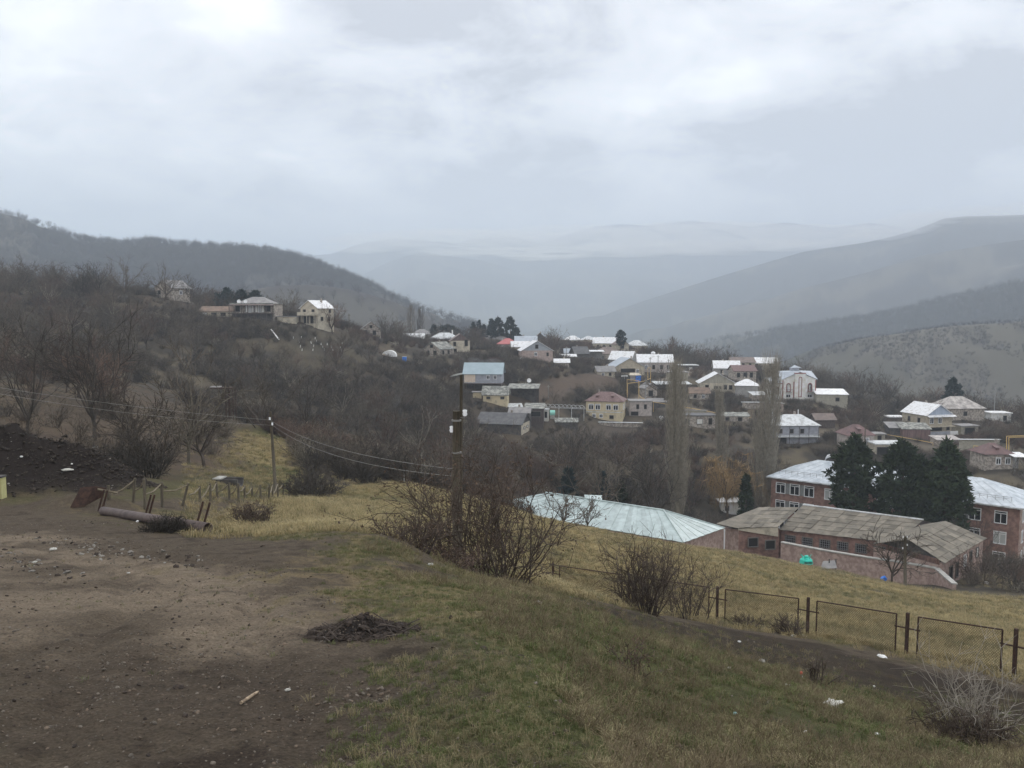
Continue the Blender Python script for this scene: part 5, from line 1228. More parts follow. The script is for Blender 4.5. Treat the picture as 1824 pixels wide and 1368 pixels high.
Z_CLEAR_BUILT = plan([(980,905),(1290,900),(1400,915),(1824,960),(1900,1060),(1690,1048),(1290,980)])
def free_mask(x, y, marg=0.0):
    ph = np.arctan2(x, y); v = np.log(np.hypot(x, y)); ok = np.ones(x.shape, bool)
    for z in (Z_CLEAR_FIELD, Z_MEADOW, Z_GREEN): ok &= inside(ph, v, z) < 0
    for z, th in ((Z_GARDEN, 0), (Z_ROAD, 0), (Z_YARD, 0), (Z_LANE, 0)): ok &= inside(ph, v, z) < th
    for fx, fy, fr in FOOT: ok &= np.hypot(x - fx, y - fy) > fr + marg
    return ok
def sample(rg, n, y0, y1, u0=-.70, u1=.70):
    yy = np.sqrt(rg.random(n) * (y1 * y1 - y0 * y0) + y0 * y0); return (u0 + (u1 - u0) * rg.random(n)) * yy, yy
# view corridors: low growth in front of houses so that they stay in sight
def corridor(x, y, hmax):
    """largest plant height that leaves the houses visible"""
    lim = np.full(x.shape, 99.0)
    for fx, fy, fr in FOOT:
        a0 = fx / fy; dy = fy - y; w = (fr + 1.0) / fy
        m = (dy > 0) & (dy < 60) & (np.abs(x / y - a0) < w)
        lim = np.where(m, np.minimum(lim, .8 + dy * .085), lim)
    return lim
def undergrowth():
    protos = []
    for i, (h, w, st, m) in enumerate([(2.4, 2.8, 22, M_TWIG), (1.9, 2.6, 24, M_TWIGD), (2.8, 2.4, 20, M_TWIG), (2.0, 2.4, 22, M_TWIGR), (2.5, 2.6, 20, M_TWIGD), (2.2, 2.4, 16, M_TWIGP)]):
        protos.append(tmesh('shrub', shrub_strands(400 + i, h, w, st, 6, 3, .017, .026, .85), m, 3))
    rg = rng_of(7)
    x, y = sample(rg, 34000, 40, 430)
    d = fbm(x / 22, y / 22, 4, 300); left = sstep(.25, -.15, x / y)
    keep = rg.random(len(x)) < (.13 + 1.0 * sstep(.42, .57, d)) * (.75 + .25 * left)
    keep &= free_mask(x, y, .6); _a, _v = np.arctan2(x, y), np.log(np.hypot(x, y)); keep &= ((inside(_a, _v, Z_OPEN) < 0) & (inside(_a, _v, Z_LEAF) < 0)) | (rg.random(len(x)) < .10); keep &= (inside(_a, _v, Z_SLOPE) < 0) | (rg.random(len(x)) < .3); x, y, d = x[keep], y[keep], d[keep]
    s = .55 + .75 * rg.random(len(x)); lim = corridor(x, y, 3); s = np.minimum(s, lim / 2.5); k = s > .18
    x, y, s, d = x[k], y[k], s[k], d[k]
    z = H(x, y); n = len(x)
    r = fbm(x / 40, y / 40, 3, 310)
    kind = np.where(r > .56, 3, np.where(rg.random(n) < .42, 1, np.where(rg.random(n) < .5, 0, 2)))
    kind = np.where(rg.random(n) < .12, 4, kind); kind = np.where(rg.random(n) < .05, 5, kind)
    rot = np.stack([rg.normal(0, .1, n), rg.normal(0, .1, n), rg.random(n) * 6.283], 1)
    scatter('undergrowth', np.stack([x, y, z], 1), rot, s, kind, protos)
_s0=P(408,742,122); FOOT.append((_s0.x,_s0.y,2.2))
for _q in ((694,640,272),(720,638,268),(972,744,226),(1005,744,236),(1131,678,292)):
    _s0=P(*_q); FOOT.append((_s0.x,_s0.y,2.5))
undergrowth()
def woods():
    """bare trees: the ones that show largest are single things, the rest one mass"""
    rg = rng_of(9)
    x, y = sample(rg, 5200, 85, 430)
    d = fbm(x / 35, y / 35, 4, 320)
    keep = (rg.random(len(x)) < sstep(.36, .6, d) * .62) & free_mask(x, y, 1.5)
    x, y = x[keep], y[keep]; h = 3.6 + 5.6 * rg.random(len(x)) ** 1.2; h = np.minimum(h, corridor(x, y, 9)); k = h > 2.2
    x, y, h = x[k], y[k], h[k]; z = H(x, y)
    app = h / y; order = np.argsort(-app); n1 = 215
    where = lambda px: 'on the western hillside' if px < -.12 else 'in the ravine below the village' if px < .12 else 'among the eastern houses'
    kinds = ['grey brown', 'wide spreading', 'tall dark', 'reddish', 'pale limbed']
    marks = [(48,700,'forked tree above the spoil heap'),(168,690,'twin stemmed tree behind the spoil heap'),(240,770,'orchard tree beyond the rail fence'),(335,740,'pale tree at the clearing'),(470,730,'leaning utility pole'),(402,715,'rusty platform'),(545,720,'ravine smoke'),(385,555,'rusty roofed shed'),(450,550,'veranda house'),(552,560,'hilltop white roofed house'),(290,515,'small skyline house'),(222,500,'round crowned skyline tree'),(95,495,'skyline thicket'),(570,612,'whitewashed stakes'),(490,597,'white plank on the slope'),(660,588,'ruined cottage'),(693,633,'white sheeted heap'),(768,620,'dilapidated stone house'),(820,610,'burnt out house'),(860,670,'house on stilts'),(880,705,'yellow shed'),(890,757,'dark roofed barn'),(952,740,'timber store'),(1005,730,'hoop trellis'),(1080,725,'yellow house'),(1140,725,'pale pink block house'),(957,625,'pink gabled house'),(1050,682,'dug garden'),(1207,780,'great poplar'),(1245,745,'long ruined outbuilding'),(1357,770,'broad poplar'),(1297,845,'orange willow'),(1160,850,'hall ridge end'),(1050,860,'hall roof'),(940,850,'west corner of the hall'),(810,800,'timber stub pole'),(690,820,'wire span over the ravine'),(620,850,'yellow field edge'),(1278,680,'wide gabled house'),(1413,685,'red trimmed villa'),(1420,770,'grey balcony house'),(1533,780,'small pink house'),(1482,705,'concrete outbuilding'),(1600,765,'corrugated shed'),(1672,750,'tan gabled house'),(1697,700,'cedar'),(1720,735,'weathered hipped roof'),(1780,820,'dark red roofed house'),(1200,690,'open flat roofed shed'),(300,640,'middle of the western slope'),(150,600,'upper west slope'),(640,690,'slope above the ravine'),(760,720,'bare bank above the ravine')]
    for i in order[:n1]:
        k = int(rg.integers(0, 5)); dz = z[i] + h[i] * .5 - 1.6; fw = y[i] * CP_ - dz * SP_; px = 912 + x[i] / fw * F; py = 684 - (y[i] * SP_ + dz * CP_) / fw * F
        mk = min(marks, key=lambda q: (q[0] - px) ** 2 + ((q[1] - py) * 1.5) ** 2); dx, dy = px - mk[0], py - mk[1]
        rel = ('east of' if dx > 0 else 'west of') if abs(dx) > abs(dy) * 1.3 else ('below' if dy > 0 else 'above'); rel = ('well ' if math.hypot(dx, dy) > 55 else 'just ') + rel
        bare_tree(k, (x[i], y[i], z[i] - .1), h[i], f'{kinds[k]} leafless tree {rel} the {mk[2]}', 'bare trees in the scrub', rg.random() * 6.28)
    r = order[n1:]; n = len(r)
    protos = []
    for tr, cr, h0 in TREE[:5]:
        o1 = np.empty(len(tr.vertices) * 3); tr.vertices.foreach_get('co', o1); o2 = np.empty(len(cr.vertices) * 3); cr.vertices.foreach_get('co', o2)
        f1 = [tuple(p.vertices) for p in tr.polygons]; q = len(tr.vertices); f2 = [tuple(v + q for v in p.vertices) for p in cr.polygons]
        me = bpy.data.meshes.new('tree'); me.from_pydata(np.concatenate([o1.reshape(-1, 3), o2.reshape(-1, 3)]) / h0, [], f1 + f2); me.update(); me.materials.append(cr.materials[0]); protos.append(me)
    rot = np.stack([np.zeros(n), np.zeros(n), rg.random(n) * 6.283], 1)
    scatter('woods', np.stack([x[r], y[r], z[r] - .1], 1), rot, h[r], rg.integers(0, 5, n), protos)
woods()
# trees one can point at --------------------------------------------------
def at(px, py, ymin=2.0): g = G(px, py, ymin); return g
def tree_at(px, pyb, pyt, k, label, ymin=2, rz=0.0, name='bare_tree', group=None):
    g = at(px, pyb, ymin); h = (pyb - pyt) / F * g.y * 1.0; return bare_tree(k, g - Vector((0, 0, .1)), h, label, group, rz, name)
def tree_Y(px, pyb, pyt, Y, k, label, rz=0.0):
    g = P(px, pyb, Y); z = Hs(g.x, g.y); g.z = min(g.z, z); h = P(px, pyt, Y).z - g.z; return bare_tree(k, g, h, label, None, rz)
tree_Y(48, 775, 590, 58, 6, 'dark bare tree with a forked crown above the black spoil heap', 1.0)
tree_Y(168, 787, 585, 62, 6, 'tall twin stemmed bare tree behind the low end of the spoil heap', 2.0)
tree_Y(240, 812, 690, 60, 5, 'small spreading bare orchard tree with a short trunk beyond the rail fence', .4)
tree_Y(335, 828, 640, 64, 4, 'pale multi limbed bare tree beside the grassy clearing', 2.6)
tree_Y(365, 822, 690, 66, 1, 'thicket like bare tree at the edge of the clearing', 5.0)
tree_Y(470, 800, 655, 100, 0, 'large grey bare tree behind the leaning utility pole', .9)
tree_Y(545, 770, 660, 135, 2, 'broad bare tree rising from the ravine scrub west of the smoke', 3.3)
tree_Y(222, 535, 462, 262, 0, 'large bare tree with a wide round crown on the western skyline', 1.2)
tree_Y(175, 535, 466, 262, 2, 'narrow bare tree left of the round crowned tree on the skyline', 2.2)
tree_Y(145, 538, 478, 262, 4, 'slight bare tree at the west end of the skyline row', .2)
tree_Y(293, 532, 474, 262, 1, 'bare tree standing in front of the small skyline house', 3.2)
tree_Y(38, 500, 458, 268, 1, 'bushy bare tree on the far west skyline', 3.2)
tree_Y(95, 515, 468, 268, 0, 'bare tree in the skyline thicket at the west', 4.2)
tree_Y(515, 570, 520, 268, 1, 'bare tree between the veranda house and the white roofed house', 5.2)
tree_Y(592, 580, 540, 262, 3, 'reddish bare tree right beside the hilltop white roofed house', 5.2)
tree_Y(688, 600, 560, 310, 1, 'small bare tree next to the ruined cottage on the ridge', 1.9)
tree_Y(1046, 945, 884, 84, 5, 'thin bare tree with a dark nest of boards in front of the hall roof', .9)
tree_Y(1003, 938, 874, 84, 5, 'slender pale bare tree before the west part of the hall roof', 2.9)
tree_Y(1590, 1030, 938, 90, 5, 'bare tree growing beside the workshop terrace wall', 1.9)
tree_Y(1735, 1000, 925, 118, 2, 'slim bare sapling in front of the school end windows', .3)
tree_Y(1015, 835, 745, 168, 2, 'dark bare tree in the ravine above the hall ridge', .3)
tree_Y(1068, 900, 800, 128, 0, 'bare tree with dark branches behind the hall ridge', 1.3)
tree_Y(1160, 905, 800, 132, 2, 'tall dark bare tree beside the great poplar', 2.3)
tree_Y(1180, 690, 655, 260, 1, 'bare tree behind the open flat roofed shed', 2.3)
tree_Y(1530, 725, 655, 300, 0, 'large bare tree behind the white roofed concrete outbuilding', 2.3)
tree_Y(1580, 735, 668, 290, 2, 'dense bare tree on the slope west of the cedar', 1.3)
tree_Y(1625, 735, 690, 285, 1, 'lower bare tree beside the dense one near the cedar', .3)
def poplar(px, pyb, pyt, Y, w, label, seed, m=M_POPLAR, n=120):
    g = P(px, pyb, Y); g.z = min(g.z, Hs(g.x, g.y)); h = P(px, pyt, Y).z - g.z
    T, Cn = poplar_strands(seed, h, w, .02 * h, n)
    t = thing('poplar_tree', label, 'tree', g); inst('trunk', tmesh('trunk', T, M_POPLAR, 5), t); inst('crown', tmesh('crown', Cn, m), t)
M_POPT = twig_mat('poplar_twigs', A(100,95,86,.5), A(130,124,112,.5), .1)
poplar(1207, 915, 650, 138, 4.6, 'great columnar bare poplar towering behind the hall', 1, M_POPT, 330)
poplar(1286, 850, 690, 178, 3.2, 'slim bare poplar in front of the wide gabled house', 2, M_POPT, 170)
poplar(1357, 905, 640, 165, 6.4, 'broad bare poplar with a dark trunk beside the school corner', 3, M_POPT, 340)
poplar(733, 600, 541, 420, 6, 'left one of two distant poplars behind the village', 4, M_TWIG, 110)
poplar(750, 600, 546, 422, 5, 'right one of two distant poplars behind the village', 5, M_TWIG, 110)
poplar(1197, 640, 598, 400, 4, 'hazy poplar below the valley fields', 6, M_TWIG, 90)
def conifer(px, pyb, pyt, Y, w, kind, label, seed, m=M_CYP, n=150, per=22, size=None, base=.06, name='conifer_tree'):
    g = P(px, pyb, Y); g.z = min(g.z, Hs(g.x, g.y)); h = P(px, pyt, Y).z - g.z
    t = thing(name, label, 'tree', g)
    inst('trunk', tmesh('trunk', [(np.array([[0, 0, -.4], [0, 0, h * .5], [0, 0, h * .93]]), np.array([.03 * h, .02 * h, .004 * h]))], M_BARK, 6), t)
    inst('crown', needles_mesh('crown', pine_clumps(seed, h, w, base, kind, n), m, seed, per, size or w * .13), t)
for i, (px, pb, pt, Y, w, kd, lb) in enumerate([
 (843, 608, 575, 400, 5.2, 'cone', 'leftmost dark pointed conifer in the village row'), (854, 608, 571, 402, 3.6, 'col', 'thin dark cypress second in the village row'), (862, 609, 578, 404, 3.4, 'col', 'short thin dark cypress third in the village row'),
 (875, 606, 569, 400, 6.4, 'cone', 'ragged dark conifer joined to a taller one in the village'), (887, 606, 567, 401, 6.6, 'pine', 'tall ragged dark conifer above the dull grey roof'),
 (909, 610, 566, 398, 6.8, 'pine', 'tallest dark conifer above the bright red roof'), (919, 612, 584, 399, 5.0, 'pine', 'shorter dark conifer against the tallest one'),
 (773, 604, 580, 405, 6.5, 'cone', 'dark triangular conifer behind the thin chimney house'), (797, 607, 582, 400, 9.0, 'ball', 'rounded dark evergreen behind the burnt house'),
 (405, 560, 516, 285, 6.4, 'pine', 'rounded pine at the left of the clump behind the veranda house'), (430, 560, 518, 290, 6.0, 'pine', 'rounded pine in the middle of the clump behind the veranda house'), (455, 560, 521, 286, 7.0, 'pine', 'rounded pine at the right of the clump behind the veranda house'), (386, 560, 522, 292, 3.0, 'pine', 'small pine poking out beyond the left of the clump'),
 (1106, 610, 589, 385, 4.6, 'ball', 'round clipped evergreen on a bare stem above the white roofs'),
 (1697, 716, 677, 272, 6.6, 'pine', 'dark shaggy cedar behind the weathered hipped roof'),
 (1327, 925, 848, 150, 4.4, 'cone', 'small dark pointed conifer beside the workshop roof'),
 (1012, 905, 838, 130, 4.6, 'cone', 'dull green conifer behind the hall roof at the west'), (1072, 912, 846, 132, 4.2, 'cone', 'dull green conifer behind the middle of the hall roof'), (1105, 912, 862, 134, 3.8, 'cone', 'low dark conifer behind the hall roof vent'),
 ]): conifer(px, pb, pt, Y, w, kd, lb, 500 + i, M_CYP if i < 18 and i != 15 else M_PINE, 150 if Y > 200 else 220, base=.25 if kd == 'ball' else .05)
for i, (px, pb, pt, Y, w, lb) in enumerate([(1520, 935, 786, 138, 7.4, 'westernmost of the big dark pines before the school'), (1604, 945, 793, 134, 7.2, 'middle big dark pine before the school'), (1640, 945, 826, 132, 5.6, 'lower dark pine squeezed between two taller pines'), (1681, 950, 796, 131, 7.4, 'easternmost of the big dark pines before the school')]):
    conifer(px, pb, pt, Y, w, 'pine', lb, 560 + i, M_PINE, 270, 32, .85, .24, 'pine_tree')
def willow():
    g = P(1297, 905, 158); g.z = min(g.z, Hs(g.x, g.y)); h = P(1297, 806, 158).z - g.z; rg = rng_of(77); T, Cn = [], []
    p, r, _ = limb(rg, (0, 0, -.3), (0, 0, 1), h * .45, .3, .2, 3, .05); T.append((p, r))
    for i in range(34):
        a = rg.random() * 6.283; sp = .35 + .7 * rg.random(); p1, r1, _ = limb(rg, p[-1], (math.cos(a) * sp + .3, math.sin(a) * sp, 1), h * (.34 + .26 * rg.random()), .09, .03, 4, .15); T.append((p1, r1))
        for j in range(34):
            q = p1[1 + int(rg.random() * 3.99)]; l = h * (.12 + .25 * rg.random()); b = rg.random() * 6.283
            Cn.append((np.array([q, q + np.array([math.cos(b) * l * .28, math.sin(b) * l * .28, l * .12]), q + np.array([math.cos(b) * l * .42, math.sin(b) * l * .42, -l * .45])]), np.array([.03, .026, .014])))
    t = thing('willow_tree', 'orange twigged weeping willow beside the school', 'tree', g); inst('trunk', tmesh('trunk', T, M_BARK, 5), t); inst('crown', tmesh('crown', Cn, M_WILLOW), t)
willow()
# ------------------------------------------------------------------ chain-link fence down the bank
def wire_fence():
    posts = [P(px, py, Y) for px, py, Y in ((1960,1240,20.2),(1806,1205,22.9),(1614,1167,26.3),(1438,1130,30),(1277,1103,33.5),(1120,1076,37.2),(985,1053,40.5))]
    for q in posts: q.z = min(q.z, Hs(q.x, q.y))
    t = thing('wire_fence', 'rusty angle iron fence with chain link panels along the field', 'fence', posts[2]); o = Vector(t.location)
    m = MAT['rustm']; h = 1.38
    for i, p in enumerate(posts):
        q = p - o
        MB().box(q + Vector((0, 0, h / 2 - .3)), (.085, .085, h + .7), .3).build('post', m, t)
        nx = posts[min(i + 1, len(posts) - 1)] - posts[max(i - 1, 0)]; nx.z = 0; nx.normalize()
        sl = (posts[min(i + 1, len(posts) - 1)].z - posts[max(i - 1, 0)].z) / max(.1, ((posts[min(i + 1, len(posts) - 1)] - posts[max(i - 1, 0)]).xy).length)
        MB().tube([q + nx * -.48 + Vector((0, 0, h * .66 - sl * .4)), q + nx * .48 + Vector((0, 0, h * .66 + sl * .4))], .028, 5).build('cross_arm', m, t)
    for i in range(len(posts) - 1):
        a, b = posts[i], posts[i + 1]; d = (b - a); L = d.length; d.normalize()
        p0, p1 = a + d * .42, b - d * .42; p0.z += .02; p1.z += .02
        up = Vector((0, 0, h - .06))
        f = MB(); f.tube([p0 - o - Vector((0, 0, .2)), p0 - o + up], .027, 5); f.tube([p1 - o - Vector((0, 0, .2)), p1 - o + up], .027, 5); f.tube([p0 - o + up, p1 - o + up], .027, 5)
        f.build('panel_frame', m, t)
        w = MB(); Lp = (p1 - p0).length; stp = .085; n = int((Lp + h) / stp); hh = h - .1
        for k in range(n):
            for s in (0, 1):
                x0 = k * stp - hh; xs, zs = (max(x0, 0), max(-x0, 0)); x1 = min(x0 + hh, Lp); z1 = x1 - x0
                if x1 - xs < .05: continue
                A1, B1 = (xs, zs), (x1, min(z1, hh))
                if s: A1, B1 = (Lp - A1[0], A1[1]), (Lp - B1[0], B1[1])
                w.tube([p0 - o + d * A1[0] + Vector((0, 0, A1[1])), p0 - o + d * B1[0] + Vector((0, 0, B1[1]))], .0042, 3, False)
        w.build('wire_mesh', m, t)
    a = P(976, 1056, 40.3); MB().slab([a - o + Vector((-.5, -.3, .0)), a - o + Vector((.35, -.3, .0)), a - o + Vector((.35, -.1, .75)), a - o + Vector((-.45, -.1, .7))], .03).build('rusty_plate', m, t)
wire_fence()

# ------------------------------------------------------------------ rail fence by the clearing
M_RAIL = mat('weathered_rail', A(96,88,74,.6), A(120,111,94,.6), 6, rough=.95)
def rail_fence():
    z1 = [(770,990,900,0),(935,1010,850,25),(1025,1060,855,0),(1147,1045,878,0),(1275,1035,885,60),(1413,1010,905,0),(1487,1000,885,0),(1538,975,875,-8),(1620,990,880,0)]
    z2 = [(100,1000,885,0),(142,985,900,0),(195,975,905,0),(255,985,895,0),(310,990,890,10),(340,985,890,0),(378,980,880,0),(415,960,880,0),(465,930,870,0),(497,925,862,0)]
    L = [(x / 3.965, 640 + b / 3.965, 640 + tp / 3.965, dx / 3.965) for x, b, tp, dx in z1] + [(400 + x / 3.965, 640 + b / 3.965, 640 + tp / 3.965, dx / 3.965) for x, b, tp, dx in z2]
    t = None; tops = []
    Ys = np.interp(range(len(L)), [0, 3, 8, len(L) - 1], [31, 33, 42, 66])
    for (px, pb, pt, dx), Y in zip(L, Ys):
        b = G(px, pb, 24); Y = b.y; zt = P(px, pt, Y).z; gz = Hs(b.x, b.y); b.z = min(b.z, gz) - .25
        if t is None: t = thing('rail_fence', 'crooked timber fence of dark posts with pale sagging rails', 'fence', b); o = Vector(t.location)
        top = Vector((b.x + dx / F * Y, b.y, zt)); tops.append((top, b))
        MB().tube([b - o, top - o + Vector((0, 0, .05))], [.055, .045], 6).build('post', MAT['pole'], t)
    for i in range(len(tops) - 1):
        a, b = tops[i], tops[i + 1]; lo = a[0] + Vector((0, 0, -.28 - .1 * (i % 3))); mid = (lo + b[0]) / 2 + Vector((0, 0, -.09))
        MB().tube([lo - o, mid - o, b[0] - o], [.026, .03, .024], 5).build('rail', M_RAIL, t)
rail_fence()

# ------------------------------------------------------------------ long iron pipe and its stakes
def iron_pipe():
    a, b = G(184, 918), G(371, 949); a.z += .14; b.z += .12
    t = thing('iron_pipe', 'long rusty iron pipe lying at the edge of the dirt track', 'pipe', (a + b) / 2); o = Vector(t.location)
    d = (b - a).normalized(); x = d.cross(Vector((0, 0, 1))).normalized(); y = x.cross(d); m = MB(); n = 14; vs = []
    for p, r in ((a, .135), (b, .135), (b, .112), (a, .112)):
        for k in range(n): q = 2 * math.pi * k / n; vs.append(p - o + (x * math.cos(q) + y * math.sin(q)) * r)
    fs = [((i % 4) * n + k, (i % 4) * n + (k + 1) % n, ((i + 1) % 4) * n + (k + 1) % n, ((i + 1) % 4) * n + k) for i in range(4) for k in range(n)]
    m.add(vs, fs); m.build('tube', mat('iron_pipe_paint', A(70,61,58,.55), A(92,81,77,.55), 5, rough=.7, bump=.2), t, True)
    for px, py in ((174, 913), (180, 914), (258, 923), (264, 924), (350, 941), (362, 943)):
        q = G(px, py); s = .12 if px % 4 else .2
        MB().box(q - o + Vector((0, .25, .32)), (.05, .04, .75), .2, Matrix.Rotation(.3, 3, 'Y')).build('stake', MAT['rustm'], t)
iron_pipe()
def rusty_sheet():
    g = G(136, 906); t = thing('rusty_sheet', 'rust brown metal sheet leaning at the end of the rail fence', 'metal sheet', g)
    MB().slab([(-.22, 0, 0), (.2, .1, .05), (.42, .35, .66), (.0, .3, .62)], .02).build('plate', MAT['rustm'], t)
    MB().slab([(.2, .1, .05), (.62, .5, .28), (.72, .55, .55), (.42, .35, .66)], .02).build('folded_plate', MAT['rustm'], t)
    MB().tube([(.5, .4, .55), (1.05, .6, .38)], .04, 5).build('rail_end', M_RAIL, t)
rusty_sheet()
def trough():
    g = G(408, 862); t = thing('stone_trough', 'dark hollow concrete trough lying in the grass beyond the rail fence', 'trough', g, -.15)
    m = MB(); n = 10; ring = []
    L = 1.5; g.z -= .28; t.location = g
    for xx in (-L / 2, L / 2):
        for k in range(n + 1): a = math.pi * k / n; ring.append((xx, -.42 * math.cos(a), .62 - .6 * math.sin(a)))
        for k in range(n + 1): a = math.pi * (n - k) / n; ring.append((xx, -.34 * math.cos(a), .62 - .5 * math.sin(a)))
    k2 = 2 * (n + 1); m.add(ring, [(i, (i + 1) % k2, k2 + (i + 1) % k2, k2 + i) for i in range(k2)] + [tuple(range(k2)), tuple(range(k2, 2 * k2))[::-1]])
    m.build('basin', MAT['dark'], t); MB().box((-L / 2 + .15, 0, .63), (.5, .86, .08)).build('rim_slab', MAT['conc'], t)
trough()
def stand():
    g = P(410, 742, 122); g.z = min(g.z, Hs(g.x, g.y)); zt = P(402, 691, 122).z - g.z
    t = thing('rusty_stand', 'rust brown platform on tall thin legs rising from the scrub', 'platform', g)
    MB().box((-.9, 0, zt), (3.3, 1.6, .16)).build('deck', MAT['rustm'], t); MB().box((-2.0, 0, zt + .16), (1.3, 1.4, .16)).build('roof_sheet', MAT['grey'], t)
    for x, y in ((-.35, .6), (-.35, -.6), (.22, -.6), (.7, -.6), (.7, .6)): MB().tube([(x, y, -.6), (x, y, zt)], .09, 6).build('leg', MAT['rustm'], t)
    MB().tube([(-.35, -.6, zt * .45), (.7, -.6, zt * .55)], .04, 4).build('brace', MAT['rustm'], t)
stand()

# ------------------------------------------------------------------ poles and wires
def insulator(p, t, o): 
    MB().tube([p - o, p - o + Vector((0, 0, .06)), p - o + Vector((0, 0, .1)), p - o + Vector((0, 0, .17)), p - o + Vector((0, 0, .19))], [.05, .075, .055, .07, .03], 8).build('insulator', MAT['cera'], t, True)
Yc = 24.0
cb = P(813, 1000, Yc); cb.z = Hs(cb.x, cb.y); ct = P(813, 732, Yc)
t = thing('utility_pole', 'thick weathered timber stub with a thinner pole strapped to it inside the big bush', 'utility pole', cb); o = Vector(cb)
MB().tube([(0, 0, -.4), (0, 0, (ct.z - cb.z) * .5), ct - o], [.122, .116, .108], 12).build('stub', MAT['pole'], t, True)
c2 = P(821.5, 668, Yc + .25)
MB().tube([Vector((.11, .25, -.2)), c2 - o], [.055, .042], 8).build('upper_pole', MAT['pole'], t, True)
for dz in (.25, 1.2): MB().tube([ct - o - Vector((0, 0, dz)), ct - o - Vector((0, 0, dz + .05))], .145, 12).build('strap', MAT['wire'], t)
i1 = P(828, 741, Yc); i2 = P(805, 770, Yc)
for q, s in ((i1, 1), (i2, -1)):
    MB().tube([q - o + Vector((-.2 * s, .05, -.05)), q - o + Vector((0, 0, -.05)), q - o + Vector((0, 0, .03))], .014, 5).build('bracket', MAT['wire'], t); insulator(q, t, o)
lb = P(492, 890, 57); lb.z = Hs(lb.x, lb.y); lt = P(481.5, 733, 57)
t = thing('utility_pole', 'slim leaning dark pole carrying two wires at the end of the rail fence', 'utility pole', lb); o = Vector(lb)
MB().tube([(0, 0, -.5), (lt - o) * .5, lt - o], [.13, .11, .075], 8).build('shaft', MAT['pole'], t, True)
wa, wb = P(480.5, 748, 56.8), P(485, 757.5, 56.8)
for q in (wa, wb): insulator(q, t, o)
def sag(a, b, s, n=14): return [a.lerp(b, i / n) - Vector((0, 0, s * 4 * (i / n) * (1 - i / n))) for i in range(n + 1)]
off1, off2 = P(-140, 668, 44), P(-140, 676, 44)
t = thing('power_line', 'pair of thin wires crossing the western slope to the leaning pole', 'wire', wa); o = Vector(wa)
for a, b, s in ((off1, wa, .25), (off2, wb, .4)): MB().tube([q - o for q in sag(a, b, s)], .010, 4).build('wire', MAT['wire'], t)
t = thing('power_line', 'pair of thin wires falling from the leaning pole to the timber stub', 'wire', wa); o = Vector(wa)
e1, e2 = P(806, 835, Yc), P(806, 848, Yc)
for a, b, s in ((wa, e1, .5), (wb, e2, .6)): MB().tube([q - o for q in sag(a, b, s, 20)], .0085, 4).build('wire', MAT['wire'], t)
rb = P(1613, 1036, 88); rb.z = Hs(rb.x, rb.y); rt = P(1612, 955, rb.y)
t = thing('utility_pole', 'dark pole with white insulators standing before the workshop terrace', 'utility pole', rb); o = Vector(rb)
MB().tube([(0, 0, -.5), rt - o], [.19, .15], 8).build('shaft', MAT['pole'], t, True)
for k, (px, py) in enumerate(((1609, 958), (1616, 958), (1608, 978), (1616, 972))): insulator(P(px, py, rb.y - .1), t, o)
for i, (px, pb, pt, Y, gm, lb_) in enumerate([(1009, 645, 617, 333, 'poleg', 'white post beside the little grey blue shed'), (1102, 735, 672, 258, 'pole', 'dark pole behind the yellow house roof'), (1150, 712, 674, 262, 'poleg', 'pale pole by the yellow gas pipe arch'), (1190, 690, 640, 296, 'poleg', 'grey concrete pole at the corner of the long white roofed house'),
  (1172, 662, 633, 318, 'poleg', 'thin grey pole rising through the long white roof'), (1158, 664, 636, 316, 'poleg', 'thin pale pole left of the long white roof centre'), (622, 582, 559, 300, 'pole', 'thin dark pole on the ridge left of the ruined cottage'), (1770, 752, 692, 272, 'poleg', 'tall white pole at the east end of the village'),
  (1272, 655, 628, 345, 'pole', 'dark pole behind the long white roof near the poplar'), (1620, 745, 725, 300, 'poleg', 'short pale pole on the bank west of the tan house'), (791, 613, 588, 352, 'poleg', 'white pole in front of the dark rounded evergreen'), (977, 705, 686, 248, 'poleg', 'pale concrete post in the dug garden'), (692, 800, 772, 110, 'pole', 'thin post in the reddish ravine scrub'),
  (720, 872, 845, 76, 'poleg', 'thin grey post at the edge of the yellow field'), (938, 700, 672, 245, 'pole', 'short dark pole beside the sagging lean-to'), (1540, 800, 755, 203, 'pole', 'pole in front of the small pink house with the dull red roof')]):
    g = P(px, pb, Y); g.z = min(g.z, Hs(g.x, g.y)); top = P(px, pt, Y)
    t = thing('utility_pole', lb_, 'utility pole', g); hh = top.z - g.z
    MB().tube([(0, 0, -.5), (0, 0, hh)], [.15 if Y > 150 else .05, .11 if Y > 150 else .04], 6).build('shaft', MAT[gm], t)
    if Y > 200: MB().box((0, 0, hh - .5), (1.1, .12, .12)).build('cross_arm', MAT[gm], t)

# ------------------------------------------------------------------ yellow gas pipe
def gas_pipe(label, pts, r=.085, post_every=3):
    q = [P(*p) for p in pts]
    t = thing('gas_pipe', label, 'pipe', q[0]); o = Vector(q[0])
    for i in range(len(q) - 1): MB().tube([q[i] - o, q[i + 1] - o], r, 6).build('pipe', MAT['pipe'], t)
    for i in range(0, len(q), post_every):
        g = Hs(q[i].x, q[i].y)
        if q[i].z - g > .2: MB().tube([Vector((q[i].x, q[i].y, g - .3)) - o, q[i] - o], .06, 5).build('support', MAT['pipe'], t)
gas_pipe('yellow gas pipe with a square arch over the village lane', [(1117,703,262),(1117,676,262),(1138,678,260),(1138,704,258),(1142,708,257),(1151,712,255),(1164,716,253),(1213,724,250),(1275,735,247),(1345,745,244),(1400,751,242),(1460,758,238),(1520,765,234),(1557,770,231),(1620,781,226),(1662,789,222)])
gas_pipe('smaller yellow pipe frame beside the tan gabled house', [(1118,683,266),(1147,679,270),(1159,674,274),(1159,655,274),(1154,655,274),(1154,676,274)])
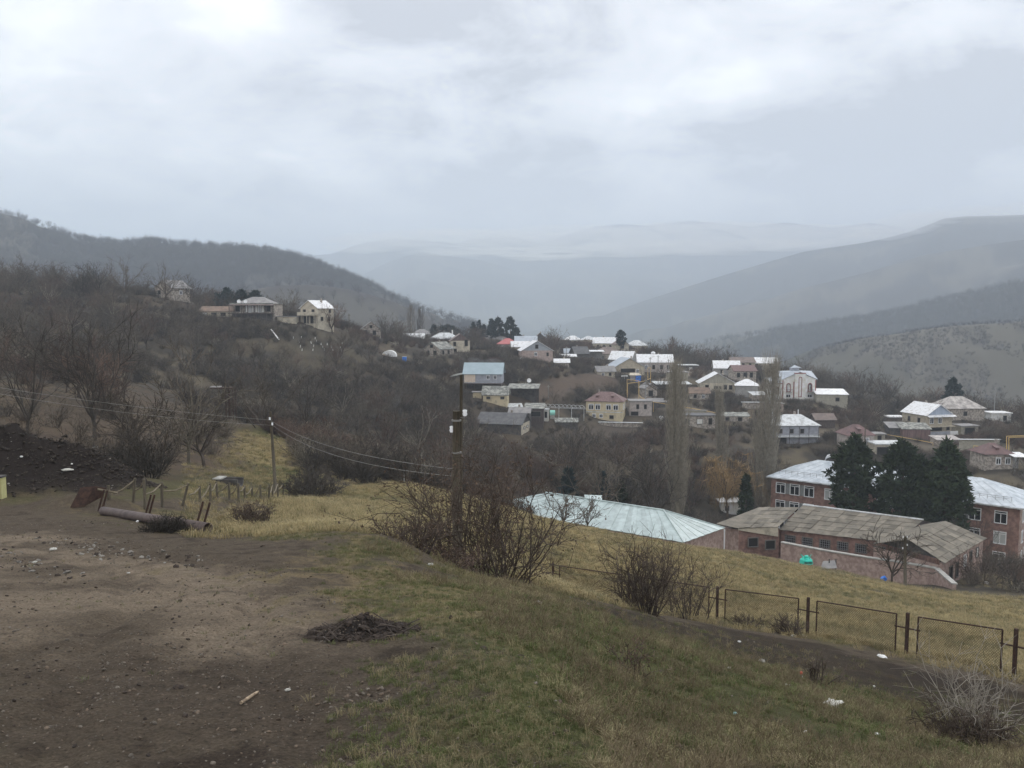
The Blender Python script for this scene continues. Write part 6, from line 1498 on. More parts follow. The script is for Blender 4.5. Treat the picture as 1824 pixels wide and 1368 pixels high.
gas_pipe('yellow pipe with a tall loop behind the dark red roofed house', [(1734,794,200),(1793,800,194),(1793,777,194),(1830,776,192),(1900,776,190)], .09)
gas_pipe('second yellow upright parallel to the tall pipe loop', [(1797,802,194.3),(1797,779,194.3),(1840,778,192.3)], .09)

# ------------------------------------------------------------------ things by the workshop
def water_tank():
    g = P(1436, 1003, 91); g.z = Hs(g.x, g.y) + .1; t = thing('turquoise_tank', 'bright turquoise spiky tank on short dark legs by the terrace wall', 'tank', g); s = g.y / F
    w = 24 * s / 2; h = 21 * s
    MB().tube([(0, 0, h * .12), (0, 0, h * .2), (0, 0, h * .5), (0, 0, h * .66), (0, 0, h * .7)], [w * .9, w, w * .9, w * .55, w * .3], 12).build('body', MAT['turq'], t)
    MB().tube([(0, 0, h * .68), (0, 0, h * .82), (0, 0, h * .88)], [w * .35, w * .32, w * .1], 8).build('neck', MAT['turq'], t)
    for a, l in ((.2, .8), (.9, .5), (2.2, .5), (2.9, .85), (4.0, .5), (5.3, .5)):
        MB().tube([(math.cos(a) * w * .4, math.sin(a) * w * .4, h * .62), (math.cos(a) * w * .85, math.sin(a) * w * .8, h * (.62 + .4 * l))], [.06, .02], 5).build('fin', MAT['turq'], t)
    MB().box((0, -w * .92, h * .36), (w * 1.2, .05, h * .1)).build('slot', MAT['hole'], t)
    for a in (.7, 2.4, 3.9, 5.5): MB().tube([(math.cos(a) * w * .8, math.sin(a) * w * .8, -.2), (math.cos(a) * w * .8, math.sin(a) * w * .8, h * .2)], .05, 5).build('leg', MAT['dark'], t)
water_tank()
def scrap_table():
    g = P(1477, 1010, 91); g.z = Hs(g.x, g.y); t = thing('scrap_table', 'grey sheet propped on two stakes next to the turquoise tank', 'table', g); 
    MB().slab([(-1.1, -.3, .15), (.7, -.5, .35), (.8, .5, .95), (-.5, .6, .8)], .05).build('sheet', MAT['grey'], t)
    for x in (.85, .1): MB().box((x, .3, .4), (.1, .1, 1.5)).build('stake', MAT['dark'], t)
scrap_table()
def crumple(seed, sx, sy, sz, m, name='litter', folds=.35):
    """a crumpled bag or rag"""
    rg = rng_of(seed); n = 14; k = 7; vs, fs = [(0, 0, sz)], []
    for i in range(1, k):
        th = math.pi * i / k
        for j in range(n):
            a = 2 * math.pi * j / n; r = math.sin(th) * (1 + folds * (rg.random() - .5) * 2)
            vs.append((math.cos(a) * r * sx, math.sin(a) * r * sy, sz * (math.cos(th) * .7 + .3) * (1 + folds * (rg.random() - .5))))
    vs.append((0, 0, -sz * .3)); L = len(vs) - 1
    for j in range(n): fs.append((0, 1 + j, 1 + (j + 1) % n)); fs.append((L, L - n + (j + 1) % n, L - n + j))
    for i in range(k - 2):
        for j in range(n): a = 1 + i * n; fs.append((a + j, a + n + j, a + n + (j + 1) % n, a + (j + 1) % n))
    me = bpy.data.meshes.new(name); me.from_pydata(vs, [], fs); me.update(); me.materials.append(m); return me
M_BAG = mat('plastic_white', A(200,198,192,.6), A(220,218,214,.6), 30, rough=.4); M_BAGG = mat('plastic_grey', A(160,158,150,.6), A(180,178,170,.6), 30, rough=.5)
M_STONE = mat('stone_grey', A(96,92,86,.55), A(126,122,114,.55), 9, rough=.9, bump=.4, bscale=30)
LIT = [(1299,1192,9,6,'white','small white crumpled bag near the top of the bank'),(1357,1182,20,12,'stone','flat pale grey stone slab in the dry grass'),(1403,1224,13,8,'grey','greyish rag half buried in dry grass'),(1482,1256,42,12,'grey','long torn strip of translucent sheeting on the bank'),
 (1571,1171,18,7,'white','flattened white bag beside the fence post'),(1309,1273,9,6,'blue','pale bluish scrap of plastic in green grass'),(1435,1306,9,6,'white','white scrap near the bottom of the bank'),(1563,1310,10,6,'white','small white peel like scrap on the eastern bank'),(1474,1347,11,6,'white','lowest white scrap near the picture edge'),
 (1557,1224,4,4,'white','tiny white speck of litter on the muddy path'),(1413,1133,9,5,'white','white scrap beneath the low fence bush'),(1433,1134,10,4,'grey','pale stone like rag under the fence panel'),(1317,1144,6,4,'white','white fleck on the path edge'),(1232,1103,6,4,'white','white fleck below the fence bushes'),
 (960,1075,13,6,'grey','pale rag in the grass next to a dark stone'),(969,1070,9,7,'stone','dark stone next to a pale rag below the fence plate'),(1063,1066,16,7,'stone','pale grey stone in front of the fence bush'),(767,1008,10,8,'grey','pale bag caught at the foot of the big bush'),
 (170,798,10,5,'white','white bag lying on the spoil heap'),(48,840,4,3,'white','white fleck on the face of the spoil heap'),(38,815,5,4,'white','white scrap high on the spoil heap'),(128,827,5,3,'white','white scrap at the low side of the spoil heap'),(120,838,18,6,'grey','pale broken slab at the foot of the spoil heap'),
 (245,930,7,5,'white','white stone in front of the iron pipe'),(95,980,14,6,'grey','pale stone among the rubble of the track'),(62,1003,8,5,'grey','pale grey stone at the west edge of the track'),(1757,1040,7,9,'white','white bag in the weeds behind the terrace wall'),(512,1232,10,6,'grey','pale stone on the gravel near the dead stick'),
 (1080,1063,6,4,'white','white chip in the grass next to the fence bush'),(229,1022,6,3,'grey','light chip of rubble on the track bend')]
for i, (px, py, w, h, c, lb_) in enumerate(LIT):
    g = G(px, py); s = g.y / F; me = crumple(700 + i, w * s / 2, w * s / 3, h * s * .55, {'white': M_BAG, 'grey': M_BAGG, 'stone': M_STONE, 'blue': mat('plastic_pale_blue', A(150,186,190,.6))}[c], 'litter', .18 if c == 'stone' else .4)
    nm, ct_ = ('stone', 'stone') if c == 'stone' or 'stone' in lb_.split()[:3] and 'like' not in lb_ else ('slab', 'slab') if 'slab' in lb_ else ('plastic_bag', 'plastic bag') if 'bag' in lb_ else ('plastic_sheet', 'plastic sheet') if 'sheet' in lb_ else ('cloth_rag', 'rag') if 'rag' in lb_ else ('plastic_scrap', 'scrap')
    tag(inst(nm, me, None, g + Vector((0, 0, .01)), (0, 0, i * 1.3)), lb_, ct_, None, 'thing')
g = P(1574, 1027, 91); g.z = Hs(g.x, g.y) + .1; s = g.y / F; tag(inst('blue_bag', crumple(760, 6 * s, 5 * s, 8 * s, MAT['bluep'], 'blue_bag'), None, g, (0, 0, .5)), 'bright blue plastic bag caught at the foot of the terrace wall', 'bag')
def bottle():
    g = G(1427, 1210); t = thing('plastic_bottle', 'clear plastic bottle with a red cap standing in the dry grass', 'bottle', g); s = g.y / F
    m = bpy.data.materials.new('bottle_plastic'); m.use_nodes = True; b = m.node_tree.nodes['Principled BSDF']; b.inputs['Base Color'].default_value = (.62, .64, .64, 1); b.inputs['Roughness'].default_value = .15; b.inputs['Transmission Weight'].default_value = .4
    MB().tube([(0, 0, 0), (0, 0, 6 * s), (0, 0, 8 * s), (0, 0, 10 * s)], [3.4 * s, 3.4 * s, 2.6 * s, 1.4 * s], 12).build('body', m, t, True)
    MB().tube([(0, 0, 10 * s), (0, 0, 14 * s)], 2.4 * s, 10).build('cap', mat('red_cap', A(220,60,40,.6), rough=.4), t)
bottle()
def stick():
    a, b = G(429, 1257), G(461, 1236); a.z += .02; b.z += .02; m_ = a.lerp(b, .5) + Vector((.015, .0, .01))
    o = tag(MB().tube([Vector(), m_ - a, (b - a) * .85, b - a], [.011, .012, .010, .005], 7).build('dead_stick', mat('stick_bark', A(96,82,68,.5), A(150,134,112,.5), 18, rough=.95, lo=.4, hi=.6), None, True, a), 'short mottled dead stick lying on the bare dirt', 'stick')
stick()
M_CLOD = mat('dark_clod', A(38,33,30,.5), A(58,50,44,.5), 30, rough=.95)
for i, (px, py, w, h, lb_) in enumerate([(318, 1226, 22, 9, 'dark flattened clod on the gravel left of the stick'), (803, 1102, 9, 10, 'pointed dark clod on the crest path'), (862, 1157, 18, 8, 'dark dung clod among the grass tufts on the crest'), (928, 1172, 14, 9, 'brown dung clod lower down the crest'), (1146, 1007, 5, 4, 'dark clod in the yellow field')]):
    g = G(px, py); s = g.y / F; tag(inst('clod', crumple(780 + i, w * s / 2, w * s / 3, h * s * .7, M_CLOD, 'clod', .3), None, g, (0, 0, i)), lb_, 'clod')

# ------------------------------------------------------------------ hillside details
def hill_details():
    zz = [(995,510),(1122,517),(975,560),(1087,557),(1175,570),(1230,570),(1362,565),(988,590),(1107,588),(1193,595),(1268,598),(1347,600),(1003,623),(1100,623),(1280,622),(1356,625),(1207,622),(1133,543),(925,512)]
    me = MB().tube([(0, 0, -.15), (0, 0, .5), (.04, 0, .9)], [.17, .15, .12], 6).mesh('white_post', M_BAG)
    for i, (x, y) in enumerate(zz):
        g = P(340 + x / 5.067, 502 + y / 5.067, 232); g.z = Hs(g.x, g.y); a = G(340 + x / 5.067, 502 + y / 5.067, 120)
        tag(inst('white_post', me, None, a, (.12 * math.sin(i), .2 * math.cos(i * 2), i), .7), 'short whitewashed stake on the grassy slope below the hilltop houses', 'stake', 'whitewashed stakes on the slope')
    a = G(497, 606, 120); b = P(483, 588, a.y + 3)
    tag(MB().box((0, 0, 0), (.35, .12, (b - a).length), 0, (b - a).to_track_quat('Z', 'Y').to_matrix()).build('white_plank', M_BAG, None, False, (a + b) / 2 + Vector((0, 0, .2))), 'long white plank lying down the slope below the veranda house', 'plank')
    g = P(694, 640, 272); g.z = Hs(g.x, g.y) - .2; t = thing('sheeted_heap', 'domed heap under white plastic sheeting on the bare slope', 'heap', g)
    w = 2.3; m = MB(); n = 9; ring = []
    for y in (-1.6, 1.6):
        for k in range(n + 1): q = math.pi * k / n; ring.append((w * math.cos(q), y, 2.1 * math.sin(q) ** .8))
    m.add(ring, [(k, k + 1, n + 2 + k, n + 1 + k) for k in range(n)] + [tuple(range(n + 1)), tuple(range(n + 1, 2 * n + 2))[::-1]]); m.build('sheeting', MAT['tarp'], t)
    MB().box((-1.6, -1.66, .5), (.9, .08, 1.0)).build('flap', MAT['planks'], t)
    g = P(720.5, 638, 268); g.z = Hs(g.x, g.y); t = thing('blue_cabinet', 'bright blue box standing next to the dilapidated stone house', 'box', g)
    MB().box((0, 0, .6), (1.3, 1.1, 1.6)).build('box', MAT['bluep'], t); MB().box((0, 0, 1.44), (1.4, 1.2, .1)).build('lid', MAT['paleblue'], t)
    g = P(1131, 678, 292); g.z = min(g.z, Hs(g.x, g.y) + .3); t = thing('kiosk', 'little stall with a pale roof and blue tarpaulin beside the tan gabled house', 'stall', g, .1)
    MB().slab([(-2.4, -1.4, 2.2), (2.2, -1.4, 2.2), (1.4, 1.2, 2.9), (-1.6, 1.2, 2.9)], .1).build('roof', MAT['cream'], t); MB().box((.9, -1.2, 1.0), (2.0, .12, 2.1)).build('tarpaulin', MAT['bluep'], t); MB().box((-1.2, -1.2, 1.0), (1.8, .1, 2.2)).build('panel', MAT['grey'], t)
    for x in (-2.1, 2.0): MB().tube([(x, -1.2, -1), (x, -1.2, 2.3)], .08, 5).build('post', MAT['dark'], t)
    MB().box((-4.0, -.8, 1.9), (2.2, .6, .5)).build('white_beam', MAT['white_w'], t); MB().tube([(-4.0, -.8, -1), (-4.0, -.8, 1.8)], .12, 5).build('post', MAT['white_w'], t)
    # hoop trellis with hut and drum
    p0, p1 = P(969, 742, 232), P(1040, 744, 240); t = thing('hoop_trellis', 'row of pale metal hoops forming a trellis beside the yellow house', 'trellis', p0); o = Vector(p0); d = (p1 - p0)
    for k in range(10):
        c = d * (k / 9.5); pts = []
        for j in range(9): q = math.pi * j / 8; pts.append(c + Vector((.25 * math.cos(q) + .55 * math.cos(q), -1.3 * math.cos(q), 2.7 + .9 * math.sin(q))))
        MB().tube(pts, .055, 5).build('hoop', MAT['palegrey'], t)
    for k in (0, 3, 6, 9): MB().tube([d * (k / 9.5) + Vector((.5, -1.2, -1.5)), d * (k / 9.5) + Vector((.5, -1.2, 2.7))], .08, 5).build('post', MAT['palegrey'], t)
    for y in (-1.3, 1.3): MB().tube([Vector((.6, y, 2.7)), d + Vector((.6, y, 2.7))], .05, 5).build('purlin', MAT['palegrey'], t)
    g = P(972, 744, 226); t = thing('white_hut', 'small white hut with a dark door beside the turquoise drum', 'hut', g, -.1); MB().box((0, 0, .7), (1.6, 1.5, 3.2)).build('wall', MAT['white_w'], t); MB().box((0, 0, 2.38), (2.0, 1.9, .14)).build('roof', MAT['palegrey'], t); MB().box((.1, -.78, .9), (.7, .06, 1.7)).build('door', MAT['hole'], t)
    g = P(984, 740, 227); t = thing('turquoise_drum', 'pale turquoise round drum lying next to the small white hut', 'drum', g); MB().tube([(-.7, 0, .7), (.7, 0, .7)], .75, 12).build('drum', mat('pale_turquoise', A(120,176,162,.5), A(140,192,178,.5), 3), t); MB().box((0, 0, -.4), (1.2, 1.0, 1.0)).build('plinth', MAT['conc'], t)
    for i, (px, py, Y, lb_) in enumerate([(929, 639, 298, 'satellite dish on the slope left of the pink house'), (942, 678, 252, 'white satellite dish above the sagging lean-to'), (1177, 745, 240, 'satellite dish leaning by the long ruined outbuilding')]):
        g = P(px, py + 7, Y); g.z = min(g.z, Hs(g.x, g.y)); t = thing('satellite_dish', lb_, 'satellite dish', g); z = P(px, py, Y).z - g.z
        MB().tube([(0, 0, -.3), (0, 0, z)], .06, 5).build('mast', MAT['metal'], t); MB().tube([(0, .1, z), (0, 0, z), (.05, -.22, z + .1)], [.1, .5, .72], 12).build('dish', M_BAG, t, True)
    g = P(-8, 842, 30); g.z = Hs(g.x, g.y); t = thing('yellow_panel', 'pale yellow ribbed metal panel beside the black spoil heap', 'panel', g)
    MB().box((0, 0, .35), (.56, .3, .78)).build('panel', mat('pale_yellow_paint', A(172,168,118,.7), A(188,184,136,.7), 4), t)
    for x in (-.16, .04, .2): MB().box((x, -.17, .36), (.03, .05, .66)).build('rib', mat('yellow_rib', A(150,142,90,.6)), t)
    MB().box((0, 0, .78), (.62, .36, .06)).build('cap', MAT['dark'], t)
hill_details()

# ------------------------------------------------------------------ bushes near the viewer
M_LEAF = mat('dry_leaf', A(70,58,49,.58), A(96,80,67,.58), 9, rough=.9, objrand=.1); M_BSTEM = mat('bush_stem', A(50,44,40,.5), A(72,64,58,.5), 8, rough=.95); M_BTWIG = mat('bush_twig', A(60,52,46,.55), A(82,72,64,.55), 8, rough=.95)
M_BPALE = mat('bush_twig_pale', A(110,104,96,.5), A(136,130,120,.5), 8, rough=.95)
def leaf_mesh(name, S, m, seed, share, size, per=3, zmin=0):
    rg = rng_of(seed); V, Fc = [], []
    for pts, r in S:
        if rg.random() > share or pts[-1][2] < zmin: continue
        for _ in range(per):
            c = np.asarray(pts[-1]) + rg.normal(0, size * .8, 3); u = rg.normal(0, 1, 3); u /= np.linalg.norm(u); w = np.cross(u, rg.normal(0, 1, 3)); w /= np.linalg.norm(w) + 1e-9
            l = size * (.6 + .8 * rg.random()); k = len(V); nn = np.cross(u, w) * l * .25
            V += [tuple(c), tuple(c + u * l * .5 + w * l * .32 + nn), tuple(c + u * l), tuple(c + u * l * .5 - w * l * .32 + nn)]; Fc += [(k, k + 1, k + 2), (k, k + 2, k + 3)]
    me = bpy.data.meshes.new(name); me.from_pydata(V, [], Fc); me.update(); me.materials.append(m); return me
def bush(label, px, py, top, wpx, seed, stems=30, l2=9, l3=5, leaves=.3, lean=.6, ms=M_BSTEM, mt=M_BTWIG, Y=None, tw=.0085, lsize=.07, cat='bush'):
    g = G(px, py) if Y is None else P(px, py, Y)
    if Y is not None: g.z = Hs(g.x, g.y)
    s = g.y / F; h = P(px, top, g.y).z - g.z; w = wpx * s
    S = shrub_strands(seed, h * .95, w * .8, stems, l2, l3, tw, tw * 2.4, lean * w / h, .42)
    t = thing('bush', label, cat, g); main = [q for q in S if len(q[0]) == 5]; tw_ = [q for q in S if len(q[0]) < 5]
    inst('stems', tmesh('stems', main, ms, 5), t); inst('twigs', tmesh('twigs', tw_, mt, 3), t)
    if leaves: inst('leaves', leaf_mesh('leaves', tw_, M_LEAF, seed, leaves, lsize, 3, h * .1), t)
bush('big tangled bush with red brown leaves around the timber stub', 850, 1043, 815, 200, 801, 22, 10, 5, .34, .62, Y=21.5, tw=.010, lsize=.075)
bush('spreading eastern half of the big tangled bush', 905, 1040, 850, 170, 802, 12, 9, 4, .3, .85, Y=20.5, tw=.010, lsize=.065)
bush('low dense shrub at the western foot of the big bush', 735, 985, 905, 110, 803, 26, 8, 4, .2, .75, Y=18.5, lsize=.05)
bush('reddish low shrub before the timber stub', 790, 1035, 955, 120, 804, 22, 7, 4, .4, .8, Y=18.0, mt=mat('bush_twig_red', A(70,58,52,.58), A(88,74,66,.58), 8), lsize=.05)
bush('dense rounded bare bush against the wire fence', 1152, 1092, 968, 120, 805, 42, 8, 4, .0, .62)
bush('looser bare bush right of the dense one by the wire fence', 1228, 1103, 995, 95, 806, 22, 7, 4, .0, .6)
bush('knee high bush in front of the wire fence panel', 1331, 1118, 1086, 40, 807, 30, 6, 4, .0, .8)
bush('small rounded bush beside a middle fence post', 1401, 1130, 1090, 42, 808, 34, 6, 4, .0, .7)
bush('pale twigged shrub at the eastern edge above the path', 1735, 1318, 1140, 110, 809, 12, 7, 4, .0, .5, M_BPALE, M_BPALE, tw=.004)
bush('dark low shrub around the foot of the pale twigged shrub', 1722, 1322, 1235, 105, 810, 50, 8, 5, .0, .8, tw=.006)
bush('thin leafless sapling on the bank below the fence', 1452, 1222, 1140, 36, 811, 6, 7, 4, .0, .5, tw=.006)
bush('dark brush heaped over the middle of the iron pipe', 296, 945, 905, 62, 812, 70, 8, 5, .0, 1.1, mt=M_TWIGD, ms=M_TWIGD, tw=.008)
bush('tall dry reddish weed on the crest of the bank', 1127, 1205, 1122, 20, 813, 6, 8, 4, .5, .3, lsize=.03, tw=.004, cat='weed')
bush('bramble on the slope at the east edge beyond the terrace wall', 1748, 1038, 985, 90, 814, 40, 8, 4, .0, .8, tw=.02)
bush('low bramble at the foot of the hall end wall', 1322, 985, 945, 60, 815, 36, 7, 4, .0, .7, tw=.02, mt=M_TWIGR)
bush('second bramble under the barred annexe windows', 1385, 990, 955, 50, 816, 30, 7, 4, .0, .7, tw=.02)
bush('dark shrub on the edge of the yellow field', 555, 885, 838, 90, 817, 60, 8, 5, .0, .8, tw=.016, mt=M_TWIGD)
bush('brown shrub just west of the leaning pole', 452, 935, 890, 60, 818, 34, 7, 4, .1, .8, tw=.010, lsize=.05)

# ------------------------------------------------------------------ grass, weeds, gravel: nobody could count them
def tuft(name, seed, blades, h, spread, wd, m):
    rg = rng_of(seed); V, Fc = [], []
    for i in range(blades):
        a = rg.random() * 6.283; r = spread * math.sqrt(rg.random()); b = np.array([math.cos(a) * r, math.sin(a) * r, -.01]); ln = rg.normal(0, .45, 2) + np.array([math.cos(a), math.sin(a)]) * .3; l = h * (.5 + .7 * rg.random())
        w = np.array([-ln[1], ln[0], 0]); w = w / (np.linalg.norm(w) + 1e-9) * wd; mid = b + np.array([ln[0] * l * .35, ln[1] * l * .35, l * .6]); tip = b + np.array([ln[0] * l * .95, ln[1] * l * .95, l * (.85 - .3 * rg.random())])
        k = len(V); V += [tuple(b - w), tuple(b + w), tuple(mid + w * .7), tuple(mid - w * .7), tuple(tip)]; Fc += [(k, k + 1, k + 2, k + 3), (k + 3, k + 2, k + 4)]
    me = bpy.data.meshes.new(name); me.from_pydata(V, [], Fc); me.update(); me.materials.append(m); return me
M_GG = mat('grass_green', A(64,71,40,.58), A(90,96,56,.58), .9, rough=.8, objrand=.25); M_GS = mat('grass_straw', A(110,101,76,.6), A(140,129,98,.6), 1.2, rough=.85, objrand=.2); M_GF = mat('grass_field', A(126,113,82,.58), A(152,138,101,.58), .25, rough=.85, objrand=.22); M_GO = mat('grass_olive', A(74,74,48,.55), A(98,94,62,.55), 1.0, rough=.85, objrand=.22)
M_WEED = mat('dry_weed', A(84,75,58,.55), A(110,98,78,.55), 3, rough=.9, objrand=.2)
def near_grass():
    rg = rng_of(21); n = 150000
    r = 2.6 * (26 / 2.6) ** rg.random(n); a = -R(36) + R(72) * rg.random(n); x, y = np.sin(a) * r, np.cos(a) * r
    v = np.log(r); n1 = fbm(x / 1.4, y / 1.4, 4, 102); n0 = fbm(x / 6, y / 6, 4, 101); n3 = fbm(x / .35, y / .35, 3, 103, .6)
    db = inside(a, v, Z_BANK) + (n1 - .5) * .3; dd = inside(a, v, Z_DIRT) + (n1 - .5) * .35; dp = inside(a, v, Z_PATH) + (n1 - .5) * .2
    dens = np.where(db > 0, .04 + .85 * sstep(.455, .60, n3 * .45 + n1 * .3 + n0 * .25), .34 * sstep(.49, .62, n1 * .6 + n0 * .4))
    vg = inside(a, v, Z_VERGE) + (n1 - .5) * .3; dens = np.where(vg > 0, np.maximum(dens, .6 * sstep(.42, .58, n3 * .5 + n1 * .5)), dens); dens = np.where((dd > 0) & (vg < 0), dens * .03, dens); dens = np.where(dp > 0, dens * .06, dens)
    hd = np.hypot(x - heap_g.x, y - heap_g.y) < .5; dens = np.where(hd, 0, dens)
    k = rg.random(n) < dens; x, y, r, n1, n0, db, n3 = x[k], y[k], r[k], n1[k], n0[k], db[k], n3[k]; n = len(x)
    st = rg.random(n) < np.where(db > 0, .16 + .42 * sstep(.49, .62, fbm(x / 2.6, y / 2.6, 4, 140)), .35)
    kind = np.where(st, 1, np.where(n0 + .15 * rg.normal(0, 1, n) > .52, 0, 2)); tall = (db > .0) & (rg.random(n) < .11); kind = np.where(tall, 3, kind)
    s = (.5 + .75 * rg.random(n)) * np.where(db > 0, .82, .52) * (.8 + r / 40)
    rot = np.stack([rg.normal(0, .12, n), rg.normal(0, .12, n), rg.random(n) * 6.283], 1)
    scatter('grass', np.stack([x, y, H(x, y)], 1), rot, s, kind, [tuft('tuft', 1, 22, .085, .07, .0028, M_GG), tuft('tuft', 2, 16, .12, .08, .0022, M_GS), tuft('tuft', 3, 20, .095, .08, .0028, M_GO), tmesh('weed', shrub_strands(831, .42, .3, 3, 5, 3, .0022, .0035, .4), M_WEED, 3)])
    print('near grass', n)
near_grass()
def field_grass():
    rg = rng_of(22); n = 90000
    r = 20 * (100 / 20) ** rg.random(n); a = -R(22) + R(56) * rg.random(n); x, y = np.sin(a) * r, np.cos(a) * r; v = np.log(r)
    n1 = fbm(x / 6, y / 6, 4, 101); nf = fbm(x / 5 + 3 * n1, y / 2.6 + 3 * fbm(x / 1.4, y / 1.4, 4, 102), 5, 105, .6)
    d = np.maximum(inside(a, v, Z_FIELD), inside(a, v, Z_MEADOW)) + (n1 - .5) * .06
    k = (rg.random(n) < np.where(d > 0, .9 - .5 * sstep(.5, .65, nf), .12)) & (np.hypot(x - 0, y) > 18) & (inside(a, v, Z_DIRT) < -.02) & (inside(a, v, Z_PATH) < -.03) & (inside(a, v, Z_BANK) < -.02)
    for fx, fy, fr in FOOT: k &= np.hypot(x - fx, y - fy) > fr * .8
    x, y, r, nf = x[k], y[k], r[k], nf[k]; n = len(x)
    kind = np.where(rg.random(n) < .62 - .5 * sstep(.5, .62, nf), 0, np.where(rg.random(n) < .6, 1, 2)); s = (.6 + .8 * rg.random(n)) * (.62 + r / 220)
    rot = np.stack([rg.normal(0, .15, n), rg.normal(0, .15, n), rg.random(n) * 6.283], 1)
    scatter('field_grass', np.stack([x, y, H(x, y)], 1), rot, s, kind, [tuft('tuft', 4, 30, .24, .22, .006, M_GF), tuft('tuft', 5, 26, .22, .2, .006, M_GO), tuft('tuft', 6, 24, .3, .22, .005, M_GS)])
field_grass()
def gravel():
    protos = []
    for i, m in enumerate([mat('pebble_grey', A(82,76,68,.62), A(108,100,90,.62), 40, rough=.9, objrand=.35), mat('pebble_brown', A(76,66,56,.6), A(98,86,74,.6), 40, rough=.95, objrand=.35), M_CLOD]):
        protos.append(crumple(850 + i, 1, .75, .6, m, 'pebble', .22))
    rg = rng_of(23); n = 60000
    r = 2.8 * (26 / 2.8) ** (rg.random(n) ** 1.2); a = -R(36) + R(60) * rg.random(n); x, y = np.sin(a) * r, np.cos(a) * r; v = np.log(r)
    n1 = fbm(x / 1.4, y / 1.4, 4, 102); lt = inside(a, v, Z_LIGHT) + (n1 - .5) * .3
    dd = inside(a, v, Z_DIRT) + (n1 - .5) * .3; k = rg.random(n) < np.where(dd > 0, .35 + .65 * sstep(.4, .6, n1), .12) * np.where(lt > 0, .35, 1); x, y, r = x[k], y[k], r[k]; n = len(x)
    s = .004 + .014 * rg.random(n) ** 9 + .004 * rg.random(n); s *= (.75 + r / 22); kind = np.where(rg.random(n) < .45, 0, np.where(rg.random(n) < .75, 1, 2))
    rot = np.stack([rg.normal(0, .4, n), rg.normal(0, .4, n), rg.random(n) * 6.283], 1)
    scatter('gravel', np.stack([x, y, H(x, y) + s * .15], 1), rot, s, kind, protos)
gravel()
def rubble():
    rg = rng_of(24); pts = []
    for (x0, y0, x1, y1, k) in ((60, 955, 190, 985, 60), (0, 985, 70, 1010, 40), (150, 975, 370, 1005, 70), (0, 1000, 160, 1030, 30)):
        for _ in range(k):
            u = rg.random(); px = x0 + (x1 - x0) * u; py = y0 + (y1 - y0) * (u + rg.normal(0, .25)); g = G(px, py); pts.append(g)
    n = len(pts); s = .018 + .05 * rg.random(n) ** 3
    scatter('rubble', pts, np.stack([rg.normal(0, .4, n), rg.normal(0, .4, n), rg.random(n) * 6.283], 1), s, rg.integers(0, 2, n), [crumple(870, 1, .8, .5, M_STONE, 'rubble_stone', .2), crumple(871, 1, .7, .5, M_CLOD, 'rubble_clod', .25)])
rubble()
def ash_heap():
    rg = rng_of(25); n = 420; r = .48 * np.sqrt(rg.random(n)); a = rg.random(n) * 6.283; x, y = heap_g.x + np.cos(a) * r * 1.15, heap_g.y + np.sin(a) * r
    s = .012 + .03 * rg.random(n) ** 2
    tw_ = tmesh('heap_twig', [(np.array([[-4., 0, 0], [0, .6, .5], [4, 0, .2]]), np.array([.16, .2, .1]))], M_BSTEM, 4)
    scatter('debris', np.stack([x, y, H(x, y) + .005], 1), np.stack([rg.normal(0, .4, n), rg.normal(0, .4, n), rg.random(n) * 6.283], 1), s, np.where(rg.random(n) < .72, 0, 1), [crumple(880, 1, .8, .7, M_CLOD, 'heap_clod', .3), tw_])
ash_heap()

def heap_clods():
    rg = rng_of(26); X = []
    for sx, sy, sr in SPOIL:
        for _ in range(420):
            r = sr * 1.25 * math.sqrt(rg.random()); a = rg.random() * 6.283; X.append((sx + math.cos(a) * r, sy + math.sin(a) * r))
    X = np.array(X); n = len(X); s = .03 + .06 * rg.random(n) ** 3
    k = np.where(rg.random(n) < .95, 0, 1); s = np.where(k == 1, s * .6, s); s = np.where(k == 2, .7 + .6 * rg.random(n), s)
    scatter('spoil', np.stack([X[:, 0], X[:, 1], H(X[:, 0], X[:, 1])], 1), np.stack([rg.normal(0, .4, n) * (k != 2), rg.normal(0, .4, n) * (k != 2), rg.random(n) * 6.283], 1), s, k,
        [crumple(890, 1, .8, .7, mat('spoil_clod', A(40,36,33,.6), A(64,57,50,.6), 20, rough=.95, objrand=.3), 'spoil_clod', .3), crumple(891, 1, .7, .5, M_STONE, 'spoil_stone', .2), tmesh('spoil_weed', shrub_strands(832, .5, .4, 4, 5, 3, .004, .006, .5), M_WEED, 3)])
heap_clods()
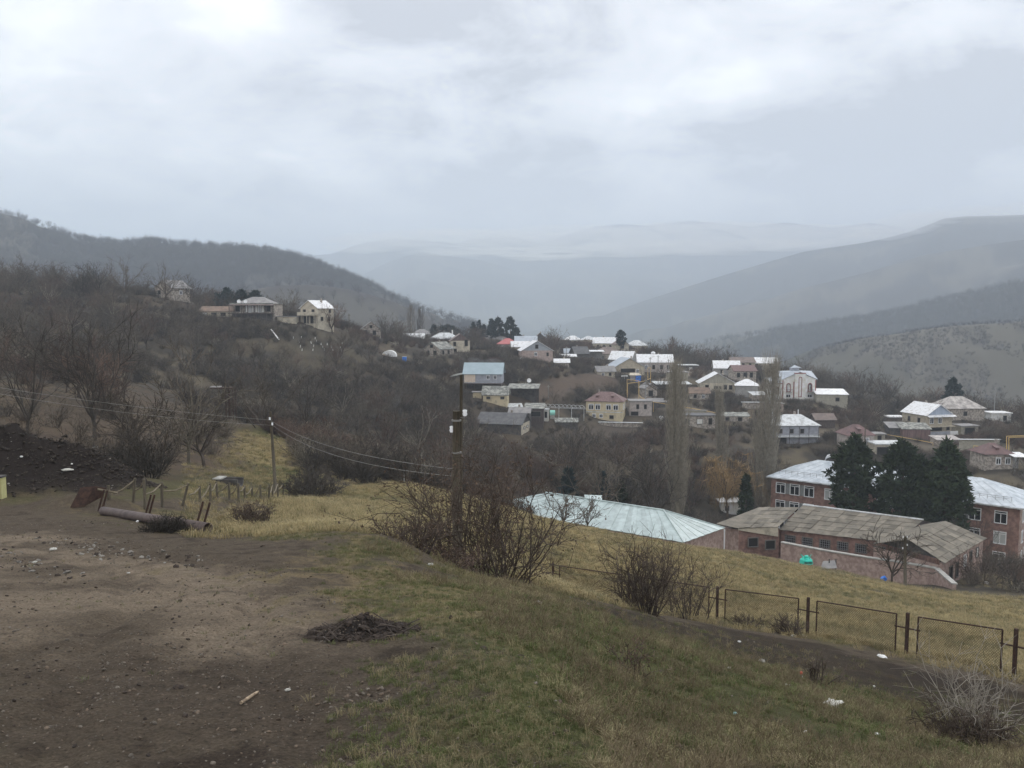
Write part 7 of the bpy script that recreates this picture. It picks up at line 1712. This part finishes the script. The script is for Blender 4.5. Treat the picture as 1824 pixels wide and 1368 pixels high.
# ------------------------------------------------------------------ far forest on the slopes
def forest():
    rg = rng_of(31); names = [r['n'] for r in RIDGES]; n = 110000
    r = 620 * (1750 / 620) ** rg.random(n); a = -R(34) + R(68) * rg.random(n); x, y = np.sin(a) * r, np.cos(a) * r
    zh, zi = far_h(a, r, x, y, True); d = fbm(x / 160, y / 160, 5, 201, .6); d2 = fbm(x / 45, y / 45, 4, 202, .6)
    w = (zi == names.index('wooded')) | (zi == names.index('purple'))
    dens = np.where(w, 1 - .75 * sstep(.5, .62, d), np.where(zi == names.index('tan'), .75 * sstep(.49, .57, d2), .02))
    k = rg.random(n) < dens; x, y, a, r = x[k], y[k], a[k], r[k]; n = len(x); z = H(x, y)
    protos = []
    for i in (0, 2, 4):
        tr, cr, h0 = TREE[i]; o2 = np.empty(len(cr.vertices) * 3); cr.vertices.foreach_get('co', o2); o1 = np.empty(len(tr.vertices) * 3); tr.vertices.foreach_get('co', o1)
        f2 = [tuple(p.vertices) for p in cr.polygons][::2]; f1 = [tuple(v + len(cr.vertices) for v in p.vertices) for p in tr.polygons]
        me = bpy.data.meshes.new('far_tree'); me.from_pydata(np.concatenate([o2.reshape(-1, 3), o1.reshape(-1, 3)]) / h0, [], f2 + f1); me.update(); me.materials.append(M_TWIGD); protos.append(me)
    s = np.where(zh[k] * 0 + (zi[k] == names.index('tan')) > 0, 2.8, 9.0) * (.7 + .6 * rg.random(n))
    scatter('forest', np.stack([x, y, z - .3], 1), np.stack([np.zeros(n), np.zeros(n), rg.random(n) * 6.283], 1), s, rg.integers(0, 3, n), protos)
forest()
# ------------------------------------------------------------------ low cloud caught on the far ridges, chimney smoke
def vol_mat(name, den, col):
    m = bpy.data.materials.new(name); m.use_nodes = True; N, L = m.node_tree.nodes, m.node_tree.links; N.remove(N['Principled BSDF'])
    v = N.new('ShaderNodeVolumePrincipled'); v.inputs['Color'].default_value = (*col, 1); v.inputs['Density'].default_value = den; v.inputs['Anisotropy'].default_value = .2
    for nm in ('Density Attribute', 'Color Attribute', 'Temperature Attribute'): v.inputs[nm].default_value = ''
    L.new(v.outputs[0], N['Material Output'].inputs['Volume']); return m
def blob(seed, rx, ry, rz, rough=.35, n=36, k=18):
    vs, fs = [], []
    for i in range(k + 1):
        th = math.pi * i / k
        for j in range(n):
            a = 2 * math.pi * j / n; nx, ny, nz = math.sin(th) * math.cos(a), math.sin(th) * math.sin(a), math.cos(th)
            vs.append((nx, ny, nz))
    v = np.array(vs); r = 1 + rough * (fbm(v[:, 0] * 2.2 + seed * 3.1 + v[:, 2], v[:, 1] * 2.2 - seed + v[:, 2] * 1.3, 4, seed) - .5) * 2
    v = v * r[:, None] * np.array([rx, ry, rz])
    for i in range(k):
        for j in range(n): fs.append(((i + 1) * n + j, (i + 1) * n + (j + 1) % n, i * n + (j + 1) % n, i * n + j))
    return v, fs
M_MIST = vol_mat('mist_air', 4.5e-3, (1, 1, 1))
MIST = [(650,438,6400,70,5,21),(1120,446,5200,60,6,22),(1260,440,5200,80,7,23),(960,452,5200,70,5,24),(1400,430,5200,110,8,25),(1600,398,5600,90,8,26),(700,424,6900,90,6,1),(800,420,6700,150,11,2),(910,420,6500,180,13,3),(1010,418,6400,190,15,4),(1110,418,6400,200,15,5),(1220,415,6400,210,14,6),(1330,415,6400,200,13,7),(1440,416,6400,190,12,8),(1550,414,6400,170,12,9),(1640,408,5600,130,12,10),(1720,380,3700,150,8,11),(1840,373,3700,170,9,12),(820,443,5100,90,5,13),(1000,443,5300,150,6,14),(1190,434,5500,170,7,15),(1330,432,5500,120,5,16)]
V, Fc = [], []
for px, py, Y, w, h, sd in MIST:
    Y = Y * .55 if Y > 4000 else 3050
    c = P(px, py + 6, Y); s = Y / F; v, f = blob(sd, w * s, w * s * .7, h * s, .75); o = len(V); V += [tuple(q) for q in v + np.array(c)]; Fc += [tuple(i + o for i in q) for q in f]
me = bpy.data.meshes.new('mist'); me.from_pydata(V, [], Fc); me.update(); me.materials.append(M_MIST); tag(inst('mist', me), kind='stuff')
M_SMOKE = vol_mat('smoke_air', .03, (.9, .95, 1.0))
V, Fc = [], []
for px, py, Y, w, h, sd in [(878,643,246,14,5,1),(862,645,246,14,5,2),(893,646,244,6,4,3),(845,642,247,12,6,4),(714,735,150,4,8,5),(706,715,152,9,12,6),(1120,690,256,3,9,8),(1117,672,257,4,8,9)]:
    c = P(px, py, Y); s = Y / F; v, f = blob(40 + sd, w * s, w * s * .7, h * s, .45, 16, 9); o = len(V); V += [tuple(q) for q in v + np.array(c)]; Fc += [tuple(i + o for i in q) for q in f]
me = bpy.data.meshes.new('smoke'); me.from_pydata(V, [], Fc); me.update(); me.materials.append(M_SMOKE); tag(inst('smoke', me), kind='stuff')
